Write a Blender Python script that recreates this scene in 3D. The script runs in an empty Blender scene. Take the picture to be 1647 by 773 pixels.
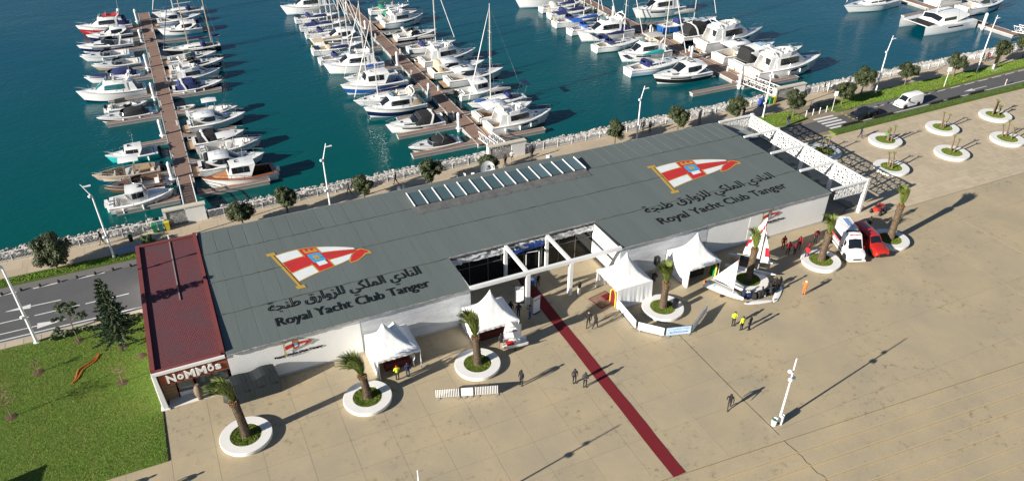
import bpy, bmesh, math, random
from mathutils import Vector, Matrix
R = math.radians
SC = bpy.context.scene
COL = SC.collection

# ------------------------------------------------------------------ camera, sky, sun, exposure
cam = bpy.data.cameras.new('camera')
cam_o = bpy.data.objects.new('camera', cam); COL.objects.link(cam_o)
cam_o.location = (6.78, -53.94, 46.0)
cam_o.rotation_euler = (R(90 - 35.517), 0, R(-24.943))
cam.sensor_width = 36.0
cam.lens = 26.973
cam.shift_y = 0.0398
cam.clip_start = 0.5
cam.clip_end = 6000
SC.camera = cam_o

SUN_EL = 20.5            # degrees above the horizon
SHADOW_AZ = 10.6         # shadows fall along +X, turned slightly towards +Y
w = bpy.data.worlds.new('World'); SC.world = w; w.use_nodes = True
nt = w.node_tree; nt.nodes.clear()
sky = nt.nodes.new('ShaderNodeTexSky'); sky.sky_type = 'NISHITA'; sky.sun_disc = False
sky.sun_elevation = R(SUN_EL); sky.sun_rotation = R(270 - SHADOW_AZ)
sky.air_density = 0.75; sky.dust_density = 0.15; sky.ozone_density = 1.5
bg = nt.nodes.new('ShaderNodeBackground'); bg.inputs[1].default_value = 0.05
wo = nt.nodes.new('ShaderNodeOutputWorld')
nt.links.new(sky.outputs[0], bg.inputs[0]); nt.links.new(bg.outputs[0], wo.inputs[0])

sun = bpy.data.lights.new('sun', 'SUN'); sun.energy = 5.0; sun.angle = R(0.53); sun.color = (1.0, 0.93, 0.82)
sun_o = bpy.data.objects.new('sun', sun); COL.objects.link(sun_o)
a, e = R(SHADOW_AZ), R(SUN_EL)
sun_o.rotation_euler = Vector((math.cos(a)*math.cos(e), math.sin(a)*math.cos(e), -math.sin(e))).to_track_quat('-Z', 'Y').to_euler()
sun_o.location = (-60, -40, 60)

SC.view_settings.view_transform = 'Standard'; SC.view_settings.look = 'None'
SC.view_settings.exposure = 0.92; SC.view_settings.gamma = 1.0
SC.view_settings.use_curve_mapping = False
SC.cycles.max_bounces = 6; SC.cycles.transparent_max_bounces = 8
SC.cycles.caustics_reflective = False; SC.cycles.caustics_refractive = False

# ------------------------------------------------------------------ materials
MATS = {}
def mat(name, col, rough=0.6, metal=0.0, var=0.0, vscale=3.0, col2=None, bump=0.0, bscale=20.0, spec=0.5,
        rnd=0.0, stretch=None, world=False, coat=0.0, alpha=1.0, trans=0.0, isl=0.0):
    """principled material; var blends col towards col2 by noise, rnd shifts value per object, isl per loose piece"""
    if name in MATS: return MATS[name]
    m = bpy.data.materials.new(name); m.use_nodes = True
    n = m.node_tree; N = n.nodes; L = n.links
    b = N['Principled BSDF']
    b.inputs['Roughness'].default_value = rough; b.inputs['Metallic'].default_value = metal
    b.inputs['Specular IOR Level'].default_value = spec
    if coat: b.inputs['Coat Weight'].default_value = coat
    if trans: b.inputs['Transmission Weight'].default_value = trans
    c4 = (*col, 1)
    b.inputs['Base Color'].default_value = c4
    if alpha < 1: b.inputs['Alpha'].default_value = alpha
    out = None
    if var or bump:
        if world:
            g = N.new('ShaderNodeNewGeometry'); src = g.outputs['Position']
        else:
            g = N.new('ShaderNodeTexCoord'); src = g.outputs['Object']
        if stretch:
            mp = N.new('ShaderNodeMapping'); mp.inputs['Scale'].default_value = stretch
            L.new(src, mp.inputs[0]); src = mp.outputs[0]
    if var:
        t = N.new('ShaderNodeTexNoise'); t.inputs['Scale'].default_value = vscale; t.inputs['Detail'].default_value = 6
        t.inputs['Roughness'].default_value = 0.65
        L.new(src, t.inputs['Vector'])
        r = N.new('ShaderNodeMapRange'); r.inputs[1].default_value = 0.35; r.inputs[2].default_value = 0.68
        r.inputs[4].default_value = var
        L.new(t.outputs[0], r.inputs[0])
        mx = N.new('ShaderNodeMix'); mx.data_type = 'RGBA'
        mx.inputs[6].default_value = c4
        mx.inputs[7].default_value = (*(col2 or tuple(x*0.55 for x in col)), 1)
        L.new(r.outputs[0], mx.inputs[0]); out = mx.outputs[2]
    if rnd or isl:
        h = N.new('ShaderNodeHueSaturation')
        if out: L.new(out, h.inputs['Color'])
        else: h.inputs['Color'].default_value = c4
        last = None
        for amt, node, sock in ((rnd, 'ShaderNodeObjectInfo', 'Random'), (isl, 'ShaderNodeNewGeometry', 'Random Per Island')):
            if not amt: continue
            o = N.new(node); mr = N.new('ShaderNodeMapRange')
            mr.inputs[3].default_value = 1 - amt; mr.inputs[4].default_value = 1 + amt
            L.new(o.outputs[sock], mr.inputs[0])
            if last is None: last = mr.outputs[0]
            else:
                mu = N.new('ShaderNodeMath'); mu.operation = 'MULTIPLY'
                L.new(last, mu.inputs[0]); L.new(mr.outputs[0], mu.inputs[1]); last = mu.outputs[0]
        L.new(last, h.inputs['Value']); out = h.outputs[0]
    if out: L.new(out, b.inputs['Base Color'])
    if bump:
        t2 = N.new('ShaderNodeTexNoise'); t2.inputs['Scale'].default_value = bscale; t2.inputs['Detail'].default_value = 5
        L.new(src, t2.inputs['Vector'])
        bp = N.new('ShaderNodeBump'); bp.inputs['Strength'].default_value = bump; bp.inputs['Distance'].default_value = 0.05
        L.new(t2.outputs[0], bp.inputs['Height']); L.new(bp.outputs[0], b.inputs['Normal'])
    MATS[name] = m
    return m

WHITE = mat('white_paint', (0.80, 0.80, 0.78), 0.45, var=0.12, vscale=0.8, col2=(0.62, 0.60, 0.55))
PLASTER = mat('white_plaster', (0.80, 0.80, 0.78), 0.8, var=0.35, vscale=0.5, col2=(0.66, 0.65, 0.62), bump=0.25, bscale=9, stretch=(1, 1, 0.5))
WMETAL = mat('white_metal', (0.82, 0.82, 0.82), 0.35)
GEL = mat('white_gelcoat', (0.82, 0.82, 0.80), 0.18, coat=0.4, rnd=0.05)
CREAM = mat('cream_gelcoat', (0.70, 0.64, 0.52), 0.25, coat=0.3)
SEATW = mat('white_vinyl', (0.72, 0.70, 0.66), 0.6)
NAVY = mat('navy_gelcoat', (0.008, 0.014, 0.07), 0.18, coat=0.5)
BLUE = mat('blue_gelcoat', (0.02, 0.10, 0.35), 0.25, coat=0.4)
SKYB = mat('pale_blue_gelcoat', (0.40, 0.55, 0.70), 0.25, coat=0.4)
TURQ = mat('turquoise_gelcoat', (0.03, 0.50, 0.50), 0.25, coat=0.4)
REDG = mat('red_gelcoat', (0.40, 0.02, 0.02), 0.3, coat=0.3)
BRONZE = mat('bronze_gelcoat', (0.20, 0.11, 0.06), 0.2, coat=0.5, metal=0.2)
SAND = mat('sand_gelcoat', (0.45, 0.36, 0.26), 0.3, coat=0.3)
BLACKG = mat('black_gelcoat', (0.012, 0.012, 0.014), 0.2, coat=0.4)
GLASS = mat('dark_glass', (0.010, 0.014, 0.018), 0.06, spec=0.8)
TEALG = mat('teal_glass', (0.01, 0.13, 0.14), 0.08, spec=0.8)
CLEARG = mat('pale_glass', (0.10, 0.16, 0.17), 0.05, spec=0.8)
STEEL = mat('stainless_steel', (0.62, 0.63, 0.64), 0.25, metal=0.9)
ALU = mat('mast_aluminium', (0.72, 0.70, 0.66), 0.4, metal=0.3)
WOODM = mat('varnished_mast', (0.42, 0.30, 0.18), 0.4)
TEAK = mat('teak', (0.36, 0.23, 0.13), 0.6, var=0.5, vscale=3, col2=(0.24, 0.15, 0.09), stretch=(0.4, 8, 1))
MAHOG = mat('mahogany', (0.30, 0.10, 0.04), 0.3, var=0.5, vscale=2, col2=(0.18, 0.06, 0.03), stretch=(0.4, 6, 1), coat=0.3)
CANB = mat('black_canvas', (0.014, 0.014, 0.016), 0.85, bump=0.3, bscale=6)
CANN = mat('navy_canvas', (0.015, 0.025, 0.11), 0.85, bump=0.3, bscale=6)
CANBL = mat('blue_canvas', (0.02, 0.10, 0.40), 0.8, bump=0.3, bscale=6)
CANT = mat('tan_canvas', (0.52, 0.42, 0.29), 0.9, bump=0.3, bscale=6)
CANG = mat('green_canvas', (0.01, 0.20, 0.11), 0.85, bump=0.3, bscale=6)
CANR = mat('red_canvas', (0.36, 0.02, 0.03), 0.85, bump=0.3, bscale=6)
CANQ = mat('teal_canvas', (0.02, 0.42, 0.42), 0.85, bump=0.3, bscale=6)
CANW = mat('grey_canvas', (0.48, 0.46, 0.43), 0.9, bump=0.3, bscale=6)
DARKM = mat('dark_metal', (0.03, 0.03, 0.032), 0.45, metal=0.4)
RUBBER = mat('black_rubber', (0.015, 0.015, 0.015), 0.8)
REDP = mat('red_plastic', (0.55, 0.03, 0.02), 0.4)
ORANGEP = mat('orange_plastic', (0.70, 0.16, 0.03), 0.5)
YELLOW = mat('yellow_plastic', (0.75, 0.55, 0.05), 0.5)
SOLAR = mat('solar_panel', (0.012, 0.018, 0.05), 0.12, spec=0.8)

# ------------------------------------------------------------------ mesh builder
class MB:
    def __init__(s): s.v = []; s.f = []; s.mi = []
    def add(s, vs, fs, mi=0, M=None):
        k = len(s.v)
        s.v += [tuple(M @ Vector(q)) for q in vs] if M is not None else [tuple(q) for q in vs]
        s.f += [tuple(i + k for i in f) for f in fs]; s.mi += [mi]*len(fs)
        return s
    def box(s, c, d, rz=0, M=None, mi=0, top=1.0):
        x, y, z = d[0]/2, d[1]/2, d[2]/2
        vs = [(sx*x*(top if sz > 0 else 1), sy*y*(top if sz > 0 else 1), sz*z) for sz in (-1, 1) for sy in (-1, 1) for sx in (-1, 1)]
        T = Matrix.Translation(c) @ Matrix.Rotation(rz, 4, 'Z')
        if M is not None: T = M @ T
        return s.add(vs, [(0, 2, 3, 1), (4, 5, 7, 6), (0, 1, 5, 4), (2, 6, 7, 3), (0, 4, 6, 2), (1, 3, 7, 5)], mi, T)
    def tube(s, pts, r, n=6, cap=True, mi=0, closed=False, M=None):
        pts = [Vector(p) for p in pts]; k = len(pts)
        rs = r if isinstance(r, (list, tuple)) else [r]*k
        vs, fs = [], []
        prev = None
        for i, p in enumerate(pts):
            if closed: d = pts[(i+1) % k] - pts[i-1]
            else: d = pts[min(i+1, k-1)] - pts[max(i-1, 0)]
            if d.length < 1e-9: d = Vector((0, 0, 1))
            d.normalize()
            if prev is None:
                u = d.orthogonal().normalized()
            else:
                u = prev - d*prev.dot(d)
                u = u.normalized() if u.length > 1e-6 else d.orthogonal().normalized()
            prev = u; q = d.cross(u)
            for j in range(n):
                t = 2*math.pi*j/n
                vs.append(p + (u*math.cos(t) + q*math.sin(t))*rs[i])
        m = k if closed else k-1
        for i in range(m):
            for j in range(n):
                a0, a1 = i*n + j, i*n + (j+1) % n; b0, b1 = ((i+1) % k)*n + j, ((i+1) % k)*n + (j+1) % n
                fs.append((a0, a1, b1, b0))
        if cap and not closed:
            fs.append(tuple(range(n))[::-1]); fs.append(tuple((k-1)*n + j for j in range(n)))
        return s.add(vs, fs, mi, M)
    def grid(s, P, mi=0, wrap=False, flip=False, M=None):
        a, b = len(P), len(P[0]); vs = [q for row in P for q in row]; fs = []
        for i in range(a-1):
            for j in range(b if wrap else b-1):
                q = (i*b + j, i*b + (j+1) % b, (i+1)*b + (j+1) % b, (i+1)*b + j)
                fs.append(q[::-1] if flip else q)
        return s.add(vs, fs, mi, M)
    def loft(s, rings, caps=True, mi=0, M=None):
        s.grid(rings, mi, True, False, M)
        if caps:
            n = len(rings[0])
            s.add(rings[0], [tuple(range(n))[::-1]], mi, M); s.add(rings[-1], [tuple(range(n))], mi, M)
        return s
    def lathe(s, prof, n=16, c=(0, 0, 0), mi=0, M=None, caps=True):
        rings = [[(c[0] + r*math.cos(2*math.pi*j/n), c[1] + r*math.sin(2*math.pi*j/n), c[2] + z) for j in range(n)] for r, z in prof]
        return s.loft(rings, caps, mi, M)
    def prism(s, poly, z0, z1, mi=0, M=None):
        n = len(poly)
        vs = [(x, y, z0) for x, y in poly] + [(x, y, z1) for x, y in poly]
        fs = [tuple(range(n))[::-1], tuple(range(n, 2*n))] + [(i, (i+1) % n, n + (i+1) % n, n + i) for i in range(n)]
        return s.add(vs, fs, mi, M)
    def ball(s, c, r, n=8, m=6, mi=0, M=None):
        rx, ry, rz = r if isinstance(r, tuple) else (r, r, r)
        rings = [[(c[0] + rx*math.sin(math.pi*i/m)*math.cos(2*math.pi*j/n), c[1] + ry*math.sin(math.pi*i/m)*math.sin(2*math.pi*j/n), c[2] - rz*math.cos(math.pi*i/m)) for j in range(n)] for i in range(1, m)]
        return s.loft(rings, True, mi, M)
    def mesh(s, name, mats, smooth=True, ang=40):
        me = bpy.data.meshes.new(name); me.from_pydata(s.v, [], s.f)
        for m in (mats if isinstance(mats, (list, tuple)) else [mats]): me.materials.append(m)
        if any(s.mi): me.polygons.foreach_set('material_index', s.mi)
        if smooth:
            me.polygons.foreach_set('use_smooth', [True]*len(s.f)); me.update()
            me.set_sharp_from_angle(angle=R(ang))
        me.validate(); me.update()
        return me
    def build(s, name, mats, parent=None, loc=(0, 0, 0), rz=0, smooth=True, ang=40):
        o = bpy.data.objects.new(name, s.mesh(name, mats, smooth, ang)); COL.objects.link(o)
        o.location = loc; o.rotation_euler = (0, 0, rz)
        if parent: o.parent = parent
        return o

def fixn(o):
    bm = bmesh.new(); bm.from_mesh(o.data); bmesh.ops.recalc_face_normals(bm, faces=bm.faces); bm.to_mesh(o.data); bm.free(); return o
def tag(o, label=None, cat=None, group=None, kind=None):
    if label: o['label'] = label
    if cat: o['category'] = cat
    if group: o['group'] = group
    if kind: o['kind'] = kind
    return o
def thing(name, label, cat, loc=(0, 0, 0), rz=0, group=None):
    o = bpy.data.objects.new(name, None); COL.objects.link(o); o.location = loc; o.rotation_euler = (0, 0, rz)
    o.empty_display_size = 0.3
    return tag(o, label, cat, group)
def child(name, me, parent, loc=(0, 0, 0), rot=(0, 0, 0), scale=(1, 1, 1)):
    o = bpy.data.objects.new(name, me); COL.objects.link(o); o.parent = parent
    o.location = loc; o.rotation_euler = rot; o.scale = scale
    return o
def copy_tree(o, parent=None):
    c = o.copy(); COL.objects.link(c); c.parent = parent
    for ch in list(o.children): copy_tree(ch, c)
    return c
def lerp(a, b, t): return a + (b - a)*t
def sm(t): t = max(0, min(1, t)); return t*t*(3 - 2*t)
# ------------------------------------------------------------------ the ground, water, roads
rng = random.Random(7)
WATER_Z = -1.5
def sheet(name, x0, x1, y0, y1, z, m, kind='structure', nx=1, ny=1):
    b = MB(); P = [[(lerp(x0, x1, i/nx), lerp(y0, y1, j/ny), z) for j in range(ny+1)] for i in range(nx+1)]
    b.grid(P, flip=True)
    return tag(b.build(name, m), kind=kind)

# water: dark teal body, wind ripples at two scales
wm = bpy.data.materials.new('harbour_water'); wm.use_nodes = True
n = wm.node_tree; N = n.nodes; L = n.links; pb = N['Principled BSDF']
pb.inputs['Base Color'].default_value = (0.0015, 0.030, 0.040, 1); pb.inputs['Roughness'].default_value = 0.06
pb.inputs['IOR'].default_value = 1.33; pb.inputs['Specular IOR Level'].default_value = 0.26
gp = N.new('ShaderNodeNewGeometry'); mp = N.new('ShaderNodeMapping'); mp.inputs['Rotation'].default_value = (0, 0, R(-25)); mp.inputs['Scale'].default_value = (1, 2.2, 1)
L.new(gp.outputs['Position'], mp.inputs[0])
n1 = N.new('ShaderNodeTexNoise'); n1.inputs['Scale'].default_value = 0.9; n1.inputs['Detail'].default_value = 5; n1.inputs['Roughness'].default_value = 0.6
n2 = N.new('ShaderNodeTexNoise'); n2.inputs['Scale'].default_value = 0.12; n2.inputs['Detail'].default_value = 3
n3 = N.new('ShaderNodeTexNoise'); n3.inputs['Scale'].default_value = 0.03; n3.inputs['Detail'].default_value = 3
for q in (n1, n2): L.new(mp.outputs[0], q.inputs['Vector'])
L.new(gp.outputs['Position'], n3.inputs['Vector'])
mm = N.new('ShaderNodeMath'); mm.operation = 'MULTIPLY'; L.new(n1.outputs[0], mm.inputs[0])
mr = N.new('ShaderNodeMapRange'); mr.inputs[1].default_value = 0.3; mr.inputs[2].default_value = 0.7; mr.inputs[3].default_value = 0.45; mr.inputs[4].default_value = 1.3
L.new(n3.outputs[0], mr.inputs[0]); L.new(mr.outputs[0], mm.inputs[1])
ad = N.new('ShaderNodeMath'); ad.operation = 'ADD'; L.new(mm.outputs[0], ad.inputs[0]); L.new(n2.outputs[0], ad.inputs[1])
bp = N.new('ShaderNodeBump'); bp.inputs['Strength'].default_value = 0.30; bp.inputs['Distance'].default_value = 0.2
L.new(ad.outputs[0], bp.inputs['Height']); L.new(bp.outputs[0], pb.inputs['Normal'])
# greener near the quay; bluer far tone is sky reflection put into the colour
sx = N.new('ShaderNodeSeparateXYZ'); L.new(gp.outputs['Position'], sx.inputs[0])
dr = N.new('ShaderNodeMapRange'); dr.inputs[1].default_value = 34; dr.inputs[2].default_value = 110
L.new(sx.outputs[1], dr.inputs[0])
dx = N.new('ShaderNodeMapRange'); dx.inputs[1].default_value = 20; dx.inputs[2].default_value = 150; L.new(sx.outputs[0], dx.inputs[0])
av = N.new('ShaderNodeMath'); av.operation = 'MAXIMUM'; L.new(dr.outputs[0], av.inputs[0]); L.new(dx.outputs[0], av.inputs[1])
cm = N.new('ShaderNodeMix'); cm.data_type = 'RGBA'; cm.inputs[6].default_value = (0.000, 0.078, 0.074, 1); cm.inputs[7].default_value = (0.000, 0.066, 0.104, 1)
L.new(av.outputs[0], cm.inputs[0]); L.new(cm.outputs[2], pb.inputs['Base Color'])
sheet('water', -900, 1600, 31.0, 2200, WATER_Z, wm)

CONC = None
def concrete(name, c1, c2, c3, rnd=0.022, sc=0.35):
    m = bpy.data.materials.new(name); m.use_nodes = True
    n = m.node_tree; N = n.nodes; L = n.links; b = N['Principled BSDF']; b.inputs['Roughness'].default_value = 0.85
    b.inputs['Specular IOR Level'].default_value = 0.3
    g = N.new('ShaderNodeNewGeometry'); pos = g.outputs['Position']
    def noise(s, d, rgh=0.6):
        t = N.new('ShaderNodeTexNoise'); t.inputs['Scale'].default_value = s; t.inputs['Detail'].default_value = d; t.inputs['Roughness'].default_value = rgh
        L.new(pos, t.inputs['Vector']); return t.outputs[0]
    def rng_(src, a, b_, o=1.0):
        r = N.new('ShaderNodeMapRange'); r.inputs[1].default_value = a; r.inputs[2].default_value = b_; r.inputs[4].default_value = o; L.new(src, r.inputs[0]); return r.outputs[0]
    m1 = N.new('ShaderNodeMix'); m1.data_type = 'RGBA'; m1.inputs[6].default_value = (*c1, 1); m1.inputs[7].default_value = (*c2, 1)
    L.new(rng_(noise(sc*0.6, 6), 0.35, 0.65), m1.inputs[0])
    m2 = N.new('ShaderNodeMix'); m2.data_type = 'RGBA'; m2.inputs[7].default_value = (*c3, 1)
    L.new(m1.outputs[2], m2.inputs[6]); 
    mu = N.new('ShaderNodeMath'); mu.operation = 'MULTIPLY'
    L.new(rng_(noise(sc*4.2, 8, 0.72), 0.545, 0.65), mu.inputs[0]); L.new(rng_(noise(sc*0.45, 3), 0.46, 0.6), mu.inputs[1])
    mu2 = N.new('ShaderNodeMath'); mu2.operation = 'MULTIPLY'; mu2.inputs[1].default_value = 0.75; L.new(mu.outputs[0], mu2.inputs[0])
    L.new(mu2.outputs[0], m2.inputs[0])
    m3 = N.new('ShaderNodeMix'); m3.data_type = 'RGBA'; m3.blend_type = 'MULTIPLY'; m3.inputs[0].default_value = 1.0
    L.new(m2.outputs[2], m3.inputs[6])
    f = N.new('ShaderNodeMapRange'); f.inputs[1].default_value = 0.3; f.inputs[2].default_value = 0.7; f.inputs[3].default_value = 0.86; f.inputs[4].default_value = 1.1
    L.new(noise(9.0, 8, 0.75), f.inputs[0]); cb = N.new('ShaderNodeCombineColor')
    for i in range(3): L.new(f.outputs[0], cb.inputs[i])
    L.new(cb.outputs[0], m3.inputs[7])
    h = N.new('ShaderNodeHueSaturation'); o = N.new('ShaderNodeObjectInfo'); mr = N.new('ShaderNodeMapRange'); mr.inputs[3].default_value = 1 - rnd; mr.inputs[4].default_value = 1 + rnd
    L.new(o.outputs['Random'], mr.inputs[0]); L.new(mr.outputs[0], h.inputs['Value']); L.new(m3.outputs[2], h.inputs['Color'])
    L.new(h.outputs[0], b.inputs['Base Color'])
    bp = N.new('ShaderNodeBump'); bp.inputs['Strength'].default_value = 0.25; bp.inputs['Distance'].default_value = 0.02
    L.new(noise(25, 6), bp.inputs['Height']); L.new(bp.outputs[0], b.inputs['Normal'])
    return m
CONC = concrete('plaza_concrete', (0.45, 0.365, 0.235), (0.37, 0.315, 0.22), (0.19, 0.145, 0.08))
JOINT = mat('joint_concrete', (0.26, 0.215, 0.145), 0.9, var=0.4, vscale=1.2, world=True)
PAVER = mat('plaza_paver', (0.50, 0.415, 0.295), 0.85, var=0.45, vscale=0.25, col2=(0.42, 0.35, 0.25), rnd=0.07, isl=0.07, world=True)
PROM = mat('promenade_slab', (0.46, 0.38, 0.27), 0.85, var=0.4, vscale=0.3, col2=(0.38, 0.31, 0.23), rnd=0.06, world=True)
ASPH = mat('asphalt', (0.10, 0.10, 0.104), 0.9, var=0.5, vscale=0.4, col2=(0.075, 0.075, 0.078), bump=0.2, bscale=40, world=True)
ASPH2 = mat('old_asphalt', (0.16, 0.152, 0.145), 0.9, var=0.5, vscale=0.6, col2=(0.12, 0.115, 0.11), bump=0.2, bscale=40, world=True)
PAINT = mat('road_paint', (0.72, 0.72, 0.70), 0.7, var=0.4, vscale=2.5, col2=(0.4, 0.4, 0.4), world=True)
KERB = mat('kerb_stone', (0.42, 0.40, 0.36), 0.85, var=0.4, vscale=1.0, world=True)
GRASSB = mat('lawn_soil', (0.09, 0.16, 0.014), 0.95, var=0.7, vscale=0.45, col2=(0.14, 0.17, 0.025), bump=0.6, bscale=8, world=True)

ground = sheet('ground', -500, 1500, -500, 31.2, -3.2, JOINT)
quay = MB(); quay.box((500, 22.0, -1.75), (2200, 18.0, 3.3)); quay.box((500, -240, -3.6), (2200, 470.0, 1.0))
tag(quay.build('quay_wall', KERB), kind='structure')

# plaza: base sheet, then slabs with open joints
plaza = MB()
plaza.prism([(-0.4, -6.0), (-0.4, 0.2), (0, 27), (400, 27), (400, -47.77), (75, -26.48), (31, -23.6), (-2, -21.44), (-60, -17.64), (-60, -6.0)], -0.5, -0.03)
plaza = tag(plaza.build('plaza', JOINT, smooth=False), kind='structure')
def step_y(x): return -23.6 - (x - 31)*0.0655
def slab_mesh(x0, x1, y0, y1, z0=-0.06, z1=0.0):
    j = 0.009
    poly = [(x0 + j, max(y0 + j, step_y(x0 + j))), (x1 - j, max(y0 + j, step_y(x1 - j))), (x1 - j, y1 - j), (x0 + j, y1 - j)]
    if poly[0][1] >= y1 - 0.03 and poly[1][1] >= y1 - 0.03: return None
    poly[2] = (poly[2][0], max(poly[2][1], poly[1][1] + 0.01)); poly[3] = (poly[3][0], max(poly[3][1], poly[0][1] + 0.01))
    return MB().prism(poly, z0, z1).mesh('slab', CONC, False)
ys_l = [0.25, -3.0, -6.0, -9.9, -13.1, -16.2, -19.6, -27.0]
x = -0.15; xs = []
while x < 44.4: xs.append(x); x += 3.3
xs[-1] = 44.55
for i in range(len(xs)-1):
    for k in range(len(ys_l)-1):
        me = slab_mesh(xs[i], xs[i+1], ys_l[k+1], ys_l[k])
        if me: child('slab', me, plaza, (0, 0, rng.uniform(-0.003, 0.003)))
for i in range(4):      # strip left of the building line, in front of the lawn
    for k in range(2, 7):
        me = slab_mesh(-0.15 - 3.3*(i+1), -0.15 - 3.3*i, ys_l[k+1], ys_l[k])
        if me: child('slab', me, plaza, (0, 0, rng.uniform(-0.003, 0.003)))
for i in range(2):      # floor of the entrance recess
    for k in range(5):
        child('slab', slab_mesh(27.7 + 3.24*k, 27.7 + 3.24*(k+1), 0.25 + 2.65*i, 0.25 + 2.65*(i+1)), plaza)
xs = [44.55 + 7.0*i for i in range(12)]; ys_r = [0.25, -6.3, -11.0, -17.2, -23.4, -31]
for i in range(len(xs)-1):
    for k in range(len(ys_r)-1):
        y1 = ys_r[k]
        if k == 0 and xs[i] >= 72: y1 = -1.55
        me = slab_mesh(xs[i], xs[i+1], ys_r[k+1], y1)
        if me: child('slab', me, plaza, (0, 0, rng.uniform(-0.003, 0.003)))
# dark expansion joint that cracks its way down the steps
JDARK = mat('crack_tar', (0.06, 0.05, 0.04), 0.9)
ck = MB(); pts = [(44.55, -9.0), (44.5, -14), (44.45, -19.5), (44.5, -23.9)]
for p, q in zip(pts, pts[1:]):
    ck.prism([(p[0]-.018, p[1]), (q[0]-.018, q[1]), (q[0]+.018, q[1]), (p[0]+.018, p[1])], 0.004, 0.012)
ck.build('expansion_joint', JDARK, plaza, smooth=False)
# broad steps going down towards the camera, slightly turned
steps = tag(thing('plaza_steps', 'broad shallow concrete steps crossing the front of the plaza', 'steps', (31, step_y(31), 0), math.atan(-0.0655)))
steps['kind'] = 'structure'
del steps['label']; del steps['category']
nose = mat('step_nosing', (0.45, 0.375, 0.235), 0.85, var=0.5, vscale=0.8, col2=(0.40, 0.32, 0.19), world=True)
for k in range(12):
    z = -0.15*(k+1)
    for sgm in range(8):
        xa = -50 + sgm*16 + (k % 3)*3
        b = MB().box((xa + 8, -1.36*k - 0.68, z - 0.15), (15.985, 1.36, 0.30))
        child('step', b.mesh('step', CONC, False), steps, (0, 0, rng.uniform(-0.002, 0.002)))
        b = MB().box((xa + 8, -1.36*k - 0.035 + 0.0, z + 0.045), (15.985, 0.06, 0.12))
        if k: child('step_edge', MB().box((xa + 8, -1.36*k + 0.057, z + 0.153), (15.985, 0.11, 0.012)).mesh('step_edge', nose, False), steps)
crk = MB(); px, py = 13.6, 0.0; r2 = random.Random(3)
for k in range(6):
    z = -0.15*(k+1) + 0.004
    seg = [(px, -1.36*k)]
    for j in range(4): px += r2.uniform(-0.05, 0.22) if k < 3 else r2.uniform(-0.05, 0.1); seg.append((px, -1.36*k - 1.36*(j+1)/4))
    for p, q in zip(seg, seg[1:]):
        crk.prism([(p[0]-.025, p[1]), (q[0]-.025, q[1]), (q[0]+.025, q[1]), (p[0]+.025, p[1])], z, z + 0.008)
crk.build('crack', JDARK, steps, smooth=False)

# paved square beyond the building: ashlar pavers, nearest ones single objects
pav = tag(MB().box((110, 8.1, -0.262), (76, 19.2, 0.5)).build('paved_square', JOINT, smooth=False), kind='structure')
cells = []; y = -1.5; row = 0
while y < 17.5:
    h = rng.choice((0.62, 0.62, 0.8)); x = 72.2 + rng.uniform(0, 1)
    while x < 147:
        wd = rng.choice((0.95, 1.25, 1.6))
        if not (x < 77.3 and y > 0): cells.append((x, y, wd, h))
        x += wd
    y += h; row += 1
cells.sort(key=lambda c: (c[0] - 6.8)**2 + (c[1] + 54)**2)
shared = {}
big = MB()
for i, (x, y, wd, h) in enumerate(cells):
    if i < 300:
        if (wd, h) not in shared: shared[(wd, h)] = MB().box((wd/2, h/2, -0.01), (wd - .02, h - .02, 0.05)).mesh('paver', PAVER, False)
        child('paver', shared[(wd, h)], pav, (x, y, rng.uniform(-0.003, 0.003)))
    else: big.box((x + wd/2, y + h/2, -0.01 + rng.uniform(-.003, .003)), (wd - .02, h - .02, 0.05))
tag(big.build('pavers_far', PAVER, pav, smooth=False), kind='stuff')

# promenade slabs
prom = tag(MB().box((60, 28.75, -0.27), (420, 4.3, 0.5)).build('promenade', JOINT, smooth=False), kind='structure')
shared = MB().box((0, 0, -0.015), (1.98, 1.31, 0.06)).mesh('promenade_slab', PROM, False)
rest = MB(); cnt = 0
for i in range(-12, 78):
    for k in range(3):
        x, y = i*2.0 + 1.0 + (0.0 if k % 2 else 0.5), 27.2 + 0.66 + k*1.32
        if cnt < 270: child('promenade_slab', shared, prom, (x, y, rng.uniform(-.003, .003))); cnt += 1

# roads
sheet('road', -500, -0.7, 15.5, 25.3, 0.004, ASPH)
tag(MB().add([(-0.7, 20.9, 0.004), (80, 20.9, 0.004), (80, 25.3, 0.004), (-0.7, 25.3, 0.004)], [(0, 1, 2, 3)]).build('road', ASPH), kind='structure')
rd = MB(); 
def rn(x): return 18.9 + max(0, x - 90)*0.021
def rf(x): return 22.0 + max(0, x - 88)*0.032
P = [[(x, 18.6 if x < 88 else rn(x), 0.022), (x, 25.2 if x < 80 else rf(x), 0.022)] for x in (80, 84, 88, 95, 105, 120, 140, 170, 220, 400)]
rd.grid(P, flip=True); tag(rd.build('road', ASPH), kind='structure')
lay = MB(); P = [[(x, rf(x) - 0.001, 0.0225), (x, min(rf(x) + 1.3, rf(x) + max(0.0, (117 - x)*0.25) + 0.02), 0.0225)] for x in (100, 103, 106, 109, 112, 115, 117)]
lay.grid(P, flip=True); tag(lay.build('lay_by', ASPH2), kind='structure')
sheet('lay_by', -500, -0.7, 24.05, 25.3, 0.008, ASPH2)
mk = MB()
def stripe(b, x0, y0, x1, y1, wd, z):
    d = Vector((x1 - x0, y1 - y0)); d.normalize(); nn = Vector((-d.y, d.x))*wd/2
    b.add([(x0 - nn.x, y0 - nn.y, z), (x1 - nn.x, y1 - nn.y, z), (x1 + nn.x, y1 + nn.y, z), (x0 + nn.x, y0 + nn.y, z)], [(0, 1, 2, 3)])
def marking(pts):
    b = MB()
    for q in pts: stripe(b, *q)
    return tag(b.build('road_marking', PAINT, smooth=False), kind='structure')
z1 = 0.013
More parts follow.
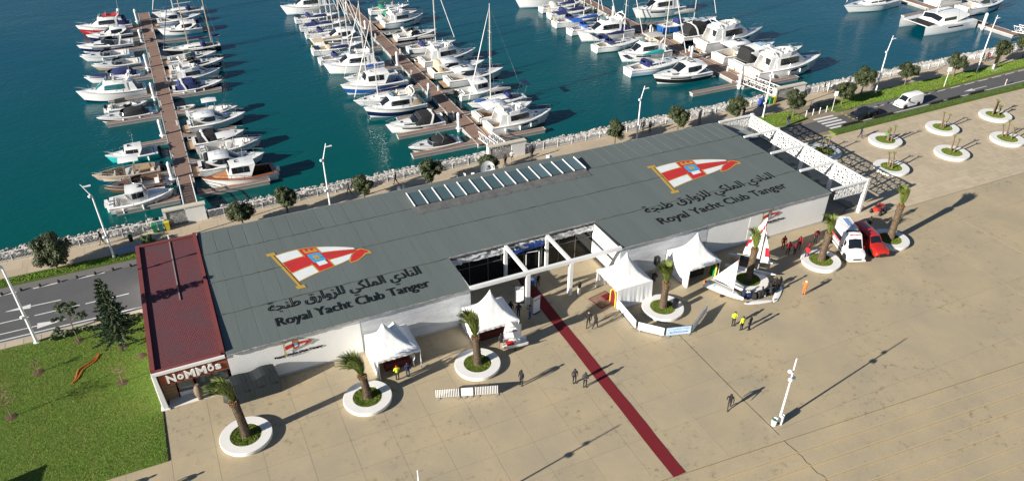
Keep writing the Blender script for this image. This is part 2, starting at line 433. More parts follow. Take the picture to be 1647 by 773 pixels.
marking([(-60 + 4.1*i, 23.9, -60 + 4.1*i + 2.6, 23.95, 0.16, z1) for i in range(15) if -60 + 4.1*i < -3])
marking([(-60 + 4.5*i, 18.85, -60 + 4.5*i + 4.0, 18.87, 0.13, z1) for i in range(14) if -60 + 4.5*i < -4])
marking([(-60, 15.85, -0.8, 15.95, 0.16, z1)])
marking([(-13, 20.7, -8.2, 20.6, 0.13, z1)])
def arrow(x, y, s, Lh=1.6, wd=0.8, z=z1 + 0.004):
    b = MB(); b.add([(x, y, z), (x + s*Lh, y + wd/2, z), (x + s*Lh, y - wd/2, z)], [(0, 1, 2) if s > 0 else (0, 2, 1)])
    return b
b = arrow(-13.2, 20.7, 1, 2.3, 0.75); tag(b.build('road_marking', PAINT, smooth=False), kind='structure')
b = arrow(-7.6, 16.95, -1, 2.6, 0.9); stripe(b, -14.5, 17.0, -10.2, 16.98, 0.13, z1); tag(b.build('road_marking', PAINT, smooth=False), kind='structure')
zr = 0.028
edge = []
for x in range(96, 160, 2): edge.append((x, rn(x) + 0.35, x + 2.0, rn(x+2) + 0.35, 0.14, zr))
marking(edge)
marking([(x, rf(x) - 0.1, x + 2.3, rf(x+2.3) - 0.1, 0.14, zr) for x in [84, 99, 102.4, 105.8, 109.2, 112.6, 116] + [119.5 + 3.3*i for i in range(10)]])
marking([(91.0 + 0.0, 19.35 + 0.82*k, 94.8, 19.35 + 0.82*k, 0.42, zr) for k in range(5)])
b = arrow(120.2, 21.0, 1, 2.2, 0.8, zr); stripe(b, 122.2, 21.02, 125.5, 21.1, 0.14, zr); tag(b.build('road_marking', PAINT, smooth=False), kind='structure')
YP = mat('yellow_road_paint', (0.50, 0.36, 0.10), 0.8)
b = MB()
for k in range(5): stripe(b, 96.6, 19.5 + 0.75*k, 96.6, 19.9 + 0.75*k, 0.5, zr)
tag(b.build('road_marking', YP, smooth=False), kind='structure')
# left pavement between road and lawn
pv = tag(MB().box((-40.5, 14.95, -0.05), (79.6, 1.05, 0.28)).build('pavement', KERB, smooth=False), kind='structure')
shared = MB().box((0, 0, 0.04), (1.46, 0.8, 0.12)).mesh('paving_slab', PROM, False)
for i in range(12): child('paving_slab', shared, pv, (-1.5 - 1.5*i, 14.85, 0.004))
# planted verges
def verge(name, poly, z=0.10):
    return tag(MB().prism(poly, -0.2, z).build(name, GRASSB, smooth=False), kind='structure')
V = [verge('grass_verge', [(-120, 25.4), (-0.2, 25.4), (-0.2, 26.95), (-120, 26.95)]),
     verge('grass_verge', [(81.5, 24.3), (86.0, 22.6), (90.6, 23.4), (90.2, 25.6), (84, 26.9), (81.5, 26.9)]),
     verge('grass_verge', [(96.0, 23.5), (98.8, 23.3), (100.2, 23.9), (117.2, 23.2), (160, 25.2), (230, 27), (230, 27.15), (104, 27.1), (95.5, 25.9)])]
lawn = verge('lawn', [(-60, -6.05), (-0.42, -6.05), (-0.28, 0), (-0.28, 14.4), (-60, 14.4)], 0.06)
# grass blades as real tufts
GR = [mat('grass_blade', (0.135, 0.28, 0.02), 0.8, isl=0.3, var=0.8, vscale=0.35, col2=(0.21, 0.22, 0.04), world=True)]
def tufts(name, inside, bbox, count, z, h, parent, seed, m=None):
    r = random.Random(seed); b = MB(); vs = []; fs = []
    while len(fs) < count:
        x, y = r.uniform(bbox[0], bbox[1]), r.uniform(bbox[2], bbox[3])
        if not inside(x, y): continue
        a_, ln = r.uniform(0, 6.28), h*r.uniform(0.6, 1.5); wd = h*0.5
        dx_, dy_ = math.cos(a_), math.sin(a_); t = r.uniform(0.3, 1.0)*ln
        k = len(vs)
        vs += [(x - dy_*wd, y + dx_*wd, z), (x + dy_*wd, y - dx_*wd, z), (x + dx_*t, y + dy_*t, z + ln)]
        fs.append((k, k+1, k+2))
    b.v = vs; b.f = fs; b.mi = [0]*len(fs)
    return tag(b.build(name, m or GR[0], parent, smooth=False), kind='stuff')
tufts('grass', lambda x, y: True, (-16.5, -0.35, -6.0, 14.3), 120000, 0.05, 0.05, None, 1)
tufts('grass', lambda x, y: True, (-17, -0.3, 25.45, 26.9), 7000, 0.09, 0.085, None, 2)
tufts('grass', lambda x, y: y > 22.7 and (y > 23.5 - (x-86)*.02), (82, 90.0, 23.3, 26.6), 6000, 0.09, 0.085, None, 3)
tufts('grass', lambda x, y: y > 23.5 + max(0, (x-117))*0.047, (98, 150, 23.5, 27.0), 20000, 0.09, 0.085, None, 4)
# low clipped grass strip beside the right hand road
hs = thing('hedge', 'long low clipped green hedge strip between road and paved square', 'hedge', (90, 18.2, 0))
hb = MB(); rings = []
for i in range(41):
    x = i*1.9; y0 = -0.15 + 0.021*max(0, x); zz = 0.28
    rings.append([(x, y0 - 0.85, 0.0), (x, y0 - 0.8, zz), (x, y0 + 0.45, zz), (x, y0 + 0.5, 0.0)])
hb.loft(rings); hb.build('hedge_body', GRASSB, hs, smooth=False)
tufts('hedge_leaves', lambda x, y: -0.85 < y - 0.021*x + 0.15 < 0.45, (0, 76, -1, 2.2), 17000, 0.26, 0.09, hs, 5, mat('hedge_leaf', (.06, .105, .02), .8, isl=.35))
# ------------------------------------------------------------------ perforated screens
def perforated(wd, h, nx, ny, hole=0.62, th=0.08, seed=0, jit=0.25, frame=0.0):
    """screen in the XZ plane made of triangles with triangular openings"""
    r = random.Random(seed); P = {}
    for i in range(nx+1):
        for j in range(ny+1):
            jx = 0 if i in (0, nx) else r.uniform(-jit, jit)*wd/nx
            jz = 0 if j in (0, ny) else r.uniform(-jit, jit)*h/ny
            P[i, j] = Vector((wd*i/nx + jx, 0, h*j/ny + jz))
    b = MB()
    for i in range(nx):
        for j in range(ny):
            q = [P[i, j], P[i+1, j], P[i+1, j+1], P[i, j+1]]
            for t in ((q[0], q[1], q[2]), (q[0], q[2], q[3])) if (i + j) % 2 else ((q[0], q[1], q[3]), (q[1], q[2], q[3])):
                c = (t[0] + t[1] + t[2])/3
                inn = [c + (p - c)*hole for p in t]
                vs = [(p.x, s, p.z) for s in (-th/2, th/2) for p in list(t) + inn]
                fs = []
                for k in range(3):
                    m_ = (k+1) % 3
                    fs += [(k, m_, 3+m_, 3+k), (6+m_, 6+k, 9+k, 9+m_), (3+k, 3+m_, 9+m_, 9+k)]
                b.add(vs, fs)
    return b

# ------------------------------------------------------------------ the club house
bld = thing('clubhouse', 'long low white clubhouse with grey membrane roof carrying two painted flags', 'building', (0, 0, 0))
ROOFZ = 4.02
ROOFM = mat('roof_membrane', (0.130, 0.156, 0.150), 0.75, var=0.6, vscale=0.35, col2=(0.108, 0.130, 0.126), rnd=0.02, bump=0.16, bscale=3.0, stretch=(2.6, 0.2, 1), world=True, spec=0.3)
SEAM = mat('roof_seam', (0.075, 0.080, 0.078), 0.85, var=0.5, vscale=1.5, world=True)
FLASH = mat('crumpled_flashing', (0.34, 0.33, 0.31), 0.5, var=0.8, vscale=2.2, col2=(0.10, 0.10, 0.10), bump=0.9, bscale=5, world=True)
FOIL = mat('silver_foil', (0.66, 0.68, 0.70), 0.35, var=0.6, vscale=1.6, col2=(0.30, 0.32, 0.36), bump=1.0, bscale=4, metal=0.2)
# walls (front wall left and right of the recess, ends, back)
def wallbox(x0, x1, y0, y1, z0, z1, m=PLASTER, name='wall'):
    return MB().box(((x0+x1)/2, (y0+y1)/2, (z0+z1)/2), (x1-x0, y1-y0, z1-z0)).build(name, m, bld, smooth=False)
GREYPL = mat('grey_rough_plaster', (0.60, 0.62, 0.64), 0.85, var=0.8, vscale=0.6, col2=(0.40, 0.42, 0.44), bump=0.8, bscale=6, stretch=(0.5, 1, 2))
segs = [(5.6, 17.0), (17.0, 27.6), (43.9, 54.7), (54.7, 60.3), (60.3, 71.4)]
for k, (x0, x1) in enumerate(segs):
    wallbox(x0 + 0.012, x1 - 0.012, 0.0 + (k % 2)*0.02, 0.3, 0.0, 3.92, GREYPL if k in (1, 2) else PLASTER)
wallbox(27.35, 27.6, 0.32, 5.5, 0, 3.93); wallbox(43.9, 44.15, 0.32, 5.5, 0, 3.93)
wallbox(5.5, 71.3, 20.2, 20.5, 0, 3.93); wallbox(71.1, 71.4, 0.32, 20.18, 0, 3.9)
SKIRT = mat('wall_skirting', (0.50, 0.49, 0.46), 0.85, var=0.5, vscale=0.6, world=True)
for x0, x1 in ((5.7, 27.5), (44.0, 71.3)): wallbox(x0, x1, -0.03, -0.004, 0.0, 0.22, SKIRT, 'skirting')
# roof deck and membrane sheets
RD = MB(); RD.box((38.5, 12.9, 3.94), (65.8, 15.2, 0.12)); RD.box((16.6, 2.62, 3.94), (22.0, 5.3, 0.12)); RD.box((57.65, 2.62, 3.94), (27.5, 5.3, 0.12))
roof = RD.build('roof', SEAM, bld, smooth=False)
rows = [(-0.14, 5.42), (5.42, 10.7), (10.7, 15.9), (15.9, 20.6)]
zb = [0.0, 0.05, 0.10, 0.04]
def roof_z(y):
    for (a_, b_), q, q2 in zip(rows, (0.0, 0.10, 0.17, 0.19), (0.10, 0.17, 0.19, 0.10)):
        if y <= b_: return ROOFZ + lerp(q, q2, max(0, min(1, (y - a_)/(b_ - a_))))
    return ROOFZ + 0.1
rr = random.Random(21)
for ri, (y0, y1) in enumerate(rows):
    x = 5.66
    while x < 71.3:
        wd = 1.5
        x1 = min(x + wd, 71.38)
        spans = [(x, x1)]
        if ri == 0:
            if x1 <= 27.62 or x >= 43.88: pass
            elif x >= 27.55 and x1 <= 43.95: x = x1; continue
            elif x < 27.6: spans = [(x, 27.6)]
            else: spans = [(43.9, x1)]
        for a_, b_ in spans:
            g = 0.012 if ri == 3 else 0.004; nseg = 5; P = []
            jl = [rr.uniform(-.02, .02) for _ in range(nseg+1)]
            lift = rr.uniform(0, 0.003); eg = .022 if ri == 3 else .005
            for s in range(nseg+1):
                y = lerp(y0 + .015, y1 - .015, s/nseg); z = roof_z(y) + lift
                P.append([(a_ + g, y, z - eg), (a_ + g + .02, y, z + rr.uniform(0, .003)), ((a_+b_)/2 + jl[s], y, z + rr.uniform(-.002, .004)), (b_ - g - .02, y, z + rr.uniform(0, .003)), (b_ - g, y, z - eg)])
            MB().grid(P, flip=False).build('roof_sheet', ROOFM, roof, smooth=False)
        x = x1
rl = MB()
for (y0, y1) in rows[1:]:                      # crinkled lap seams along the length
    pts = [(5.7 + i*0.5, y0 + rr.uniform(-.06, .06), roof_z(y0) + rr.uniform(0.0, .035)) for i in range(132)]
    rl.tube([p for p in pts if not (y0 < 5.5 and 27.4 < p[0] < 44.1)][:44] if y0 < 5.5 else pts, 0.04, 5)
    if y0 < 5.5: rl.tube([p for p in pts if p[0] > 44.2], 0.04, 5)
rl.build('lap_seam', SEAM, roof)
ed = MB()                                      # roof edge flashing along the eaves
for x0, x1 in ((5.7, 27.55), (43.95, 71.4)):
    pts = [(x0 + i*(x1-x0)/40, -0.17 + rr.uniform(-.025, .025), ROOFZ - 0.05 + rr.uniform(-.03, .03)) for i in range(41)]
    ed.tube(pts, 0.075, 6)
ed.tube([(5.7 + i*1.0, 20.66 + rr.uniform(-.03, .03), ROOFZ + 0.02) for i in range(66)], 0.09, 6)
ed.build('roof_edge', FLASH, roof)
# recess flashing, foil band, glazing
fl = MB(); fl.tube([(27.6 + i*0.5, 5.42 + rr.uniform(-.03, .03), ROOFZ + 0.05 + rr.uniform(-.02, .03)) for i in range(34)], 0.09, 6)
fl.tube([(27.6, 0.2 + i*0.5, ROOFZ + rr.uniform(-.01, .03)) for i in range(11)], 0.05, 5); fl.build('recess_flashing', FLASH, roof)
MB().tube([(43.96, 0.1 + i*0.5, ROOFZ + 0.02) for i in range(12)], 0.09, 6).build('recess_edge', RUBBER, roof)
r3 = random.Random(5)
for k, (x0, x1) in enumerate(((27.7, 33.4), (33.7, 38.1), (38.4, 43.85))):
    P = []
    for i in range(25):
        x = lerp(x0, x1, i/24); P.append([(x, 5.36 - r3.uniform(0.05, .25), 3.88 - 0.14*j + r3.uniform(-.03, .03)) for j in range(6)])
    MB().grid(P).build('foil_band', FOIL, bld)
BLUEF = mat('blue_film', (0.015, 0.06, 0.25), 0.3, bump=0.8, bscale=3)
P = []
for i in range(13): P.append([(34.2 + i*0.31, 5.25 - r3.uniform(0, .15), 3.5 - 0.2*j + 0.02*i) for j in range(5)])
MB().grid(P).build('blue_film', BLUEF, bld)
PANE = mat('facade_glass', (0.006, 0.008, 0.009), 0.04, spec=0.35)
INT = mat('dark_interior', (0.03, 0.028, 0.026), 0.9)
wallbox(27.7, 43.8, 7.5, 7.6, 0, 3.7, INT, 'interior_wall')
glz = MB()
for k in range(8):
    x0 = 27.7 + k*2.02
    for z0, z1 in ((0.05, 2.25), (2.33, 3.3)):
        MB().box((x0 + 1.0, 5.55, (z0+z1)/2), (1.94, 0.03, z1 - z0)).build('window_pane', PANE, bld, smooth=False)
    glz.box((x0, 5.55, 1.8), (0.06, 0.10, 3.6))
glz.box((35.75, 5.55, 2.29), (16.2, 0.10, 0.06)); glz.build('window_frame', mat('grey_window_frame', (.12, .125, .13), .5), bld, smooth=False)
dr_ = MB(); dr_.tube([(36.0, 5.40, 0), (36.0, 5.40, 2.4), (37.4, 5.2, 2.4), (37.4, 5.2, 0)], 0.05, 4); dr_.build('door_frame', WMETAL, bld, smooth=False)
# pergola of the recess: columns and beams
cb_ = MB()
for x in (33.55, 38.25):
    MB().box((x, 0.0, 1.92), (0.38, 0.36, 3.84)).build('column', WHITE, bld, smooth=False)
    MB().box((x, 5.2, 1.92), (0.34, 0.3, 3.84)).build('column', WHITE, bld, smooth=False)
    MB().box((x, 2.6, 4.0), (0.30, 5.1, 0.28)).build('beam', WHITE, bld, smooth=False)
MB().box((35.75, 0.02, 4.0), (16.4, 0.34, 0.34)).build('beam', WHITE, bld, smooth=False)
# skylight: 14 panes between white bars on a low upstand
sk = MB().box((38.25, 17.35, ROOFZ + 0.24), (21.2, 2.96, 0.30)).build('skylight', SEAM, bld, smooth=False)
for k in range(14):
    x0 = 27.7 + k*1.507
    tl = random.Random(k).uniform(-.012, .012)
    m_ = CLEARG if k in (3, 7, 10, 13) else mat('skylight_glass', (0.07, 0.115, 0.125), 0.06, spec=0.8)
    b = MB(); b.add([(x0 + .06, 15.98, ROOFZ + .43), (x0 + 1.45, 15.98, ROOFZ + .43 + tl), (x0 + 1.45, 18.72, ROOFZ + .53 + tl), (x0 + .06, 18.72, ROOFZ + .53)], [(0, 1, 2, 3)])
    b.build('skylight_pane', m_, sk, smooth=False)
for k in range(15):
    x0 = 27.7 + k*1.507
    b = MB(); b.add([(x0 - .04, 15.84, ROOFZ + .40), (x0 + .04, 15.84, ROOFZ + .40), (x0 + .04, 18.86, ROOFZ + .51), (x0 - .04, 18.86, ROOFZ + .51),
                     (x0 - .04, 15.84, ROOFZ + .52), (x0 + .04, 15.84, ROOFZ + .52), (x0 + .04, 18.86, ROOFZ + .62), (x0 - .04, 18.86, ROOFZ + .62)],
                    [(0, 3, 2, 1), (4, 5, 6, 7), (0, 1, 5, 4), (2, 3, 7, 6), (0, 4, 7, 3), (1, 2, 6, 5)])
    b.build('skylight_bar', WMETAL, sk, smooth=False)
up = MB(); P = []
for i in range(60):
    x = 27.3 + i*0.365; P.append([(x, 15.83, ROOFZ + .38), (x, 15.4 + r3.uniform(-.1, .1), ROOFZ + .22 + r3.uniform(-.03, .03)), (x, 14.5 + r3.uniform(-.15, .15), ROOFZ + .205 + r3.uniform(-.01, .03))])
up.grid(P); fixn(up.build('skylight_flashing', mat('grey_flashing', (0.10, 0.105, 0.10), 0.6, var=0.8, vscale=1.5, col2=(0.17, 0.17, 0.165), bump=0.8, bscale=4, world=True), sk))
# white pergola around the right hand end
SX0, SX1, SY0, SY1 = 71.5, 77.0, 0.0, 20.4
def panel(x0, y0, x1, y1, z0, z1, nx, ny, seed, hole):
    d = Vector((x1 - x0, y1 - y0)); b = perforated(d.length, z1 - z0, nx, ny, hole, 0.07, seed)
    return b.build('lattice_panel', WHITE, bld, (x0, y0, z0), math.atan2(d.y, d.x), smooth=False)
ys = [0.0, 5.1, 10.2, 15.3, 20.4]
for k in range(4): 
    panel(SX1, ys[k] + .2, SX1, (ys[k]+ys[k+1])/2 - .1, 2.05, 4.16, 5, 4, k, 0.70)
    panel(SX1, (ys[k]+ys[k+1])/2 + .1, SX1, ys[k+1] - .2, 2.05, 4.16, 5, 4, k + 10, 0.70)
    MB().box((SX1, (ys[k]+ys[k+1])/2, 3.1), (0.16, 0.18, 2.1)).build('post', WHITE, bld, smooth=False)
panel(72.3, 0.0, 76.8, 0.0, 2.75, 4.14, 10, 4, 30, 0.66); panel(72.3, 20.4, 76.8, 20.4, 2.55, 4.14, 9, 4, 31, 0.66)
for y in ys:
    c = MB(); c.add([(SX1 - .22, y - .2, 0), (SX1 + .12, y - .2, 0), (SX1 + .12, y + .2, 0), (SX1 - .22, y + .2, 0), (SX1 - .18, y - .16, 4.4), (SX1 + .2, y - .16, 4.4), (SX1 + .2, y + .16, 4.4), (SX1 - .18, y + .16, 4.4)],
              [(0, 3, 2, 1), (4, 5, 6, 7), (0, 1, 5, 4), (1, 2, 6, 5), (2, 3, 7, 6), (3, 0, 4, 7)])
    c.build('column', WHITE, bld, smooth=False)
    MB().box((74.15, y, 4.2), (5.2, 0.28, 0.18)).build('beam', WHITE, bld, smooth=False)
for k in range(4): MB().box((SX1, (ys[k]+ys[k+1])/2, 4.22), (0.17, 4.7, 0.10)).build('rail', WHITE, bld, smooth=False)
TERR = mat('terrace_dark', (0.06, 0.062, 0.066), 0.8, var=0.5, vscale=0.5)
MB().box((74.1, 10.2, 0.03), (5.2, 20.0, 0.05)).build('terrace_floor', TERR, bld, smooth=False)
SAILC = mat('grey_awning', (0.20, 0.215, 0.215), 0.7, bump=0.6, bscale=2)
for k, (xa, xb, ya, yb) in enumerate(((71.5, 74.6, 15.7, 20.0), (71.5, 73.2, 12.0, 15.0))):
    P = [[(lerp(xa, xb, i/8), lerp(ya, yb, j/8), 3.9 - 0.55*math.sin(math.pi*i/8)*abs(math.sin(2*math.pi*j/8)) - 0.5*i/8) for j in range(9)] for i in range(9)]
    fixn(MB().grid(P).build('awning', SAILC, bld))
rl = MB()
for x in [72.4 + .16*i for i in range(15)]: rl.box((x, 0.25, 0.5), (0.025, 0.025, 1.0))
rl.box((73.5, .25, 1.0), (2.3, .04, .04)); rl.build('railing', DARKM, bld, smooth=False)

# red roofed end: lower restaurant pavilion
REDR = None
def redroof():
    m = bpy.data.materials.new('red_tile_roof'); m.use_nodes = True
    n = m.node_tree; N = n.nodes; L = n.links; b = N['Principled BSDF']; b.inputs['Roughness'].default_value = 0.9
    g = N.new('ShaderNodeNewGeometry')
    br = N.new('ShaderNodeTexBrick'); br.inputs['Scale'].default_value = 1.0
    br.inputs['Brick Width'].default_value = 0.20; br.inputs['Row Height'].default_value = 0.28; br.inputs['Mortar Size'].default_value = 0.03
    br.inputs['Color1'].default_value = (0.20, 0.045, 0.055, 1); br.inputs['Color2'].default_value = (0.155, 0.040, 0.05, 1); br.inputs['Mortar'].default_value = (0.06, 0.022, 0.026, 1)
    L.new(g.outputs['Position'], br.inputs['Vector'])
    t = N.new('ShaderNodeTexNoise'); t.inputs['Scale'].default_value = 0.45; t.inputs['Detail'].default_value = 7; L.new(g.outputs['Position'], t.inputs['Vector'])
    r = N.new('ShaderNodeMapRange'); r.inputs[1].default_value = 0.42; r.inputs[2].default_value = 0.68; r.inputs[4].default_value = 0.65; L.new(t.outputs[0], r.inputs[0])
    mx = N.new('ShaderNodeMix'); mx.data_type = 'RGBA'; mx.inputs[7].default_value = (0.085, 0.045, 0.055, 1)
    L.new(r.outputs[0], mx.inputs[0]); L.new(br.outputs[0], mx.inputs[6]); L.new(mx.outputs[2], b.inputs['Base Color'])
    bp = N.new('ShaderNodeBump'); bp.inputs['Strength'].default_value = 0.5; bp.inputs['Distance'].default_value = 0.03; L.new(br.outputs['Fac'], bp.inputs['Height']); bp.invert = True
    L.new(bp.outputs[0], b.inputs['Normal'])
    return m
REDR = redroof()
REDC = mat('red_coping', (0.20, 0.045, 0.042), 0.7, var=0.5, vscale=1.0, col2=(0.14, 0.038, 0.036), world=True)
BRICKR = mat('terracotta_fascia', (0.30, 0.075, 0.038), 0.75, var=0.3, vscale=1.0)
pav2 = thing('restaurant', 'low pavilion with dark red roof and lettered terracotta fascia at the lawn', 'building', (0, 0, 0))
def pb_(x0, x1, y0, y1, z0, z1, m, name, par=pav2): return MB().box(((x0+x1)/2, (y0+y1)/2, (z0+z1)/2), (x1-x0, y1-y0, z1-z0)).build(name, m, par, smooth=False)
rroof = pb_(0.12, 5.25, 0.3, 20.3, 3.72, 3.98, REDR, 'roof')
pb_(-0.25, 0.12, 0.28, 20.62, 3.7, 4.16, REDC, 'parapet', rroof); pb_(5.25, 5.58, 0.28, 20.62, 3.7, 4.30, REDC, 'parapet', rroof)
pb_(0.122, 5.248, 20.3, 20.62, 3.7, 4.16, REDC, 'parapet', rroof); pb_(0.122, 5.248, 0.05, 0.3, 3.70, 4.06, REDC, 'parapet', rroof)
gt = MB(); gt.box((2.95, 15.0, 4.02), (0.10, 11.0, 0.07)); gt.build('roof_ridge', mat('weathered_ridge', (0.30, 0.25, 0.23), 0.8, var=0.6, vscale=1.0), rroof, smooth=False)
MB().tube([(2.95, 20.7, 3.9), (2.95, 21.4, 4.2)], 0.05, 5).build('spout', WMETAL, rroof)
pb_(-0.22, 5.5, -0.12, 0.046, 3.72, 3.98, WHITE, 'fascia_beam')
pb_(-0.3, -0.04, 0.06, 20.5, 0, 3.69, PLASTER, 'wall'); pb_(-0.03, 5.5, 20.3, 20.5, 0, 3.69, PLASTER, 'wall')
MB().add([(-0.2, -0.12, 0), (0.2, -0.12, 0), (0.2, 0.25, 0), (-0.2, 0.25, 0), (-0.2, -0.10, 3.71), (0.04, -0.10, 3.71), (0.04, 0.2, 3.71), (-0.2, 0.2, 3.71)],
         [(0, 3, 2, 1), (4, 5, 6, 7), (0, 1, 5, 4), (1, 2, 6, 5), (2, 3, 7, 6), (3, 0, 4, 7)]).build('column', WHITE, pav2, smooth=False)
MB().box((-0.05, 0.05, 0.06), (0.7, 0.5, 0.12)).build('column_foot', WHITE, pav2, smooth=False)
pb_(0.2, 5.55, 0.06, 0.26, 2.40, 3.66, BRICKR, 'sign_board')
pb_(0.1, 5.5, 2.2, 2.35, 0, 3.6, mat('cream_interior', (0.45, 0.42, 0.38), 0.8), 'shop_wall')
for k, x in enumerate((1.3, 2.75, 4.1)):
    f = MB(); f.box((x + .62, 1.15, 1.45), (1.28, 0.08, 1.8)); fo = f.build('shop_window', MAHOG, pav2, smooth=False)
    MB().box((x + .62, 1.10, 1.45), (1.08, 0.04, 1.55)).build('pane', CLEARG, fo, smooth=False)
pb_(1.25, 5.45, 1.05, 1.25, 0.0, 0.5, WHITE, 'sill_wall')
for k in range(7): pb_(0.12, 1.15, 0.95, 1.02, 0.08 + k*0.33, 0.38 + k*0.33, mat('wood_boarding', (0.34, 0.22, 0.12), 0.7, var=0.6, vscale=2, stretch=(0.5, 1, 8)), 'board')
pb_(0.3, 5.5, -0.05, 1.0, 0.0, 0.05, WHITE, 'threshold')
def letters(body, size, loc, rot, m, parent, name='lettering', extr=0.01, offset=0.0, width=None, align='LEFT', shear=0.0, spacing=1.0):
    cu = bpy.data.curves.new(name, 'FONT'); cu.body = body; cu.size = size; cu.extrude = extr; cu.offset = offset
    cu.align_x = align; cu.resolution_u = 3; cu.shear = shear; cu.space_character = spacing
    o = bpy.data.objects.new(name, cu); COL.objects.link(o)
    dg = bpy.context.evaluated_depsgraph_get(); me = bpy.data.meshes.new_from_object(o.evaluated_get(dg))
    bpy.data.objects.remove(o); bpy.data.curves.remove(cu)
    xs = [v.co.x for v in me.vertices]
    sx_ = 1.0
    if width and xs:
        x0 = min(xs); sx_ = width/(max(xs) - x0)
        for v in me.vertices: v.co.x = (v.co.x - x0)*sx_
    me.materials.append(m)
    ob = bpy.data.objects.new(name, me); COL.objects.link(ob); ob.parent = parent; ob.location = loc; ob.rotation_euler = rot
    return ob
def print_marks(parent, x0, width, y, z, h, m, seed, name='print_line'):
    """a line of writing too small to read: rows of small unequal strokes"""
    r = random.Random(seed); b = MB(); x = 0
    while x < width:
        wd = r.uniform(.25, .8)*h
        if r.random() > .16:
            k = r.randrange(3)
            if k == 0: b.box((x0 + x + wd/2, y, z + h*.4), (wd*.8, .004, h*.16)); b.box((x0 + x + wd*.3, y, z + h*.35), (h*.16, .004, h*.7))
            elif k == 1: b.box((x0 + x + wd/2, y, z + h*.5), (h*.18, .004, h)); b.box((x0 + x + wd/2, y + .0005, z + h*.15), (wd*.8, .004, h*.16))
            else: b.box((x0 + x + wd/2, y, z + h*.3), (wd*.75, .004, h*.55))
        x += wd*1.15
    return b.build(name, m, parent, smooth=False)
# sign letters: raised, of alternating size
SIGNW = mat('sign_white', (0.85, 0.84, 0.80), 0.5)
x = 0.75
for ch, sz, dz, wdt in (('N', 1.1, 0, .70), ('o', 1.0, .1, .50), ('M', 1.1, 0, .80), ('M', 1.1, 0, .80), ('ō', 1.0, .1, .50), ('s', 1.0, .1, .46)):
    letters(ch, sz, (x, 0.005, 2.66 + dz), (R(90), 0, 0), SIGNW, pav2, 'sign_letter', 0.045, 0.034, wdt); x += wdt + 0.10

# painted emblems and lettering on the grey roof
FR, FW, FG, FBL = mat('flag_red', (0.55, 0.018, 0.02), 0.8, var=.3, vscale=2), mat('flag_white', (0.72, 0.76, 0.76), 0.8, var=.25, vscale=2), mat('flag_gold', (0.47, 0.29, 0.05), 0.7), mat('flag_blue', (0.03, 0.33, 0.62), 0.8)
BLKP = mat('black_print', (0.007, 0.007, 0.008), 0.9, var=0.5, vscale=1.2, col2=(0.025, 0.027, 0.027), spec=0.15)
def flag(parent, T, k=1.0, zoff=lambda p: 0.0, th=0.004):
    """pennant on a pole; u along the fly 0..1, v across the hoist 0..1, T maps (u, v, layer) to a point"""
    def mid(u): return 0.5 + 0.10*u + 0.09*math.sin(u*3.0)
    def top(u): return mid(u) + 0.5*(1 - 0.80*u**2.1)
    def bot(u): return mid(u) - 0.5*(1 - 0.80*u**2.1) + .03*math.sin(u*6)
    def strip(u0, u1, f0, f1, m, name, layer, n=10):
        P = []
        for i in range(n+1):
            u = lerp(u0, u1, i/n); a_, b_ = bot(u), top(u)
            P.append([T(u, lerp(a_, b_, lerp(f0, f1, j/3)), layer) for j in range(4)])
        o = MB().grid(P).build(name, m, parent, smooth=False); fixn(o); return o
    strip(0.05, 0.995, -0.028, 1.028, FG, 'flag_border', 1)
    strip(0.06, 0.985, 0.0, 1.0, FW, 'flag_cloth', 2)
    strip(0.06, 0.985, 0.30, 0.70, FR, 'flag_cross', 3); strip(0.35, 0.59, 0.0, 1.0, FR, 'flag_cross', 3)
    for u0, u1, f0, f1 in ((0.06, 0.36, .285, .31), (0.06, .36, .69, .715), (.58, .985, .285, .31), (.58, .985, .69, .715), (.35, .367, .0, .34), (.35, .367, .66, 1.0), (.573, .59, 0, .34), (.573, .59, .66, 1.0)):
        strip(u0, u1, f0, f1, FG, 'flag_trim', 4, 5)
    strip(.40, .56, .34, .72, FBL, 'shield', 5, 4); strip(.42, .54, .18, .34, FW, 'shield', 5, 4); strip(.445, .515, .44, .62, FG, 'shield_charge', 6, 3)
    strip(.40, .56, .78, .86, FG, 'crown', 5, 4)
    for q in (.40, .465, .53): strip(q, q + .03, .86, .95, FG, 'crown', 5, 2)
    # folded tip of the pennant
    P = [[T(u, v, 3) for v in (a_, lerp(a_, b_, .5), b_)] for u, a_, b_ in ((.80, .26, .30), (.88, .28, .46), (.97, .36, .58), (1.05, .46, .62), (1.10, .46, .52))]
    fixn(MB().grid(P).build('flag_tip', FR, parent, smooth=False))
    P = [[T(u, v, 2) for v in (a_, b_)] for u, a_, b_ in ((.785, .23, .32), (.88, .25, .50), (.97, .33, .62), (1.06, .42, .66), (1.13, .40, .50))]
    fixn(MB().grid(P).build('flag_border', FG, parent, smooth=False))
    P = [[T(u, v, 4) for v in (-.16, .2, .6, 1.1)] for u in (0.0, .035)]
    fixn(MB().grid(P).build('flag_pole', FG, parent, smooth=False))
    for v in (-.16, 1.1): 
        P = [[T(u, v + d, 5) for d in (-.05, .05)] for u in (-.035, .075)]; fixn(MB().grid(P).build('pole_finial', FG, parent, smooth=False))
def roofT(A, Bp, Cp):
    A, Bp, Cp = Vector(A), Vector(Bp), Vector(Cp)     # hoist bottom, hoist top, fly end (mid height)
    up = Bp - A; side = Cp - (A + up*0.5)
    def T(u, v, layer):
        p = A + up*v + side*u
        return (p.x, p.y, roof_z(p.y) + 0.022 + layer*0.004)
    return T
flag(roof, roofT((13.0, 7.5), (11.8, 12.7), (19.9, 9.9)))
flag(roof, roofT((55.25, 7.9), (56.0, 12.8), (65.3, 10.0)))
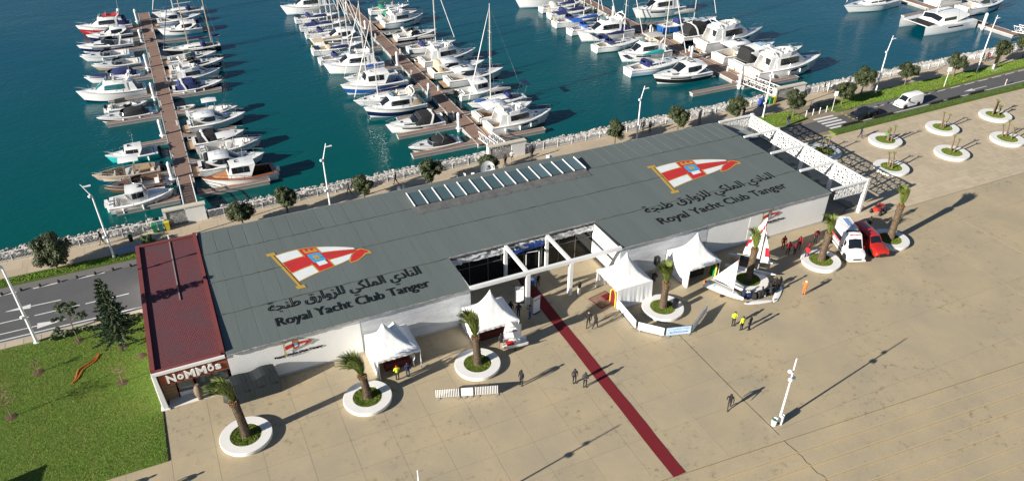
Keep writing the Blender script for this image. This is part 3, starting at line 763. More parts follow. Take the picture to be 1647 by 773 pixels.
# Arabic in presentation forms, laid out left to right
AR = ''.join(reversed('\ufe8d\ufedf\ufee8\ufe8e\ufea9\ufef1 \ufe8d\ufedf\ufee4\ufee0\ufedc\ufef2 \ufedf\ufee0\ufeb0\ufeed\ufe8d\ufead\ufed5 \ufec3\ufee8\ufea0\ufe94'))
for (ex, ey, ew, ea), (ax, ay, aw, aa) in (((10.2, 1.75, 14.1, 0.004), (9.9, 4.0, 14.3, 0.002)), ((50.1, 1.95, 17.6, 0.045), (49.9, 4.4, 18.0, 0.042))):
    letters('Royal Yacht Club Tanger', 1.75, (ex, ey, roof_z(ey) + 0.065), (R(0.9), 0, ea), BLKP, roof, 'roof_lettering', 0.003, 0.014, ew)
    letters(AR, 1.9, (ax, ay, roof_z(ay) + 0.065), (R(0.9), 0, aa), BLKP, roof, 'roof_lettering', 0.003, 0.012, aw)
# small emblem boards and captions standing proud of the front wall
def wallT(x0, x1, z0, z1, y):
    def T(u, v, layer): return (lerp(x0, x1, u), y - layer*0.006, lerp(z0, z1, v*0.8) + (u*0.15))
    return T
for x0, x1, tx in ((10.2, 12.4, 9.3), (61.9, 64.0, 61.9)):
    flag(bld, wallT(x0, x1, 2.45, 3.75, -0.10))
    letters('Royal Yacht Club Tanger', 0.26, (tx, -0.05, 2.12), (R(90), 0, 0), BLKP, bld, 'wall_lettering', 0.02, 0.012, 4.2 if x0 < 20 else 3.3)
    print_marks(bld, tx + 1.2, 1.5, -0.05, 1.92, 0.12, BLKP, 3)
# ------------------------------------------------------------------ boats
def stations(c0, c1):
    t = sorted(set([0.0, 0.12, 0.25, 0.38, 0.5, 0.6, 0.7, 0.78, 0.85, 0.91, 0.955, 0.985, 1.0, c0, c1])); return t
class Hull:
    def __init__(s, L, B, F, sheer=0.35, stern=0.88, p=2.3, rake=0.10, peak=0.38, depth=0.5):
        s.L, s.B, s.F, s.sheer, s.stern, s.p, s.rake, s.peak, s.depth = L, B, F, sheer, stern, p, rake, peak, depth
    def b(s, t):
        if t < s.peak: k = lerp(s.stern, 1, sm(t/s.peak))
        else: k = max(0.0, 1 - ((t - s.peak)/(1 - s.peak))**s.p)
        return max(0.02, s.B/2*k)
    def z(s, t): return s.F*(1 + s.sheer*t*t)
    def pt(s, t, v):
        """v 0 keel, 1 chine, 2 waterline, 3 mid topside, 4 sheer"""
        b, h = s.b(t), s.z(t); f = t**3
        Y = (0.0, b*0.74*(1 - 0.55*f), b*0.86*(1 - 0.45*f), b*0.955*(1 - 0.2*f), b)
        Z = (-s.depth*(1 - f), -0.14 + 0.3*f, 0.12 + 0.28*f, 0.12 + 0.28*f + 0.55*(h - 0.12 - 0.28*f), h)
        k = min(3, int(v)); u = v - k
        y, z = lerp(Y[k], Y[k+1], u), lerp(Z[k], Z[k+1], u)
        x = -s.L/2 + t*s.L - s.rake*s.L*(t**4)*(1 - max(-0.3, z)/h)
        return (x, y, z)
    def side(s, mb, v0, v1, sg, t0=0.0, t1=1.0, n=16, off=0.0, vn=2):
        P = []
        for i in range(n+1):
            t = lerp(t0, t1, i/n); row = []
            for j in range(vn+1):
                x, y, z = s.pt(t, lerp(v0, v1, j/vn)); row.append((x, sg*(y + off), z))
            P.append(row)
        mb.grid(P, flip=(sg > 0))
def add_hull(root, H, c0, c1, floor, hullm, bandm=None, bootm=None, deckm=GEL, floorm=TEAK, railm=None, side=0.16):
    hu = MB(); bo = MB(); ba = MB()
    for sg in (-1, 1):
        H.side(bo, 0, 2, sg, vn=3); H.side(hu, 2 if not bandm else 3, 4, sg, vn=3)
        if bandm: H.side(ba, 2, 3, sg)
    tr = [H.pt(0, v) for v in (0, 1, 2, 3, 4)]
    poly = [(x, y, z) for x, y, z in tr] + [(x, -y, z) for x, y, z in tr[:0:-1]]
    hu.add(poly, [tuple(range(len(poly)))])
    h_o = fixn(hu.build('hull', hullm, root))
    bo.build('hull_bottom', bootm or hullm, h_o)
    if bandm: ba.build('hull_band', bandm, h_o)
    dk = MB(); ts = stations(c0, c1); P = []
    for t in [q for q in ts if q >= c1]:
        x, b, z = -H.L/2 + t*H.L, H.b(t), H.z(t); P.append([(x, b*f, z + 0.07*(1 - f*f)) for f in (-1, -.6, 0, .6, 1)])
    dk.grid(P)
    for sg in (-1, 1):
        P = []
        for t in [q for q in ts if c0 <= q <= c1]:
            x, b, z = -H.L/2 + t*H.L, H.b(t), H.z(t); bi = b - side*H.B/2 - 0.06; P.append([(x, sg*b, z), (x, sg*(b - .05), z + .04), (x, sg*bi, z + .04), (x, sg*bi, floor)])
        dk.grid(P, flip=(sg < 0))
    for t, ends in ((c0, 0), (c1, 1)):
        x, b, z = -H.L/2 + t*H.L, H.b(t), H.z(t); bi = b - side*H.B/2 - 0.06
        dk.add([(x, -bi, floor), (x, bi, floor), (x, bi, z + .04), (x, -bi, z + .04)], [(0, 1, 2, 3)])
    P = []
    for t in [q for q in ts if q <= c0]:
        x, b, z = -H.L/2 + t*H.L, H.b(t), H.z(t); P.append([(x, b*f, z) for f in (-1, 0, 1)])
    if len(P) > 1: dk.grid(P)
    d_o = fixn(dk.build('deck', deckm, root))
    fl = MB(); P = []
    for t in [q for q in ts if c0 <= q <= c1]:
        x, b = -H.L/2 + t*H.L, H.b(t) - side*H.B/2 - 0.06; P.append([(x, -b, floor), (x, b, floor)])
    fl.grid(P); fl.build('cockpit_floor', floorm, d_o)
    rb = MB()
    for sg in (-1, 1): rb.tube([(lambda q: (q[0], sg*(q[1] + .015), q[2] - .05))(H.pt(i/16, 4)) for i in range(17)], 0.035, 5)
    rb.build('rub_rail', railm or mat('grey_rub_rail', (0.30, 0.30, 0.31), 0.5), h_o)
    return h_o, d_o
def bow_rail(root, H, t0=0.5, h=0.55, inset=0.12, stern=False):
    r = MB(); ts = [lerp(t0, 0.985, i/7) for i in range(8)]
    def q(t, sg, hh): return (-H.L/2 + t*H.L - 0.02, sg*max(0.03, H.b(t) - inset), H.z(t) + hh)
    path = [q(t, 1, h) for t in ts] + [(H.L/2 + 0.05, 0, H.z(1) + h + .03)] + [q(t, -1, h) for t in reversed(ts)]
    r.tube([q(t0 - .02, 1, 0.02)] + path + [q(t0 - .02, -1, 0.02)], 0.022, 4)
    for t in ts[1::2]:
        for sg in (-1, 1): r.tube([q(t, sg, 0.0), q(t, sg, h)], 0.016, 4)
    return r.build('bow_rail', STEEL, root)
class Pod:
    """superstructure loft: stations (x, half width low, half width top, z low, z top)"""
    V = (0.0, 0.30, 0.78, 0.93, 1.0)
    def __init__(s, st): s.st = st
    def pt(s, i, v, sg):
        k = min(len(s.st) - 2, int(i)); u = i - k
        x, w0, w1, z0, z1 = [lerp(p, q, u) for p, q in zip(s.st[k], s.st[k+1])]
        if v <= 1:
            y = lerp(w0, w1, min(1, v/0.9)); 
            if v > 0.93: y -= (v - 0.93)/0.07*0.12*w1
            return Vector((x, sg*y, lerp(z0, z1, v)))
        return Vector((x, sg*w1*0.88*(2 - v), z1 + 0.05*w1*(v - 1)*2))
    def body(s, root, name, m):
        rows = list(s.V) + [1.4, 2.0]; rings = []
        for i in range(len(s.st)):
            ring = [s.pt(i, v, 1) for v in rows] + [s.pt(i, v, -1) for v in reversed(rows[:-1])]
            rings.append(ring)
        b = MB(); b.grid(rings); b.add(rings[0], [tuple(range(len(rings[0])))]); b.add(rings[-1], [tuple(range(len(rings[-1])))])
        return fixn(b.build(name, m, root, ang=32))
    def glass(s, parent, i0, i1, v0, v1, m=GLASS, name='side_window', n=6, off=0.02, both=True):
        for sg in ((-1, 1) if both else (1,)):
            P = [[s.pt(lerp(i0, i1, a_/n), lerp(v0, v1, c/2), sg) + Vector((0, sg*off, off*0.3)) for c in range(3)] for a_ in range(n+1)]
            o = MB().grid(P, flip=(sg > 0)).build(name, m, parent, ang=60)
        return o
    def screen(s, parent, i0, i1, m=GLASS, v0=0.12, name='windscreen', off=0.025, edge=0.94):
        """glass over the sloping front between two stations, across the whole width"""
        b = MB(); P = []; rows = [v0, 0.5, 0.9, 1.0, 1.4, 2.0]
        for a_ in range(4):
            i = lerp(i0, i1, a_/3)
            ring = [s.pt(i, v, 1) for v in rows] + [s.pt(i, v, -1) for v in reversed(rows[:-1])]
            P.append([Vector((q.x + off, q.y*edge, q.z + off)) for q in ring])
        b.grid(P); return fixn(b.build(name, m, parent, ang=60))
def seats(root, spec, m=SEATW):
    for (x, y, z, lx, ly) in spec:
        b = MB(); b.box((x, y, z + .18), (lx, ly, .36), top=.94); b.box((x - lx*.42, y, z + .5), (lx*.16, ly*.94, .45), top=.9); b.build('seat', m, root, ang=30)
def outboard(root, x, y, z, m=BLACKG, s=1.0):
    o = MB(); o.loft([[(x + a_*s, y + b_*s, z + h*s) for a_, b_ in ((-.22, -.15), (.22, -.17), (.22, .17), (-.22, .15))] for h in (.25, .5)] +
                     [[(x - .03 + a_*s*.8, y + b_*s*.85, z + .72*s) for a_, b_ in ((-.2, -.13), (.2, -.15), (.2, .15), (-.2, .13))]])
    o.box((x, y, z - .1*s), (.16*s, .1*s, .75*s)); return o.build('outboard_motor', m, root, ang=30)
def arch(root, H, t, h, lean=0.6, m=GEL, wd=0.28):
    b = MB(); x0, hb, z = -H.L/2 + t*H.L, H.b(t) - .12, H.z(t)
    pts = [(x0 + lean*0, hb, z), (x0 - lean*.6, hb*.92, z + h*.7), (x0 - lean, hb*.72, z + h), (x0 - lean, 0, z + h*1.05), (x0 - lean, -hb*.72, z + h), (x0 - lean*.6, -hb*.92, z + h*.7), (x0, -hb, z)]
    rings = []
    for i, p in enumerate(pts):
        q = Vector(pts[min(i+1, 6)]) - Vector(pts[max(i-1, 0)]); q.normalize(); nn = Vector((0, -q.z, q.y)); nn.normalize()
        P = Vector(p); rings.append([P + Vector((wd/2, 0, 0)) + nn*.05, P + Vector((-wd/2, 0, 0)) + nn*.05, P - Vector((wd/2, 0, 0)) - nn*.05, P + Vector((wd/2, 0, 0)) - nn*.05])
    b.loft(rings); o = fixn(b.build('radar_arch', m, root))
    MB().lathe([(.01, -.1), (.26, -.08), (.27, .05), (.18, .13), (.01, .14)], 10, (x0 - lean, 0, z + h*1.05 + .16)).build('radar_dome', GEL, o)
    return o
def canopy(root, H, t0, t1, h, m, z0=None, name='canvas_top', wf=0.9, front=0.25):
    xs = [-H.L/2 + H.L*t for t in (t0, lerp(t0, t1, .12), lerp(t0, t1, .5), lerp(t0, t1, 1 - front), t1)]
    hs = (.45, .92, 1.0, .93, .18); zz = z0 if z0 is not None else H.z(t0)
    p = Pod([(x, H.b(t)*wf, H.b(t)*wf*.82, zz, zz + h*k) for x, k, t in zip(xs, hs, [lerp(t0, t1, f) for f in (0, .12, .5, .75, 1)])])
    o = p.body(root, name, m); return o, p
def fenders(root, H, sg, ts, m=GEL):
    for t in ts:
        x, y, z = H.pt(t, 3.2)
        MB().lathe([(.02, -.32), (.11, -.26), (.12, .2), (.03, .3)], 7, (x, sg*(y + .13), z - .15)).build('fender', m, root)
def finish(root): return root

def sport(spec):
    """open or hard topped express cruiser"""
    L_, B_ = spec['L'], spec['B']; H = Hull(L_, B_, spec.get('F', 0.10*L_ + .12)); root = spec['root']; k = L_/9.0
    add_hull(root, H, .05, .45, .35, spec.get('hull', GEL), spec.get('band'), spec.get('boot', NAVY), floorm=spec.get('floor', TEAK))
    MB().box((-L_/2 - .38, 0, .32), (.85, B_*.8, .10)).build('swim_platform', spec.get('plat', TEAK), root, smooth=False)
    x = lambda t: -L_/2 + t*L_
    tr = Pod([(x(.43), H.b(.43)*.84, H.b(.43)*.72, H.z(.43), H.z(.43) + .34*k), (x(.6), H.b(.6)*.78, H.b(.6)*.62, H.z(.6), H.z(.6) + .30*k), (x(.78), H.b(.78)*.62, H.b(.78)*.42, H.z(.78), H.z(.78) + .14*k), (x(.88), H.b(.88)*.5, H.b(.88)*.3, H.z(.88) - .02, H.z(.88) + .03)])
    t_o = tr.body(root, 'coachroof', spec.get('top', GEL))
    tr.glass(t_o, .3, 1.6, .3, .85, name='cabin_window', off=.015)
    for hx in (.6, .72): MB().box((x(hx), 0, H.z(hx) + (.335 if hx < .65 else .27)*k), (.42*k, .42*k, .03)).build('deck_hatch', GLASS, t_o, smooth=False)
    if spec.get('hwin', True):
        for sg in (-1, 1):
            hw = MB(); H.side(hw, 3.15, 3.62, sg, .42, .76, 8, .012); hw.build('hull_window', GLASS, root)
    zc = H.z(.45)
    if spec.get('hardtop'):
        ht = Pod([(x(.62), H.b(.6)*.70, H.b(.6)*.5, zc + .22, zc + .30), (x(.46), H.b(.45)*.86, H.b(.45)*.66, zc, zc + 1.12*k), (x(.32), H.b(.3)*.9, H.b(.3)*.72, zc - .05, zc + 1.2*k), (x(.18), H.b(.2)*.9, H.b(.2)*.72, zc + .55*k, zc + 1.1*k), (x(.12), H.b(.15)*.88, H.b(.15)*.7, zc + .85*k, zc + 1.0*k)])
        ho = ht.body(root, 'hardtop', spec.get('top', GEL))
        ht.screen(ho, .12, .92, spec.get('glass', GLASS)); ht.glass(ho, 1.0, 2.7, .28, .82, spec.get('glass', GLASS))
        MB().box((x(.32), 0, zc + 1.28*k), (.9*k, 1.0*k, .02)).build('sunroof', SKYB if spec.get('sunroof') else GLASS, ho, smooth=False)
    else:
        ws = Pod([(x(.60), H.b(.6)*.5, H.b(.6)*.4, zc + .32*k, zc + .36*k), (x(.47), H.b(.47)*.80, H.b(.47)*.62, zc + .2, zc + .88*k), (x(.36), H.b(.36)*.9, H.b(.36)*.8, zc, zc + .78*k), (x(.335), H.b(.34)*.9, H.b(.34)*.82, zc, zc + .35*k)])
        wr = MB(); P1 = [[ws.pt(i/4, v, sg) for v in (0.15, .6, 1.0)] for i in range(0, 12) for sg in (1,)]
        b = MB()
        for sg in (-1, 1): b.grid([[ws.pt(i/4, v, sg) for v in (0.1, .6, 1.0)] for i in range(1, 12)], flip=sg > 0)
        b.grid([[ws.pt(.25 + a_*.2, v, 1) for v in (1.0, 1.4, 2.0)] + [ws.pt(.25 + a_*.2, v, -1) for v in (1.4, 1.0)] for a_ in range(4)])
        wo_ = fixn(b.build('windscreen', spec.get('glass', GLASS), root, ang=60))
        fr = MB(); fr.tube([ws.pt(i/4, 1.0, 1) for i in range(11, 3, -1)] + [ws.pt(1, 1.5, 1), ws.pt(1, 2, 1), ws.pt(1, 1.5, -1)] + [ws.pt(i/4, 1.0, -1) for i in range(4, 12)], .03, 4); fr.build('windscreen_frame', STEEL, wo_)
    if spec.get('canvas'): canopy(root, H, .10, .52 if not spec.get('hardtop') else .2, 1.15*k, spec['canvas'], zc)
    else: seats(root, [(x(.36), -.5*k, .35, .55, .6), (x(.36), .5*k, .35, .55, .6), (x(.12), 0, .35, .7, B_*.55)], spec.get('seat', SEATW))
    if spec.get('arch', True): arch(root, H, .26, 1.15*k, .55*k)
    bow_rail(root, H, .5)
    if spec.get('tender'): MB().tube([(-L_/2 - .55 + .55*math.cos(i*math.pi/5), .9*math.sin(i*2*math.pi/10)*1.0, .62) for i in range(10)], .2, 6, closed=True).build('tender', CANW, root)
    if spec.get('fend'): fenders(root, H, spec['fend'], (.2, .42, .6))
    return H
def fly(spec):
    """motor yacht with a flybridge"""
    L_, B_ = spec['L'], spec['B']; H = Hull(L_, B_, spec.get('F', 0.095*L_ + .3), sheer=.38); root = spec['root']; k = L_/11.0
    add_hull(root, H, .04, .26, .5, spec.get('hull', GEL), spec.get('band'), spec.get('boot', NAVY), floorm=spec.get('floor', TEAK))
    MB().box((-L_/2 - .45, 0, .35), (1.0, B_*.85, .10)).build('swim_platform', spec.get('plat', TEAK), root, smooth=False)
    x = lambda t: -L_/2 + t*L_; z = H.z(.4); ch = 1.34*k
    fd = Pod([(x(.60), H.b(.6)*.74, H.b(.6)*.6, H.z(.6), H.z(.6) + .34*k), (x(.74), H.b(.74)*.64, H.b(.74)*.46, H.z(.74), H.z(.74) + .22*k), (x(.87), H.b(.87)*.5, H.b(.87)*.3, H.z(.87) - .02, H.z(.87) + .05)])
    f_o = fd.body(root, 'coachroof', GEL)
    MB().box((x(.76), 0, H.z(.76) + .25*k), (.45*k, .45*k, .03)).build('deck_hatch', GLASS, f_o, smooth=False)
    cabp = Pod([(x(.73), H.b(.73)*.6, H.b(.73)*.45, H.z(.7) + .12, H.z(.7) + .2), (x(.58), H.b(.58)*.84, H.b(.58)*.66, z, z + ch), (x(.40), H.b(.4)*.86, H.b(.4)*.74, z, z + ch*1.05), (x(.26), H.b(.26)*.86, H.b(.26)*.76, z, z + ch), (x(.25), H.b(.25)*.86, H.b(.25)*.76, z, z + ch)])
    c_o = cabp.body(root, 'cabin', spec.get('top', GEL))
    cabp.screen(c_o, .08, .9, spec.get('glass', GLASS)); cabp.glass(c_o, .95, 2.75, .30, .84, spec.get('glass', GLASS))
    zf = z + ch*.98
    fb = MB(); ring = [(x(.16), .8), (x(.3), .88), (x(.44), .84), (x(.54), .6), (x(.565), .25)]
    hb = H.b(.35)*.84
    outer = [(px_, hb*f) for px_, f in ring]; pts = outer + [(px_, -y_) for px_, y_ in reversed(outer)]
    fb.prism(pts, zf - .08, zf + .06)
    hcoam = .48*k
    n_ = len(pts)
    out = [(px_, y_, zf + .05) for px_, y_ in pts]; topo = [(px_ + (.06 if i < n_ - 1 else .06), y_*.97, zf + hcoam*(0.45 + .55*min(1, max(0, (px_ - x(.16))/(x(.4) - x(.16)))))) for i, (px_, y_) in enumerate(pts)]
    inn = [(px_ - .02, y_*.88, q[2]) for (px_, y_), q in zip(pts, topo)]; inb = [(px_ - .05, y_*.86, zf + .07) for px_, y_ in pts]
    for i in range(n_ - 1):
        for a_, b_ in ((out, topo), (topo, inn), (inn, inb)): fb.add([a_[i], a_[i+1], b_[i+1], b_[i]], [(0, 1, 2, 3)])
    fo = fixn(fb.build('flybridge', spec.get('top', GEL), root))
    seats(fo, [(x(.44), hb*.35, zf + .05, .5*k, .55*k), (x(.44), -hb*.35, zf + .05, .5*k, .55*k), (x(.24), 0, zf + .05, .6*k, hb*1.2)], spec.get('seat', SEATW))
    MB().box((x(.50), 0, zf + .35*k), (.35*k, hb*.9, .5*k), top=.75).build('helm_console', spec.get('seat', SEATW), fo)
    sw = MB(); sw.grid([[(x(.545) - .25*j + .06, hb*.62*f, zf + hcoam + .26*k*j) for j in (0, 1)] for f in (-1, -.5, 0, .5, 1)]); fixn(sw.build('flybridge_screen', CLEARG, fo))
    for sg in (-1, 1):     # stair fin beside the cockpit
        MB().add([(x(.26), sg*H.b(.2)*.86, z - .1), (x(.12), sg*H.b(.12)*.86, z - .05), (x(.17), sg*hb*.82, zf), (x(.26), sg*hb*.82, zf), (x(.26), sg*(H.b(.2)*.86 - .08), z - .1), (x(.12), sg*(H.b(.12)*.86 - .08), z - .05), (x(.17), sg*(hb*.82 - .08), zf), (x(.26), sg*(hb*.82 - .08), zf)],
                 [(0, 1, 2, 3), (7, 6, 5, 4), (0, 4, 5, 1), (1, 5, 6, 2), (2, 6, 7, 3), (3, 7, 4, 0)]).build('side_fin', GEL, c_o, smooth=False)
    MB().box((x(.252), 0, z + ch*.42), (.06, H.b(.25)*1.1, ch*.8)).build('saloon_door', GLASS, c_o, smooth=False)
    if spec.get('arch', True):
        aa = MB(); hz = zf + hcoam*.5
        for sg in (-1, 1): aa.tube([(x(.25), sg*hb*.86, hz), (x(.19), sg*hb*.8, hz + .55*k), (x(.18), sg*hb*.5, hz + .8*k), (x(.18), 0, hz + .85*k)], [.09, .08, .07, .07], 6)
        ao = aa.build('radar_arch', GEL, root); MB().lathe([(.01, -.1), (.28, -.08), (.28, .05), (.2, .13), (.01, .14)], 10, (x(.18), 0, hz + .95*k + .08)).build('radar_dome', GEL, ao)
    if spec.get('bimini'):
        bm_ = Pod([(x(.18), hb*.8, hb*.7, zf + 1.2*k, zf + 1.32*k), (x(.32), hb*.82, hb*.72, zf + 1.28*k, zf + 1.42*k), (x(.46), hb*.8, hb*.7, zf + 1.2*k, zf + 1.32*k)]); bo = bm_.body(root, 'bimini', spec['bimini'])
        [MB().tube(q_, .02, 4).build('bimini_pole', STEEL, bo) for q_ in ([(x(.2), hb*.78, zf + .3), (x(.2), hb*.75, zf + 1.25*k)], [(x(.2), -hb*.78, zf + .3), (x(.2), -hb*.75, zf + 1.25*k)], [(x(.44), hb*.78, zf + .3), (x(.44), hb*.75, zf + 1.25*k)], [(x(.44), -hb*.78, zf + .3), (x(.44), -hb*.75, zf + 1.25*k)])]
    if spec.get('encl'): canopy(root, H, .08, .27, ch*.95, spec['encl'], z, 'cockpit_enclosure', front=.1)
    if spec.get('cover'):
        P = [[(lerp(x(.17), x(.5), i/8), hb*.84*f, zf + hcoam + .16*math.sin(i*1.3)*.4 + .12*(1 - f*f)) for f in (-1, -.5, 0, .5, 1)] for i in range(9)]; fixn(MB().grid(P).build('flybridge_cover', spec['cover'], fo))
    hw = MB()
    if spec.get('hwin', True):
        for sg in (-1, 1):
            hw = MB(); H.side(hw, 3.1, 3.55, sg, .45, .72, 8, .012); hw.build('hull_window', GLASS, root)
    bow_rail(root, H, .42, .62)
    if spec.get('ant'): MB().tube([(x(.18), .3, zf + 1.0), (x(.14), .3, zf + 4.5)], .025, 4).build('antenna', GEL, root)
    if spec.get('fend'): fenders(root, H, spec['fend'], (.2, .42, .6, .75))
    return H
def runabout(spec):
    L_, B_ = spec['L'], spec['B']; H = Hull(L_, B_, spec.get('F', .085*L_ + .12), sheer=.25, rake=.12); root = spec['root']; k = L_/8.0
    add_hull(root, H, .06, spec.get('c1', .55), .25, spec.get('hull', GEL), spec.get('band'), spec.get('boot', GEL), deckm=spec.get('deck', GEL), floorm=spec.get('floor', SEATW))
    x = lambda t: -L_/2 + t*L_; z = H.z(.5)
    MB().box((-L_/2 - .35, 0, .28), (.75, B_*.8, .09)).build('swim_platform', spec.get('plat', GEL), root, smooth=False)
    ws = MB(); hb = H.b(.5)*.84
    path = [(x(.40), hb), (x(.50), hb*.97), (x(.57), hb*.72), (x(.60), hb*.3), (x(.605), 0)]; path = path + [(a_, -b_) for a_, b_ in reversed(path[:-1])]
    ws.grid([[(a_, b_, z + .05), (a_ - .25*k, b_*.9, z + .5*k)] for a_, b_ in path]); wo_ = fixn(ws.build('windscreen', spec.get('glass', GLASS), root, ang=60))
    MB().tube([(a_ - .25*k, b_*.9, z + .5*k) for a_, b_ in path], .025, 4).build('windscreen_frame', STEEL, wo_)
    if spec.get('canvas'): canopy(root, H, .12, .56, .62*k, spec['canvas'], z, 'cockpit_cover')
    if spec.get('bowcover'):
        P = [[(lerp(x(.6), x(.9), i/6), H.b(lerp(.6, .9, i/6))*.8*f, H.z(lerp(.6, .9, i/6)) + .14*(1 - f*f) + .08) for f in (-1, -.5, 0, .5, 1)] for i in range(7)]; fixn(MB().grid(P).build('bow_cover', spec['bowcover'], root))
    else: MB().box((x(.74), 0, H.z(.74) + .1), (.5*k, .5*k, .05)).build('deck_hatch', GLASS, root, smooth=False)
    if not spec.get('canvas'): seats(root, [(x(.42), .4*k, .25, .5, .5), (x(.42), -.4*k, .25, .5, .5), (x(.14), 0, .25, .6, B_*.6)], spec.get('seat', SEATW))
    if spec.get('tower'):
        MB().tube([(x(.42), hb*.98, z), (x(.33), hb*.85, z + 1.0*k), (x(.33), -hb*.85, z + 1.0*k), (x(.42), -hb*.98, z)], .045, 5).build('wake_tower', spec.get('towerm', STEEL), root)
    if spec.get('bim'):
        p = Pod([(x(.2), hb*.8, hb*.75, z + 1.0*k, z + 1.08*k), (x(.46), hb*.8, hb*.75, z + 1.05*k, z + 1.14*k)]); bo = p.body(root, 'bimini', spec['bim'])
        [MB().tube(q_, .02, 4).build('bimini_pole', STEEL, bo) for q_ in ([(x(.3), hb, z), (x(.24), hb*.8, z + 1.0*k)], [(x(.3), -hb, z), (x(.24), -hb*.8, z + 1.0*k)], [(x(.34), hb, z), (x(.44), hb*.8, z + 1.05*k)], [(x(.34), -hb, z), (x(.44), -hb*.8, z + 1.05*k)])]
    if spec.get('ob'): outboard(root, -L_/2 - .3, 0, .35, BLACKG, 1.1)
    bow_rail(root, H, .66, .28)
    if spec.get('fend'): fenders(root, H, spec['fend'], (.25, .55))
    return H
def console(spec):
    L_, B_ = spec['L'], spec['B']; H = Hull(L_, B_, spec.get('F', .10*L_ + .05), sheer=.3); root = spec['root']; k = L_/8.0
    add_hull(root, H, .07, .86, .3, spec.get('hull', GEL), spec.get('band'), spec.get('boot', GEL), deckm=spec.get('deck', GEL), floorm=spec.get('floor', SEATW), side=.10)
    x = lambda t: -L_/2 + t*L_
    MB().box((x(.46), 0, .85), (1.0*k, .95, 1.1), top=.82).build('console', spec.get('top', GEL), root)
    MB().grid([[(x(.52) + .02, f*.42, 1.25), (x(.49), f*.36, 1.75)] for f in (-1, 0, 1)]).build('windscreen', GLASS, root)
    seats(root, [(x(.34), 0, .35, .55, .95), (x(.12), 0, .3, .5, B_*.55), (x(.72), 0, .3, .9, B_*.35)], spec.get('seat', SEATW))
    tt = Pod([(x(.28), .95*k, .85*k, 2.35, 2.45), (x(.42), 1.0*k, .9*k, 2.4, 2.52), (x(.58), .85*k, .75*k, 2.32, 2.42)]); to = tt.body(root, 't_top', spec.get('ttop', GEL))
    pl = MB()
    for sx_ in (.38, .54):
        for sg in (-1, 1): MB().tube([(x(sx_), sg*.55, .4), (x(sx_ - .01), sg*.62, 2.38)], .035, 5).build('t_top_pole', STEEL, to)
    for y_ in ((-.4, .4) if spec.get('twin', True) else (0,)): outboard(root, -L_/2 - .28, y_, .4, spec.get('obm', BLACKG), 1.15)
    bow_rail(root, H, .62, .3)
    if spec.get('fend'): fenders(root, H, spec['fend'], (.3, .6))
    return H
def pilot(spec):
    L_, B_ = spec['L'], spec['B']; H = Hull(L_, B_, spec.get('F', .1*L_ + .15), sheer=.42, p=2.1); root = spec['root']; k = L_/8.0
    add_hull(root, H, .06, .36, .35, spec.get('hull', GEL), spec.get('band'), spec.get('boot', NAVY), deckm=spec.get('deck', GEL), floorm=spec.get('floor', SEATW), railm=spec.get('rail'))
    x = lambda t: -L_/2 + t*L_; z = H.z(.4); ch = spec.get('ch', 1.35)*k
    x1 = spec.get('wx', .66)
    cabp = Pod([(x(x1), H.b(.6)*.66, H.b(.6)*.56, z, z + .35), (x(x1 - .05), H.b(.6)*.72, H.b(.58)*.62, z, z + ch), (x(.45), H.b(.45)*.78, H.b(.45)*.68, z, z + ch*1.04), (x(.36), H.b(.36)*.78, H.b(.36)*.7, z, z + ch), (x(.28), H.b(.36)*.76, H.b(.36)*.7, z + ch*.9, z + ch*.98)])
    c_o = cabp.body(root, 'wheelhouse', spec.get('top', GEL)); cabp.screen(c_o, .25, .95, GLASS, .3); cabp.glass(c_o, 1.05, 2.0, .38, .86); cabp.glass(c_o, 2.1, 2.9, .38, .86)
    MB().box((x(.5), 0, z + ch*1.04 + .07), (.6, .7, .03)).build('roof_hatch', GLASS, c_o, smooth=False)
    tr = Pod([(x(.60), H.b(.6)*.7, H.b(.6)*.55, H.z(.6), H.z(.6) + .32*k), (x(.8), H.b(.8)*.6, H.b(.8)*.4, H.z(.8), H.z(.8) + .18*k), (x(.86), H.b(.86)*.5, H.b(.86)*.3, H.z(.86), H.z(.86) + .04)])
    tr.body(root, 'coachroof', spec.get('trunk', GEL))
    seats(root, [(x(.13), 0, .35, .5, B_*.5)], spec.get('seat', SEATW))
    for y_ in spec.get('obs', ()): outboard(root, -L_/2 - .28, y_, .4, spec.get('obm', BLACKG), 1.1)
    bow_rail(root, H, .5, .5)
    MB().tube([(x(.42), .2, z + ch), (x(.40), .2, z + ch + 1.6)], .02, 4).build('antenna', GEL, root)
    if spec.get('fend'): fenders(root, H, spec['fend'], (.2, .5, .7))
    return H
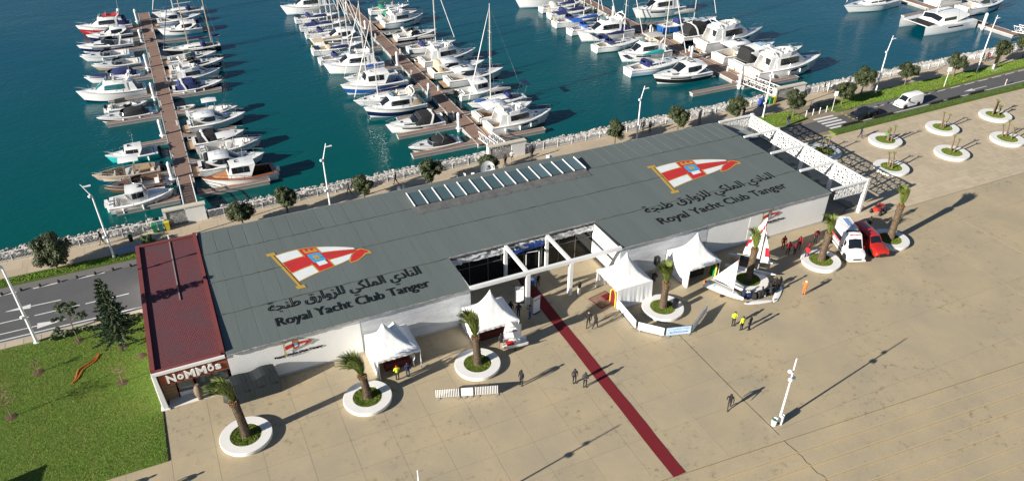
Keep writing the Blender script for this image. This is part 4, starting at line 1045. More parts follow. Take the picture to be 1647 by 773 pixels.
def sail(spec):
    L_, B_ = spec['L'], spec['B']; H = Hull(L_, B_, spec.get('F', .075*L_ + .25), sheer=.18, stern=.62, p=1.9, rake=.12, peak=.42, depth=.7); root = spec['root']; k = L_/10.0
    add_hull(root, H, .06, .30, .5, spec.get('hull', GEL), spec.get('band'), spec.get('boot', NAVY), deckm=spec.get('deck', GEL), floorm=TEAK, side=.3)
    x = lambda t: -L_/2 + t*L_; z = H.z(.45)
    tr = Pod([(x(.31), H.b(.31)*.66, H.b(.31)*.56, z, z + .42*k), (x(.45), H.b(.45)*.64, H.b(.45)*.54, z, z + .44*k), (x(.62), H.b(.62)*.58, H.b(.62)*.45, H.z(.62), H.z(.62) + .30*k), (x(.72), H.b(.72)*.5, H.b(.72)*.3, H.z(.72), H.z(.72) + .06)])
    t_o = tr.body(root, 'coachroof', spec.get('top', GEL)); tr.glass(t_o, .1, 1.7, .35, .8, name='cabin_window', off=.012)
    for hx in (.5, .64, .8): MB().box((x(hx), 0, H.z(hx) + {.5: .45, .64: .30, .8: .09}[hx]*k), (.45*k, .45*k, .04)).build('deck_hatch', GLASS, t_o, smooth=False)
    hood, hp = canopy(root, H, .25, .36, .75*k, spec.get('hood', CANN), z + .1, 'sprayhood', .62, .4)
    mx_ = spec.get('mt', .58); mh = spec.get('mh', 1.32*L_); mm_ = spec.get('mastm', ALU)
    def rig(tm, hm, boomlen, cover, head=True):
        zm = H.z(tm) + .2
        mo = MB().tube([(x(tm), 0, zm - .2), (x(tm), 0, zm + hm*.6), (x(tm) - .05, 0, zm + hm)], [.085, .08, .05], 6).build('mast', mm_, root)
        sp = MB()
        for f in (.45, .72): sp.tube([(x(tm), -.62*k, zm + hm*f), (x(tm), .62*k, zm + hm*f)], .025, 4)
        sp.build('spreaders', mm_, mo)
        bo = MB().tube([(x(tm) - .1, 0, zm + 1.15*k), (x(tm) - boomlen, 0, zm + 1.25*k)], .06, 6).build('boom', mm_, root)
        if cover:
            sc_ = MB(); rings = []
            for i in range(9):
                u = i/8; rr_ = (.10 + .15*math.sin(math.pi*min(1, .15 + u*.85)))*(1.3 - u*.6)*k; cx, cz = x(tm) - .1 - u*(boomlen - .2), zm + 1.28*k + .1*u + rr_*.5
                rings.append([(cx, rr_*.6*math.cos(q*math.pi/4), cz + rr_*1.1*math.sin(q*math.pi/4)) for q in range(8)])
            sc_.loft(rings); fixn(sc_.build('sail_cover', cover, bo))
        st = MB(); top = (x(tm) - .05, 0, zm + hm*.97)
        st.tube([top, (x(0.01), 0, H.z(0) + .1)], .014, 3)
        if head:
            st.tube([top, (x(.99), 0, H.z(1) + .1)], .014, 3)
        for sg in (-1, 1): st.tube([top, (x(tm), sg*.62*k, zm + hm*.72), (x(tm), sg*.64*k, zm + hm*.45), (x(tm - .02), sg*H.b(tm)*.95, H.z(tm))], .014, 3)
        st.build('stays', STEEL, mo)
        if head and spec.get('furl', True): MB().tube([Vector(top).lerp(Vector((x(.985), 0, H.z(1) + .2)), f) for f in (.05, .5, .97)], [.03, .07, .06], 6).build('furled_jib', spec.get('jib', GEL), mo)
    rig(mx_, mh, .36*L_, spec.get('cover', CANN))
    if spec.get('mizzen'): rig(.14, mh*.72, .18*L_, spec.get('cover', CANN), False)
    bow_rail(root, H, .8, .6)
    gr = MB()
    for sg in (-1, 1):
        for t in (.12, .28, .44, .6, .76): gr.tube([(x(t), sg*(H.b(t) - .06), H.z(t)), (x(t), sg*(H.b(t) - .06), H.z(t) + .6)], .014, 3)
        gr.tube([(x(t), sg*(H.b(t) - .06), H.z(t) + .6) for t in (.02, .12, .28, .44, .6, .76, .8)], .012, 3)
    gr.build('guard_rail', STEEL, root)
    MB().tube([(x(.12) + .0, .42*math.cos(i*math.pi/5), .95 + .42*math.sin(i*math.pi/5) + .2) for i in range(10)], .025, 4, closed=True).build('steering_wheel', STEEL, root)
    if spec.get('bim'):
        p = Pod([(x(.03), H.b(.1)*.85, H.b(.1)*.78, z + 1.45, z + 1.55), (x(.22), H.b(.2)*.85, H.b(.2)*.78, z + 1.5, z + 1.62)]); bo = p.body(root, 'bimini', spec['bim'])
        [MB().tube(q_, .02, 4).build('bimini_pole', STEEL, bo) for q_ in ([(x(.05), H.b(.05)*.85, H.z(.05)), (x(.05), H.b(.05)*.8, z + 1.45)], [(x(.05), -H.b(.05)*.85, H.z(.05)), (x(.05), -H.b(.05)*.8, z + 1.45)], [(x(.22), H.b(.22)*.85, H.z(.2)), (x(.22), H.b(.2)*.8, z + 1.5)], [(x(.22), -H.b(.22)*.85, H.z(.2)), (x(.22), -H.b(.2)*.8, z + 1.5)])]
    if spec.get('solar'):
        fr = MB(); 
        for sg in (-1, 1): fr.tube([(x(.08), sg*H.b(.1)*.9, H.z(.1)), (x(.0), sg*H.b(.05)*.9, H.z(.1) + 1.9), (x(-.02), 0, H.z(.1) + 2.0)], .03, 5)
        fo = fr.build('stern_arch', STEEL, root)
        for q in range(2): MB().box((x(-.01) + .0, (-1 + 2*q)*.55, H.z(.1) + 2.06), (1.0, 1.0, .04)).build('solar_panel', SOLAR, fo, smooth=False)
    if spec.get('ring'): MB().tube([(x(.015), .5 + .22*math.cos(i*math.pi/4), H.z(0) + .4 + .22*math.sin(i*math.pi/4)) for i in range(8)], .06, 5, closed=True).build('life_ring', YELLOW, root)
    if spec.get('dinghy'):
        MB().loft([[(x(.78) + a_, .42*f*math.sin(math.pi*(.12 + .76*i/6)), H.z(.8) + .12 + .3*hh*math.sin(math.pi*(.12 + .76*i/6))) for f, hh in ((-1, 0), (-.7, .8), (0, 1), (.7, .8), (1, 0))] for i, a_ in enumerate([-1 + 2*q/6 for q in range(7)])]).build('covered_dinghy', spec['dinghy'], root)
    return H
def catamaran(spec):
    L_, B_ = spec['L'], spec['B']; root = spec['root']; x = lambda t: -L_/2 + t*L_
    for sg in (-1, 1):
        H = Hull(L_, 1.7, 1.45, sheer=.05, stern=.8, p=2.6, rake=.02); hr = bpy.data.objects.new('float', None); COL.objects.link(hr); hr.parent = root; hr.location = (0, sg*(B_/2 - .85), 0)
        hu = MB(); 
        for s2 in (-1, 1): H.side(hu, 0, 4, s2, vn=5)
        tr = [H.pt(0, v) for v in (0, 1, 2, 3, 4)]; poly = tr + [(a_, -b_, c_) for a_, b_, c_ in tr[:0:-1]]; hu.add(poly, [tuple(range(len(poly)))])
        fixn(hu.build('hull', GEL, hr)); dk = MB(); dk.grid([[(x(t), H.b(t)*f, H.z(t) + .04*(1 - f*f)) for f in (-1, 0, 1)] for t in (0, .2, .4, .6, .8, .92, 1.0)]); fixn(dk.build('deck', GEL, hr))
        hw = MB()
        for s2 in (-1, 1): H.side(hw, 3.1, 3.5, s2, .3, .6, 6, .012)
        hw.build('hull_window', GLASS, hr)
    MB().box((x(.36), 0, 1.2), (L_*.66, B_ - 2.2, .5)).build('bridge_deck', GEL, root, smooth=False)
    P = [[(x(t), y, 1.42 - .08*math.sin(math.pi*(t - .68)/.25)) for y in (-B_/2 + 1.5, 0, B_/2 - 1.5)] for t in (.68, .75, .82, .9)]; fixn(MB().grid(P).build('trampoline', CANB, root))
    MB().tube([(x(.93), -B_/2 + .9, 1.45), (x(.93), B_/2 - .9, 1.45)], .09, 6).build('crossbeam', ALU, root)
    p = Pod([(x(.66), B_*.28, B_*.24, 1.4, 1.55), (x(.60), B_*.34, B_*.31, 1.4, 2.45), (x(.4), B_*.36, B_*.33, 1.4, 2.6), (x(.12), B_*.36, B_*.33, 2.2, 2.55)]); c_o = p.body(root, 'saloon', GEL); p.screen(c_o, .2, .95, GLASS, .35); p.glass(c_o, 1, 2.1, .4, .85)
    seats(root, [(x(.08), 0, 1.45, .6, B_*.5)])
    mo = MB().tube([(x(.56), 0, 2.4), (x(.56), 0, 10), (x(.55), 0, 19)], [.14, .13, .08], 6).build('mast', ALU, root)
    bo = MB().tube([(x(.55), 0, 3.5), (x(.1), 0, 3.7)], .1, 6).build('boom', ALU, root)
    MB().loft([[(x(.54 - .42*i/6), .22*math.cos(q*math.pi/4), 3.85 + .3*math.sin(q*math.pi/4)) for q in range(8)] for i in range(7)]).build('sail_cover', CANW, bo)
    st = MB(); 
    for q in ((x(.98), 0, 1.6), (x(.4), -B_/2 + .2, 1.5), (x(.4), B_/2 - .2, 1.5)): st.tube([(x(.55), 0, 18), q], .02, 3)
    st.build('stays', STEEL, mo)
    H = Hull(L_, 1.7, 1.45, sheer=.05, stern=.8, p=2.6, rake=.02)
    for t in (.15, .35, .55, .75): MB().lathe([(.02, -.45), (.14, -.38), (.15, .25), (.03, .4)], 7, (x(t), -B_/2 - .02 - .12 + .0, .8)).build('fender', mat('navy_fender', (.03, .06, .2), .5), root)
KIND = dict(sport=sport, fly=fly, runabout=runabout, console=console, pilot=pilot, sail=sail, cat=catamaran)
NAMES = dict(sport='express_cruiser', fly='flybridge_yacht', runabout='runabout', console='center_console_boat', pilot='pilothouse_boat', sail='sailing_yacht', cat='catamaran')
CATS = dict(sport='motorboat', fly='motor yacht', runabout='motorboat', console='motorboat', pilot='motorboat', sail='sailboat', cat='catamaran')
br_ = random.Random(11)
def boat(kind, x, y, yaw, L_, B_, label, group, **kw):
    yaw = yaw + br_.uniform(-2.0, 2.0); B_ *= 1.3 if B_ < 2.9 else 1.22 if B_ < 3.5 else 1.08
    root = thing(NAMES[kind], label, CATS[kind], (x, y, WATER_Z + br_.uniform(-.03, .03)), R(yaw), group)
    root.scale = (1.0, 1.0, 1.0 if kind == 'sail' else 1.1); kw.update(root=root, L=L_, B=B_); KIND[kind](kw); return root
GA, GB, GC = 'boats moored at the left pier', 'boats moored at the middle pier', 'boats moored at the right pier'
D = -1
def A(kind, xb, xs, y, L_=None, B_=None, label='', g=GA, **kw):
    """xb bow x, xs stern x"""
    ln = abs(xb - xs); boat(kind, (xb + xs)/2, y, 0 if xb > xs else 180, L_ or ln, B_ or (ln*.20 + 1.15), label, g, **kw)
# left pier, left side
A('fly', -6.6, 3.2, 115.6, label='old flybridge trawler with red canvas and red hull bottom, far end of left pier', band=REDG, boot=REDG, cover=CANR, encl=CANN, ant=1, hwin=False)
A('sport', -5.0, 3.0, 110.6, label='cruiser with blue lower hull and sloped hardtop, second from far end of left pier', hull=GEL, band=NAVY, hardtop=1, arch=False)
A('sport', -6.5, 2.8, 104.0, label='white cruiser with dark blue hull and tall radar arch, third from far end', hull=GEL, band=NAVY, boot=GEL)
A('runabout', -6.2, 1.8, 99.0, label='low white day boat with raised windscreen, fourth on left side of left pier', fend=1)
A('runabout', -4.4, 3.4, 93.3, label='beige hulled bowrider with open seats, fifth on left side of left pier', hull=GEL, band=SAND, boot=SAND, seat=CREAM)
A('runabout', -5.6, 2.9, 87.2, label='white boat under navy blue covers behind the teal windscreen yacht', canvas=CANN, bowcover=CANN)
A('fly', -6.6, 3.4, 78.8, B_=3.5, label='large white flybridge yacht with teal windscreen on left pier', glass=TEALG, hwin=False, ant=1)
A('runabout', 3.2, -2.5, 73.3, B_=2.3, label='small open boat with black bimini and outboard facing out from left pier', bim=CANB, ob=1, c1=.75)
A('runabout', -4.1, 3.6, 68.9, B_=2.4, label='white bowrider with black cockpit cover and black hull stripe on left pier', canvas=CANB, band=BLACKG, fend=1)
A('pilot', -3.3, 3.2, 54.3, B_=2.5, label='turquoise hulled fishing boat with white hardtop on left pier', hull=TURQ, boot=TURQ, obs=(0,), ch=1.15, fend=1)
A('console', -5.0, 3.1, 48.9, B_=2.5, label='sand coloured open boat with white T-top on left pier', hull=SAND, boot=BLUE, deck=SAND, floor=TEAK, seat=CREAM)
A('runabout', -3.7, 3.4, 45.2, B_=2.5, label='bronze brown runabout with glass cockpit beside the sand coloured boat', hull=BRONZE, boot=BRONZE, deck=BRONZE, glass=GLASS)
A('pilot', 4.2, -3.3, 40.5, B_=2.8, label='white pilothouse boat with twin outboards, nearest the quay on left side of left pier', obs=(-.4, .4), obm=GEL, fend=-1, wx=.60)
# left pier, right side
A('sail', 7.3, 17.2, 121.0, label='white sailing yacht with teak deck at the far end of left pier', deck=SEATW, boot=GEL, cover=None, mh=13.5)
A('sport', 16.2, 7.8, 115.3, label='white cruiser with pale blue hull sides beside the far sailing yacht', band=SKYB, hardtop=1, arch=False)
A('sport', 7.5, 15.4, 108.6, label='white cruiser with red and black stern stripes, third on right side of left pier', hardtop=1, arch=False, boot=GEL, canvas=CANW)
A('sail', 7.4, 17.2, 96.2, B_=3.1, label='dark hulled ketch with two wooden masts on left pier', hull=BLACKG, boot=BLACKG, deck=SEATW, mizzen=1, mt=.55, mastm=WOODM, mh=14, jib=CANN)
A('sport', 16.0, 7.7, 91.0, label='white cruiser with pale blue hull just beside the two masted ketch', band=SKYB, arch=False, glass=CLEARG)
A('sport', 16.7, 7.6, 86.2, label='open cruiser with navy hull and white radar arch on left pier', band=NAVY, seat=SEATW)
A('fly', 15.4, 7.3, 81.0, B_=3.0, label='white flybridge boat with yellow beige side deck on left pier', floor=SAND, boot=SAND, hwin=False, arch=False)
A('sport', 15.0, 7.2, 76.3, label='navy and white cruiser with tall arch moored at wooden finger of left pier', hull=GEL, band=NAVY, canvas=CANN, fend=-1)
A('console', 15.7, 8.6, 64.9, B_=2.4, label='white open boat with square T-top behind the blue covered cruiser', obm=GEL)
A('sport', 16.2, 7.9, 60.9, B_=2.7, label='white cruiser with bright blue foredeck cover on left pier', hardtop=1, arch=False, glass=GLASS, sunroof=1, hwin=False)
A('sport', 15.1, 7.9, 54.9, B_=2.6, label='white cruiser with brown wooden foredeck and black seats on left pier', canvas=CANB, top=TEAK, arch=True)
A('console', 17.0, 8.6, 51.2, B_=2.6, label='large white open boat with T-top beside the hardtop cruiser on left pier', seat=CREAM, twin=True, obm=CANW)
A('sport', 16.3, 7.7, 46.0, B_=3.1, label='white hardtop cruiser with black mesh cockpit enclosure on left pier', hardtop=1, arch=False, canvas=CANB, sunroof=1)
A('pilot', 7.7, 16.8, 41.3, B_=3.0, label='classic wooden decked cruiser with orange brown cabin, nearest the quay on left pier', deck=MAHOG, trunk=mat('tan_cabin_top', (.42, .19, .08), .5), rail=MAHOG, boot=GEL, obs=(0.3,), obm=GEL, seat=CANB, floor=CANB)
# middle pier, left side
A('runabout', 34.7, 42.0, 40.1, B_=2.5, label='white bowrider with black cover and black hull, nearest the quay on middle pier', canvas=CANB, band=BLACKG, boot=GEL, tower=1, g=GB)
A('sport', 33.8, 42.4, 47.3, B_=3.0, label='white sport cruiser with black canvas top at the finger of middle pier', canvas=CANB, boot=GEL, g=GB)
A('fly', 32.5, 42.0, 54.2, B_=3.2, label='white flybridge boat with dark blue hull stripe and tan covers on middle pier', band=NAVY, boot=GEL, seat=CREAM, encl=CANT, hwin=False, g=GB)
A('sail', 32.2, 41.5, 58.9, B_=2.8, label='white sailing yacht with grey deck between flybridge boats on middle pier', cover=CANN, boot=SKYB, g=GB)
A('pilot', 31.6, 42.4, 64.4, B_=3.3, label='white trawler yacht with blue hull stripe and blue stern cover on middle pier', band=BLUE, boot=GEL, ch=1.15, trunk=GEL, seat=CANBL, g=GB)
A('sail', 33.4, 42.4, 69.2, B_=2.7, label='small white sailing yacht behind the blue striped trawler', cover=CANBL, boot=GEL, g=GB)
A('fly', 31.4, 41.5, 74.7, B_=3.3, label='white flybridge cruiser with black side windows, left side of middle pier', boot=GEL, hwin=False, arch=False, g=GB)
A('sail', 41.4, 31.8, 80.3, B_=3.0, label='sailing yacht with stern arch behind the white flybridge cruiser on middle pier', solar=1, g=GB, cover=CANN)
A('sail', 41.6, 31.8, 85.6, B_=3.1, label='sailing yacht under a long tan boom tent on middle pier', cover=CANT, bim=CANT, boot=GEL, hood=CANT, g=GB, ring=1)
A('sport', 32.4, 42.0, 90.0, B_=3.2, label='white cruiser with dark windscreen cover above the tan tented yacht', hardtop=1, boot=GEL, arch=False, g=GB)
A('sail', 42.0, 32.8, 95.3, B_=3.0, label='sailing yacht with navy bimini, left side of middle pier', bim=CANN, hood=CANN, g=GB)
A('sail', 42.2, 32.8, 100.0, B_=2.9, label='sailing yacht with navy sprayhood and solar arch, left side of middle pier', hood=CANN, solar=1, g=GB)
A('sail', 42.0, 33.0, 105.6, B_=2.9, label='white sailing yacht with square stern near the far end of middle pier', cover=CANW, g=GB)
A('fly', 31.5, 42.2, 112.0, B_=3.6, label='large white yacht with long bow at the far end of middle pier', boot=GEL, hwin=False, g=GB)
# middle pier, right side
A('sail', 56.9, 48.2, 105.0, B_=2.9, label='sailing yacht with wooden masts at the far end of middle pier', mastm=WOODM, g=GB, cover=CANG, hood=CANG)
A('runabout', 57.0, 49.0, 100.3, B_=2.7, label='boat under a bright green tarpaulin on middle pier', canvas=CANG, g=GB, band=SKYB)
A('fly', 56.7, 48.0, 95.6, B_=3.3, label='tall white flybridge yacht with black wraparound windows on middle pier', g=GB, boot=GEL)
A('sport', 55.9, 47.6, 86.0, B_=3.0, label='navy hulled cruiser with white folded bimini, right side of middle pier', band=NAVY, boot=NAVY, g=GB, arch=True)
A('sail', 57.2, 47.8, 79.3, B_=2.9, label='sailing yacht moored between navy cruiser and crowded flybridge yacht', g=GB, cover=CANW)
A('fly', 58.0, 47.6, 71.4, B_=3.7, label='big flybridge yacht crowded with white seats on its upper deck, middle pier', g=GB, boot=SKYB, bimini=None, floor=TEAK)
A('sport', 57.3, 47.4, 66.0, B_=3.2, label='hardtop cruiser with beige canvas cockpit enclosure on middle pier', hardtop=1, arch=False, canvas=CANT, sunroof=1, g=GB)
A('sport', 58.6, 48.4, 61.2, B_=3.1, label='white cruiser with tan cockpit floor and black outboard cover on middle pier', hardtop=1, arch=False, floor=SAND, seat=CREAM, g=GB)
A('pilot', 56.0, 48.2, 55.3, B_=3.0, label='white pilothouse boat with black outboards on middle pier', obs=(-.35, .35), g=GB)
A('sail', 47.8, 57.4, 50.4, B_=3.0, label='sailing yacht with bright blue covered dinghy and solar arch on middle pier', dinghy=CANBL, solar=1, g=GB, cover=CANW, mh=14.5, mt=.6)
A('sport', 56.7, 47.3, 46.0, B_=3.3, label='open white cruiser with brown cockpit cushions beside the nearest flybridge yacht', hardtop=1, arch=False, sunroof=1, seat=TEAK, g=GB, boot=GEL)
A('fly', 57.6, 47.2, 41.5, B_=3.7, label='white flybridge yacht with black side window, nearest the quay on middle pier', g=GB, boot=GEL, fend=-1, cover=None)
# right pier, left side
A('sport', 79.5, 90.2, 47.2, B_=3.4, label='white hardtop cruiser with black hull stripe alone at open water, right pier', hardtop=1, arch=False, band=BLACKG, boot=GEL, g=GC, fend=-1)
A('sail', 90.4, 78.0, 52.9, B_=3.4, label='cluttered sailing yacht with turquoise sail cover and blue hull stripe', cover=CANQ, band=SKYB, hood=CANN, mh=15, g=GC, solar=1)
A('fly', 79.7, 90.0, 58.6, B_=3.6, label='white flybridge yacht with dark windscreen and tan seats, left side of right pier', bimini=CANW, seat=CANT, g=GC, boot=GEL)
A('sail', 89.6, 78.9, 65.6, B_=3.3, label='sailing yacht with large solar panels and navy canopy at right pier', solar=1, bim=CANN, hood=CANN, g=GC, mh=14)
A('fly', 78.4, 90.0, 71.2, B_=3.6, label='white sport fisher with navy cockpit on left side of right pier', encl=CANN, g=GC, boot=GEL, hwin=False)
A('sail', 90.3, 79.4, 76.2, B_=3.2, label='sailing yacht with bright blue cockpit tent at right pier', bim=CANBL, hood=CANBL, g=GC, cover=CANBL)
A('sail', 90.4, 79.0, 81.5, B_=3.2, label='sailing yacht with navy boom cover and yellow ring on its stern rail', ring=1, bim=CANN, cover=CANN, g=GC)
A('sail', 90.6, 80.6, 86.8, B_=3.1, label='white sailing yacht with yellow life ring, third from the far left of right pier', ring=1, g=GC, cover=CANN)
A('sail', 90.6, 81.0, 91.4, B_=3.1, label='white sailing yacht with plain grey covers beside the far left motor yacht', cover=CANW, hood=CANW, g=GC)
A('fly', 77.2, 89.0, 96.0, B_=3.5, label='white motor yacht at the far left end of right pier', g=GC, boot=GEL, hwin=False)
# right pier, right side
A('fly', 98.4, 105.0, 79.4, L_=12.0, B_=3.8, label='white yacht with navy windows, farthest on right side of right pier', g=GC, boot=GEL)
A('sail', 109.4, 96.2, 69.8, B_=3.5, label='blue hulled sailing yacht with white deck on right side of right pier', hull=BLUE, boot=NAVY, g=GC, cover=CANW, mh=17)
A('sport', 108.2, 95.6, 62.9, B_=3.6, label='cruiser under a black cockpit canvas on right side of right pier', canvas=CANB, g=GC, band=BLACKG, boot=GEL)
A('fly', 110.8, 96.6, 57.9, B_=4.1, label='large white flybridge yacht with arched side window and tender at its stern', g=GC, boot=GEL)
A('sport', 108.2, 95.6, 51.3, B_=3.8, label='white express cruiser with tan stern seats on right side of right pier', hardtop=1, arch=False, g=GC, seat=CANT, boot=GEL)
A('sport', 110.5, 95.6, 46.6, B_=4.0, label='long white express cruiser with black stern canvas beside the nearest yacht', hardtop=1, arch=False, canvas=CANB, g=GC, sunroof=1, boot=GEL)
A('fly', 109.9, 95.7, 42.0, B_=4.2, label='white flybridge yacht with two arched windows, nearest the quay on right pier', g=GC, boot=GEL, fend=-1)
# far right pier
boat('cat', 147.6, 49.6, 180, 13.6, 7.2, 'white sailing catamaran with round blue mark at the far right pier', 'boats moored at the far right pier')
boat('sport', 165.5, 53.4, 0, 12.5, 3.8, 'white yacht with long black side window behind the far right pier', 'boats moored at the far right pier', hardtop=1, arch=False)
boat('sail', 145.0, 64.2, 180, 15.0, 4.0, 'long white sailing yacht cut by the top edge, upper right', 'boats moored at the far right pier', cover=CANW, boot=GEL)
boat('fly', 164.5, 60.0, 0, 13.0, 4.0, 'white motor yacht partly hidden behind the catamaran rigging', 'boats moored at the far right pier')
# small inflatable tenders tucked in beside the pontoons
def tender(x, y, rz, label):
    t = thing('inflatable_tender', label, 'dinghy', (x, y, WATER_Z + .05), R(rz), 'inflatable tenders at the piers')
    MB().tube([(-1.3, .58, .2), (.3, .6, .22), (1.0, .42, .3), (1.35, 0, .36), (1.0, -.42, .3), (.3, -.6, .22), (-1.3, -.58, .2)], [.17, .2, .19, .18, .19, .2, .17], 8).build('tube', CANW, t)
    MB().box((-.2, 0, .12), (2.2, .9, .08)).build('floor', mat('tender_floor', (.10, .10, .11), .7), t, smooth=False); MB().box((-.2, 0, .36), (.28, 1.0, .05)).build('thwart', SEATW, t, smooth=False); MB().box((-1.2, 0, .28), (.08, .9, .34)).build('transom', SEATW, t, smooth=False)
    outboard(t, -1.45, 0, .1, BLACKG, .65)
for q in ((1.9, 42.9, 180, 'grey inflatable tender between the bronze runabout and left pier'), (8.6, 57.4, 0, 'grey inflatable tender on right side of left pier near a blue cover'), (8.4, 69.2, 0, 'grey inflatable tender in the gap on right side of left pier'), (42.1, 50.0, 180, 'grey inflatable tender beside the black canvas cruiser at middle pier'), (48.4, 74.8, 20, 'grey inflatable tender beside the crowded flybridge yacht'), (48.2, 90.8, 0, 'grey inflatable tender below the tall white flybridge yacht'), (90.3, 62.4, 180, 'grey inflatable tender on left side of right pier'), (95.9, 54.9, 90, 'grey inflatable tender behind the stern of the large flybridge yacht')): tender(*q)
# ------------------------------------------------------------------ piers, fingers, piles
DECK = mat('pier_decking', (0.245, 0.155, 0.115), 0.85, var=0.5, vscale=0.6, col2=(0.19, 0.125, 0.10), rnd=0.07, world=True)
FLOAT = mat('concrete_float', (0.33, 0.33, 0.32), 0.85, var=0.5, vscale=1, col2=(.18, .18, .17))
DZ = -0.92
pr = random.Random(4)
def planked(root, x0, x1, y0, y1, step, ax):
    """decking boards across the pier, each its own board, joined in bays"""
    if ax == 'y':
        n_ = max(1, round((y1 - y0)/step)); s_ = (y1 - y0)/n_
        me = MB().box((0, 0, 0), (x1 - x0 - .24, s_ - .03, .05)).mesh('deck_panel', DECK, False)
        for i in range(n_): child('deck_panel', me, root, ((x0+x1)/2, y0 + s_*(i + .5), DZ + pr.uniform(-.004, .004)))
    else:
        n_ = max(1, round((x1 - x0)/step)); s_ = (x1 - x0)/n_
        me = MB().box((0, 0, 0), (s_ - .03, y1 - y0 - .12, .05)).mesh('deck_panel', DECK, False)
        for i in range(n_): child('deck_panel', me, root, (x0 + s_*(i + .5), (y0+y1)/2, DZ + pr.uniform(-.004, .004)))
def pile(x, y, h=2.3, r=.22, label='', group='white mooring piles along the piers'):
    p = thing('mooring_pile', label, 'pile', (x, y, WATER_Z), 0, group)
    MB().lathe([(r, -1.5), (r, h), ], 12).build('shaft', mat('pile_white', (.66, .67, .68), .5, var=.4, vscale=1, col2=(.5, .5, .5)), p)
    MB().lathe([(r*1.05, h), (r*1.05, h + .08), (r*.6, h + .3), (.02, h + .38)], 12).build('cap', WMETAL, p)
    MB().lathe([(r + .22, .50), (r + .22, .62), (r + .03, .62), (r + .03, .50)], 10).build('collar', GEL, p)
def pedestal(x, y, label):
    p = thing('power_pedestal', label, 'pedestal', (x, y, DZ + .03), 0, 'service pedestals on the piers')
    MB().box((0, 0, .45), (.22, .26, .9), top=.9).build('body', GEL, p); MB().box((0, 0, .95), (.26, .3, .1), top=.6).build('cap', CLEARG, p)
def pier(name, xc, y0, y1, lab, fl, fr, wd=2.15):
    root = thing('pier', lab, 'pier', (0, 0, 0))
    b = MB(); yy = y0
    while yy < y1 - .5:
        e_ = min(yy + 10, y1); b.box((xc, (yy + e_)/2, DZ - .42), (wd - .1, e_ - yy - .25, .75)); yy = e_
    b.build('floats', FLOAT, root, smooth=False)
    e = MB()
    for sg in (-1, 1): e.box((xc + sg*(wd/2 - .06), (y0+y1)/2, DZ - .02), (.12, y1 - y0, .14))
    e.build('edge_beam', mat('pier_edge', (.46, .45, .43), .7), root, smooth=False)
    planked(root, xc - wd/2, xc + wd/2, y0, y1, 1.2, 'y')
    for side, lst in ((-1, fl), (1, fr)):
        for (y, ln, fw) in lst:
            xa = xc + side*wd/2; xb = xa + side*ln
            MB().box(((xa+xb)/2, y, DZ - .3), (ln - .1, fw - .1, .5)).build('finger_float', FLOAT, root, smooth=False)
            ee = MB()
            for s2 in (-1, 1): ee.box(((xa+xb)/2, y + s2*(fw/2 - .03), DZ - .02), (ln, .06, .12))
            ee.box((xb, y, DZ - .02), (.12, fw, .14)); ee.build('finger_edge', mat('pier_edge', (.46, .45, .43), .7), root, smooth=False)
            planked(root, min(xa, xb) + .02, max(xa, xb) - .08, y - fw/2, y + fw/2, 1.6, 'x')
            tri = [(xa, y + fw/2), (xa, y + fw/2 + 1.1), (xa + side*1.1, y + fw/2)]
            if side > 0: tri = tri[::-1]
            MB().prism(tri, DZ - .05, DZ + .022).build('corner_gusset', DECK, root, smooth=False)
    cl = MB()
    for i in range(int((y1 - y0)/4)):
        for sg in (-1, 1): cl.box((xc + sg*(wd/2 - .2), y0 + 2 + 4*i, DZ + .08), (.08, .35, .10))
    cl.build('cleats', STEEL, root, smooth=False)
    return root
fA_l = [(39.0 + .15, 7.4, .95), (47.3, 6.5, .7), (57.6, 3.6, .8), (67.2, 7.6, .9), (76.2, 7.0, .7), (85.3, 7.0, .7), (90.3, 7, .7), (101.5, 7, .7), (107.6, 7, .7), (113.2, 7, .7)]
fA_r = [(39.5, 8.8, .95), (48.8, 7.4, .7), (57.8, 7.4, .7), (67.0, 7.0, .7), (74.6, 7.6, .9), (83.6, 7.4, .7), (93.6, 7.4, .7), (103.5, 7.4, .7), (111.9, 7.4, .7), (118.3, 7.4, .7)]
pier('pierA', 5.72, 42.2, 124.0, 'long wooden pontoon pier at the left lined with motorboats', fA_l, fA_r)
fB_l = [(38.4, 9.4, .95), (45.2, 9.3, .95), (51.0, 7.5, .7), (61.6, 7.5, .7), (71.9, 7.5, .7), (83.0, 7.5, .7), (92.8, 7.5, .7), (103.0, 7.5, .7)]
fB_r = [(38.5, 8.6, .95), (48.2, 7.5, .7), (57.9, 7.5, .7), (68.6, 7.5, .7), (76.0, 7.5, .7), (83.0, 7.5, .7), (91.0, 7.5, .7), (98, 7.5, .7)]
pier('pierB', 45.2, 37.4, 116, 'wooden pontoon pier in the middle between sailing yachts and cruisers', fB_l, fB_r, 2.3)
fC_l = [(40.6, 9.4, .95), (55.6, 8, .7), (68.3, 8, .7), (78.9, 8, .7), (89, 8, .7)]
fC_r = [(39.2, 8.8, .95), (48.9, 8, .7), (54.6, 8, .7), (66.3, 8, .7), (74, 8, .7)]
pier('pierC', 93.0, 39.2, 108, 'wooden pontoon pier at the right lined with large white yachts', fC_l, fC_r, 2.3)
pier('pierD', 156.3, 38.4, 96, 'grey pontoon pier at the far right behind the catamaran', [(56.5, 9, .9)], [(56.5, 9, .9)], 2.3)
for k, y in enumerate((45.0, 59.6, 75.2, 89.6, 104.4, 118.5)): pile(4.25, y, 2.6, .24, ['white mooring pile beside gangway of left pier', 'white mooring pile second from quay on left pier', 'white mooring pile third from quay on left pier', 'white mooring pile fourth from quay on left pier', 'white mooring pile fifth from quay on left pier', 'white mooring pile at far end of left pier'][k])
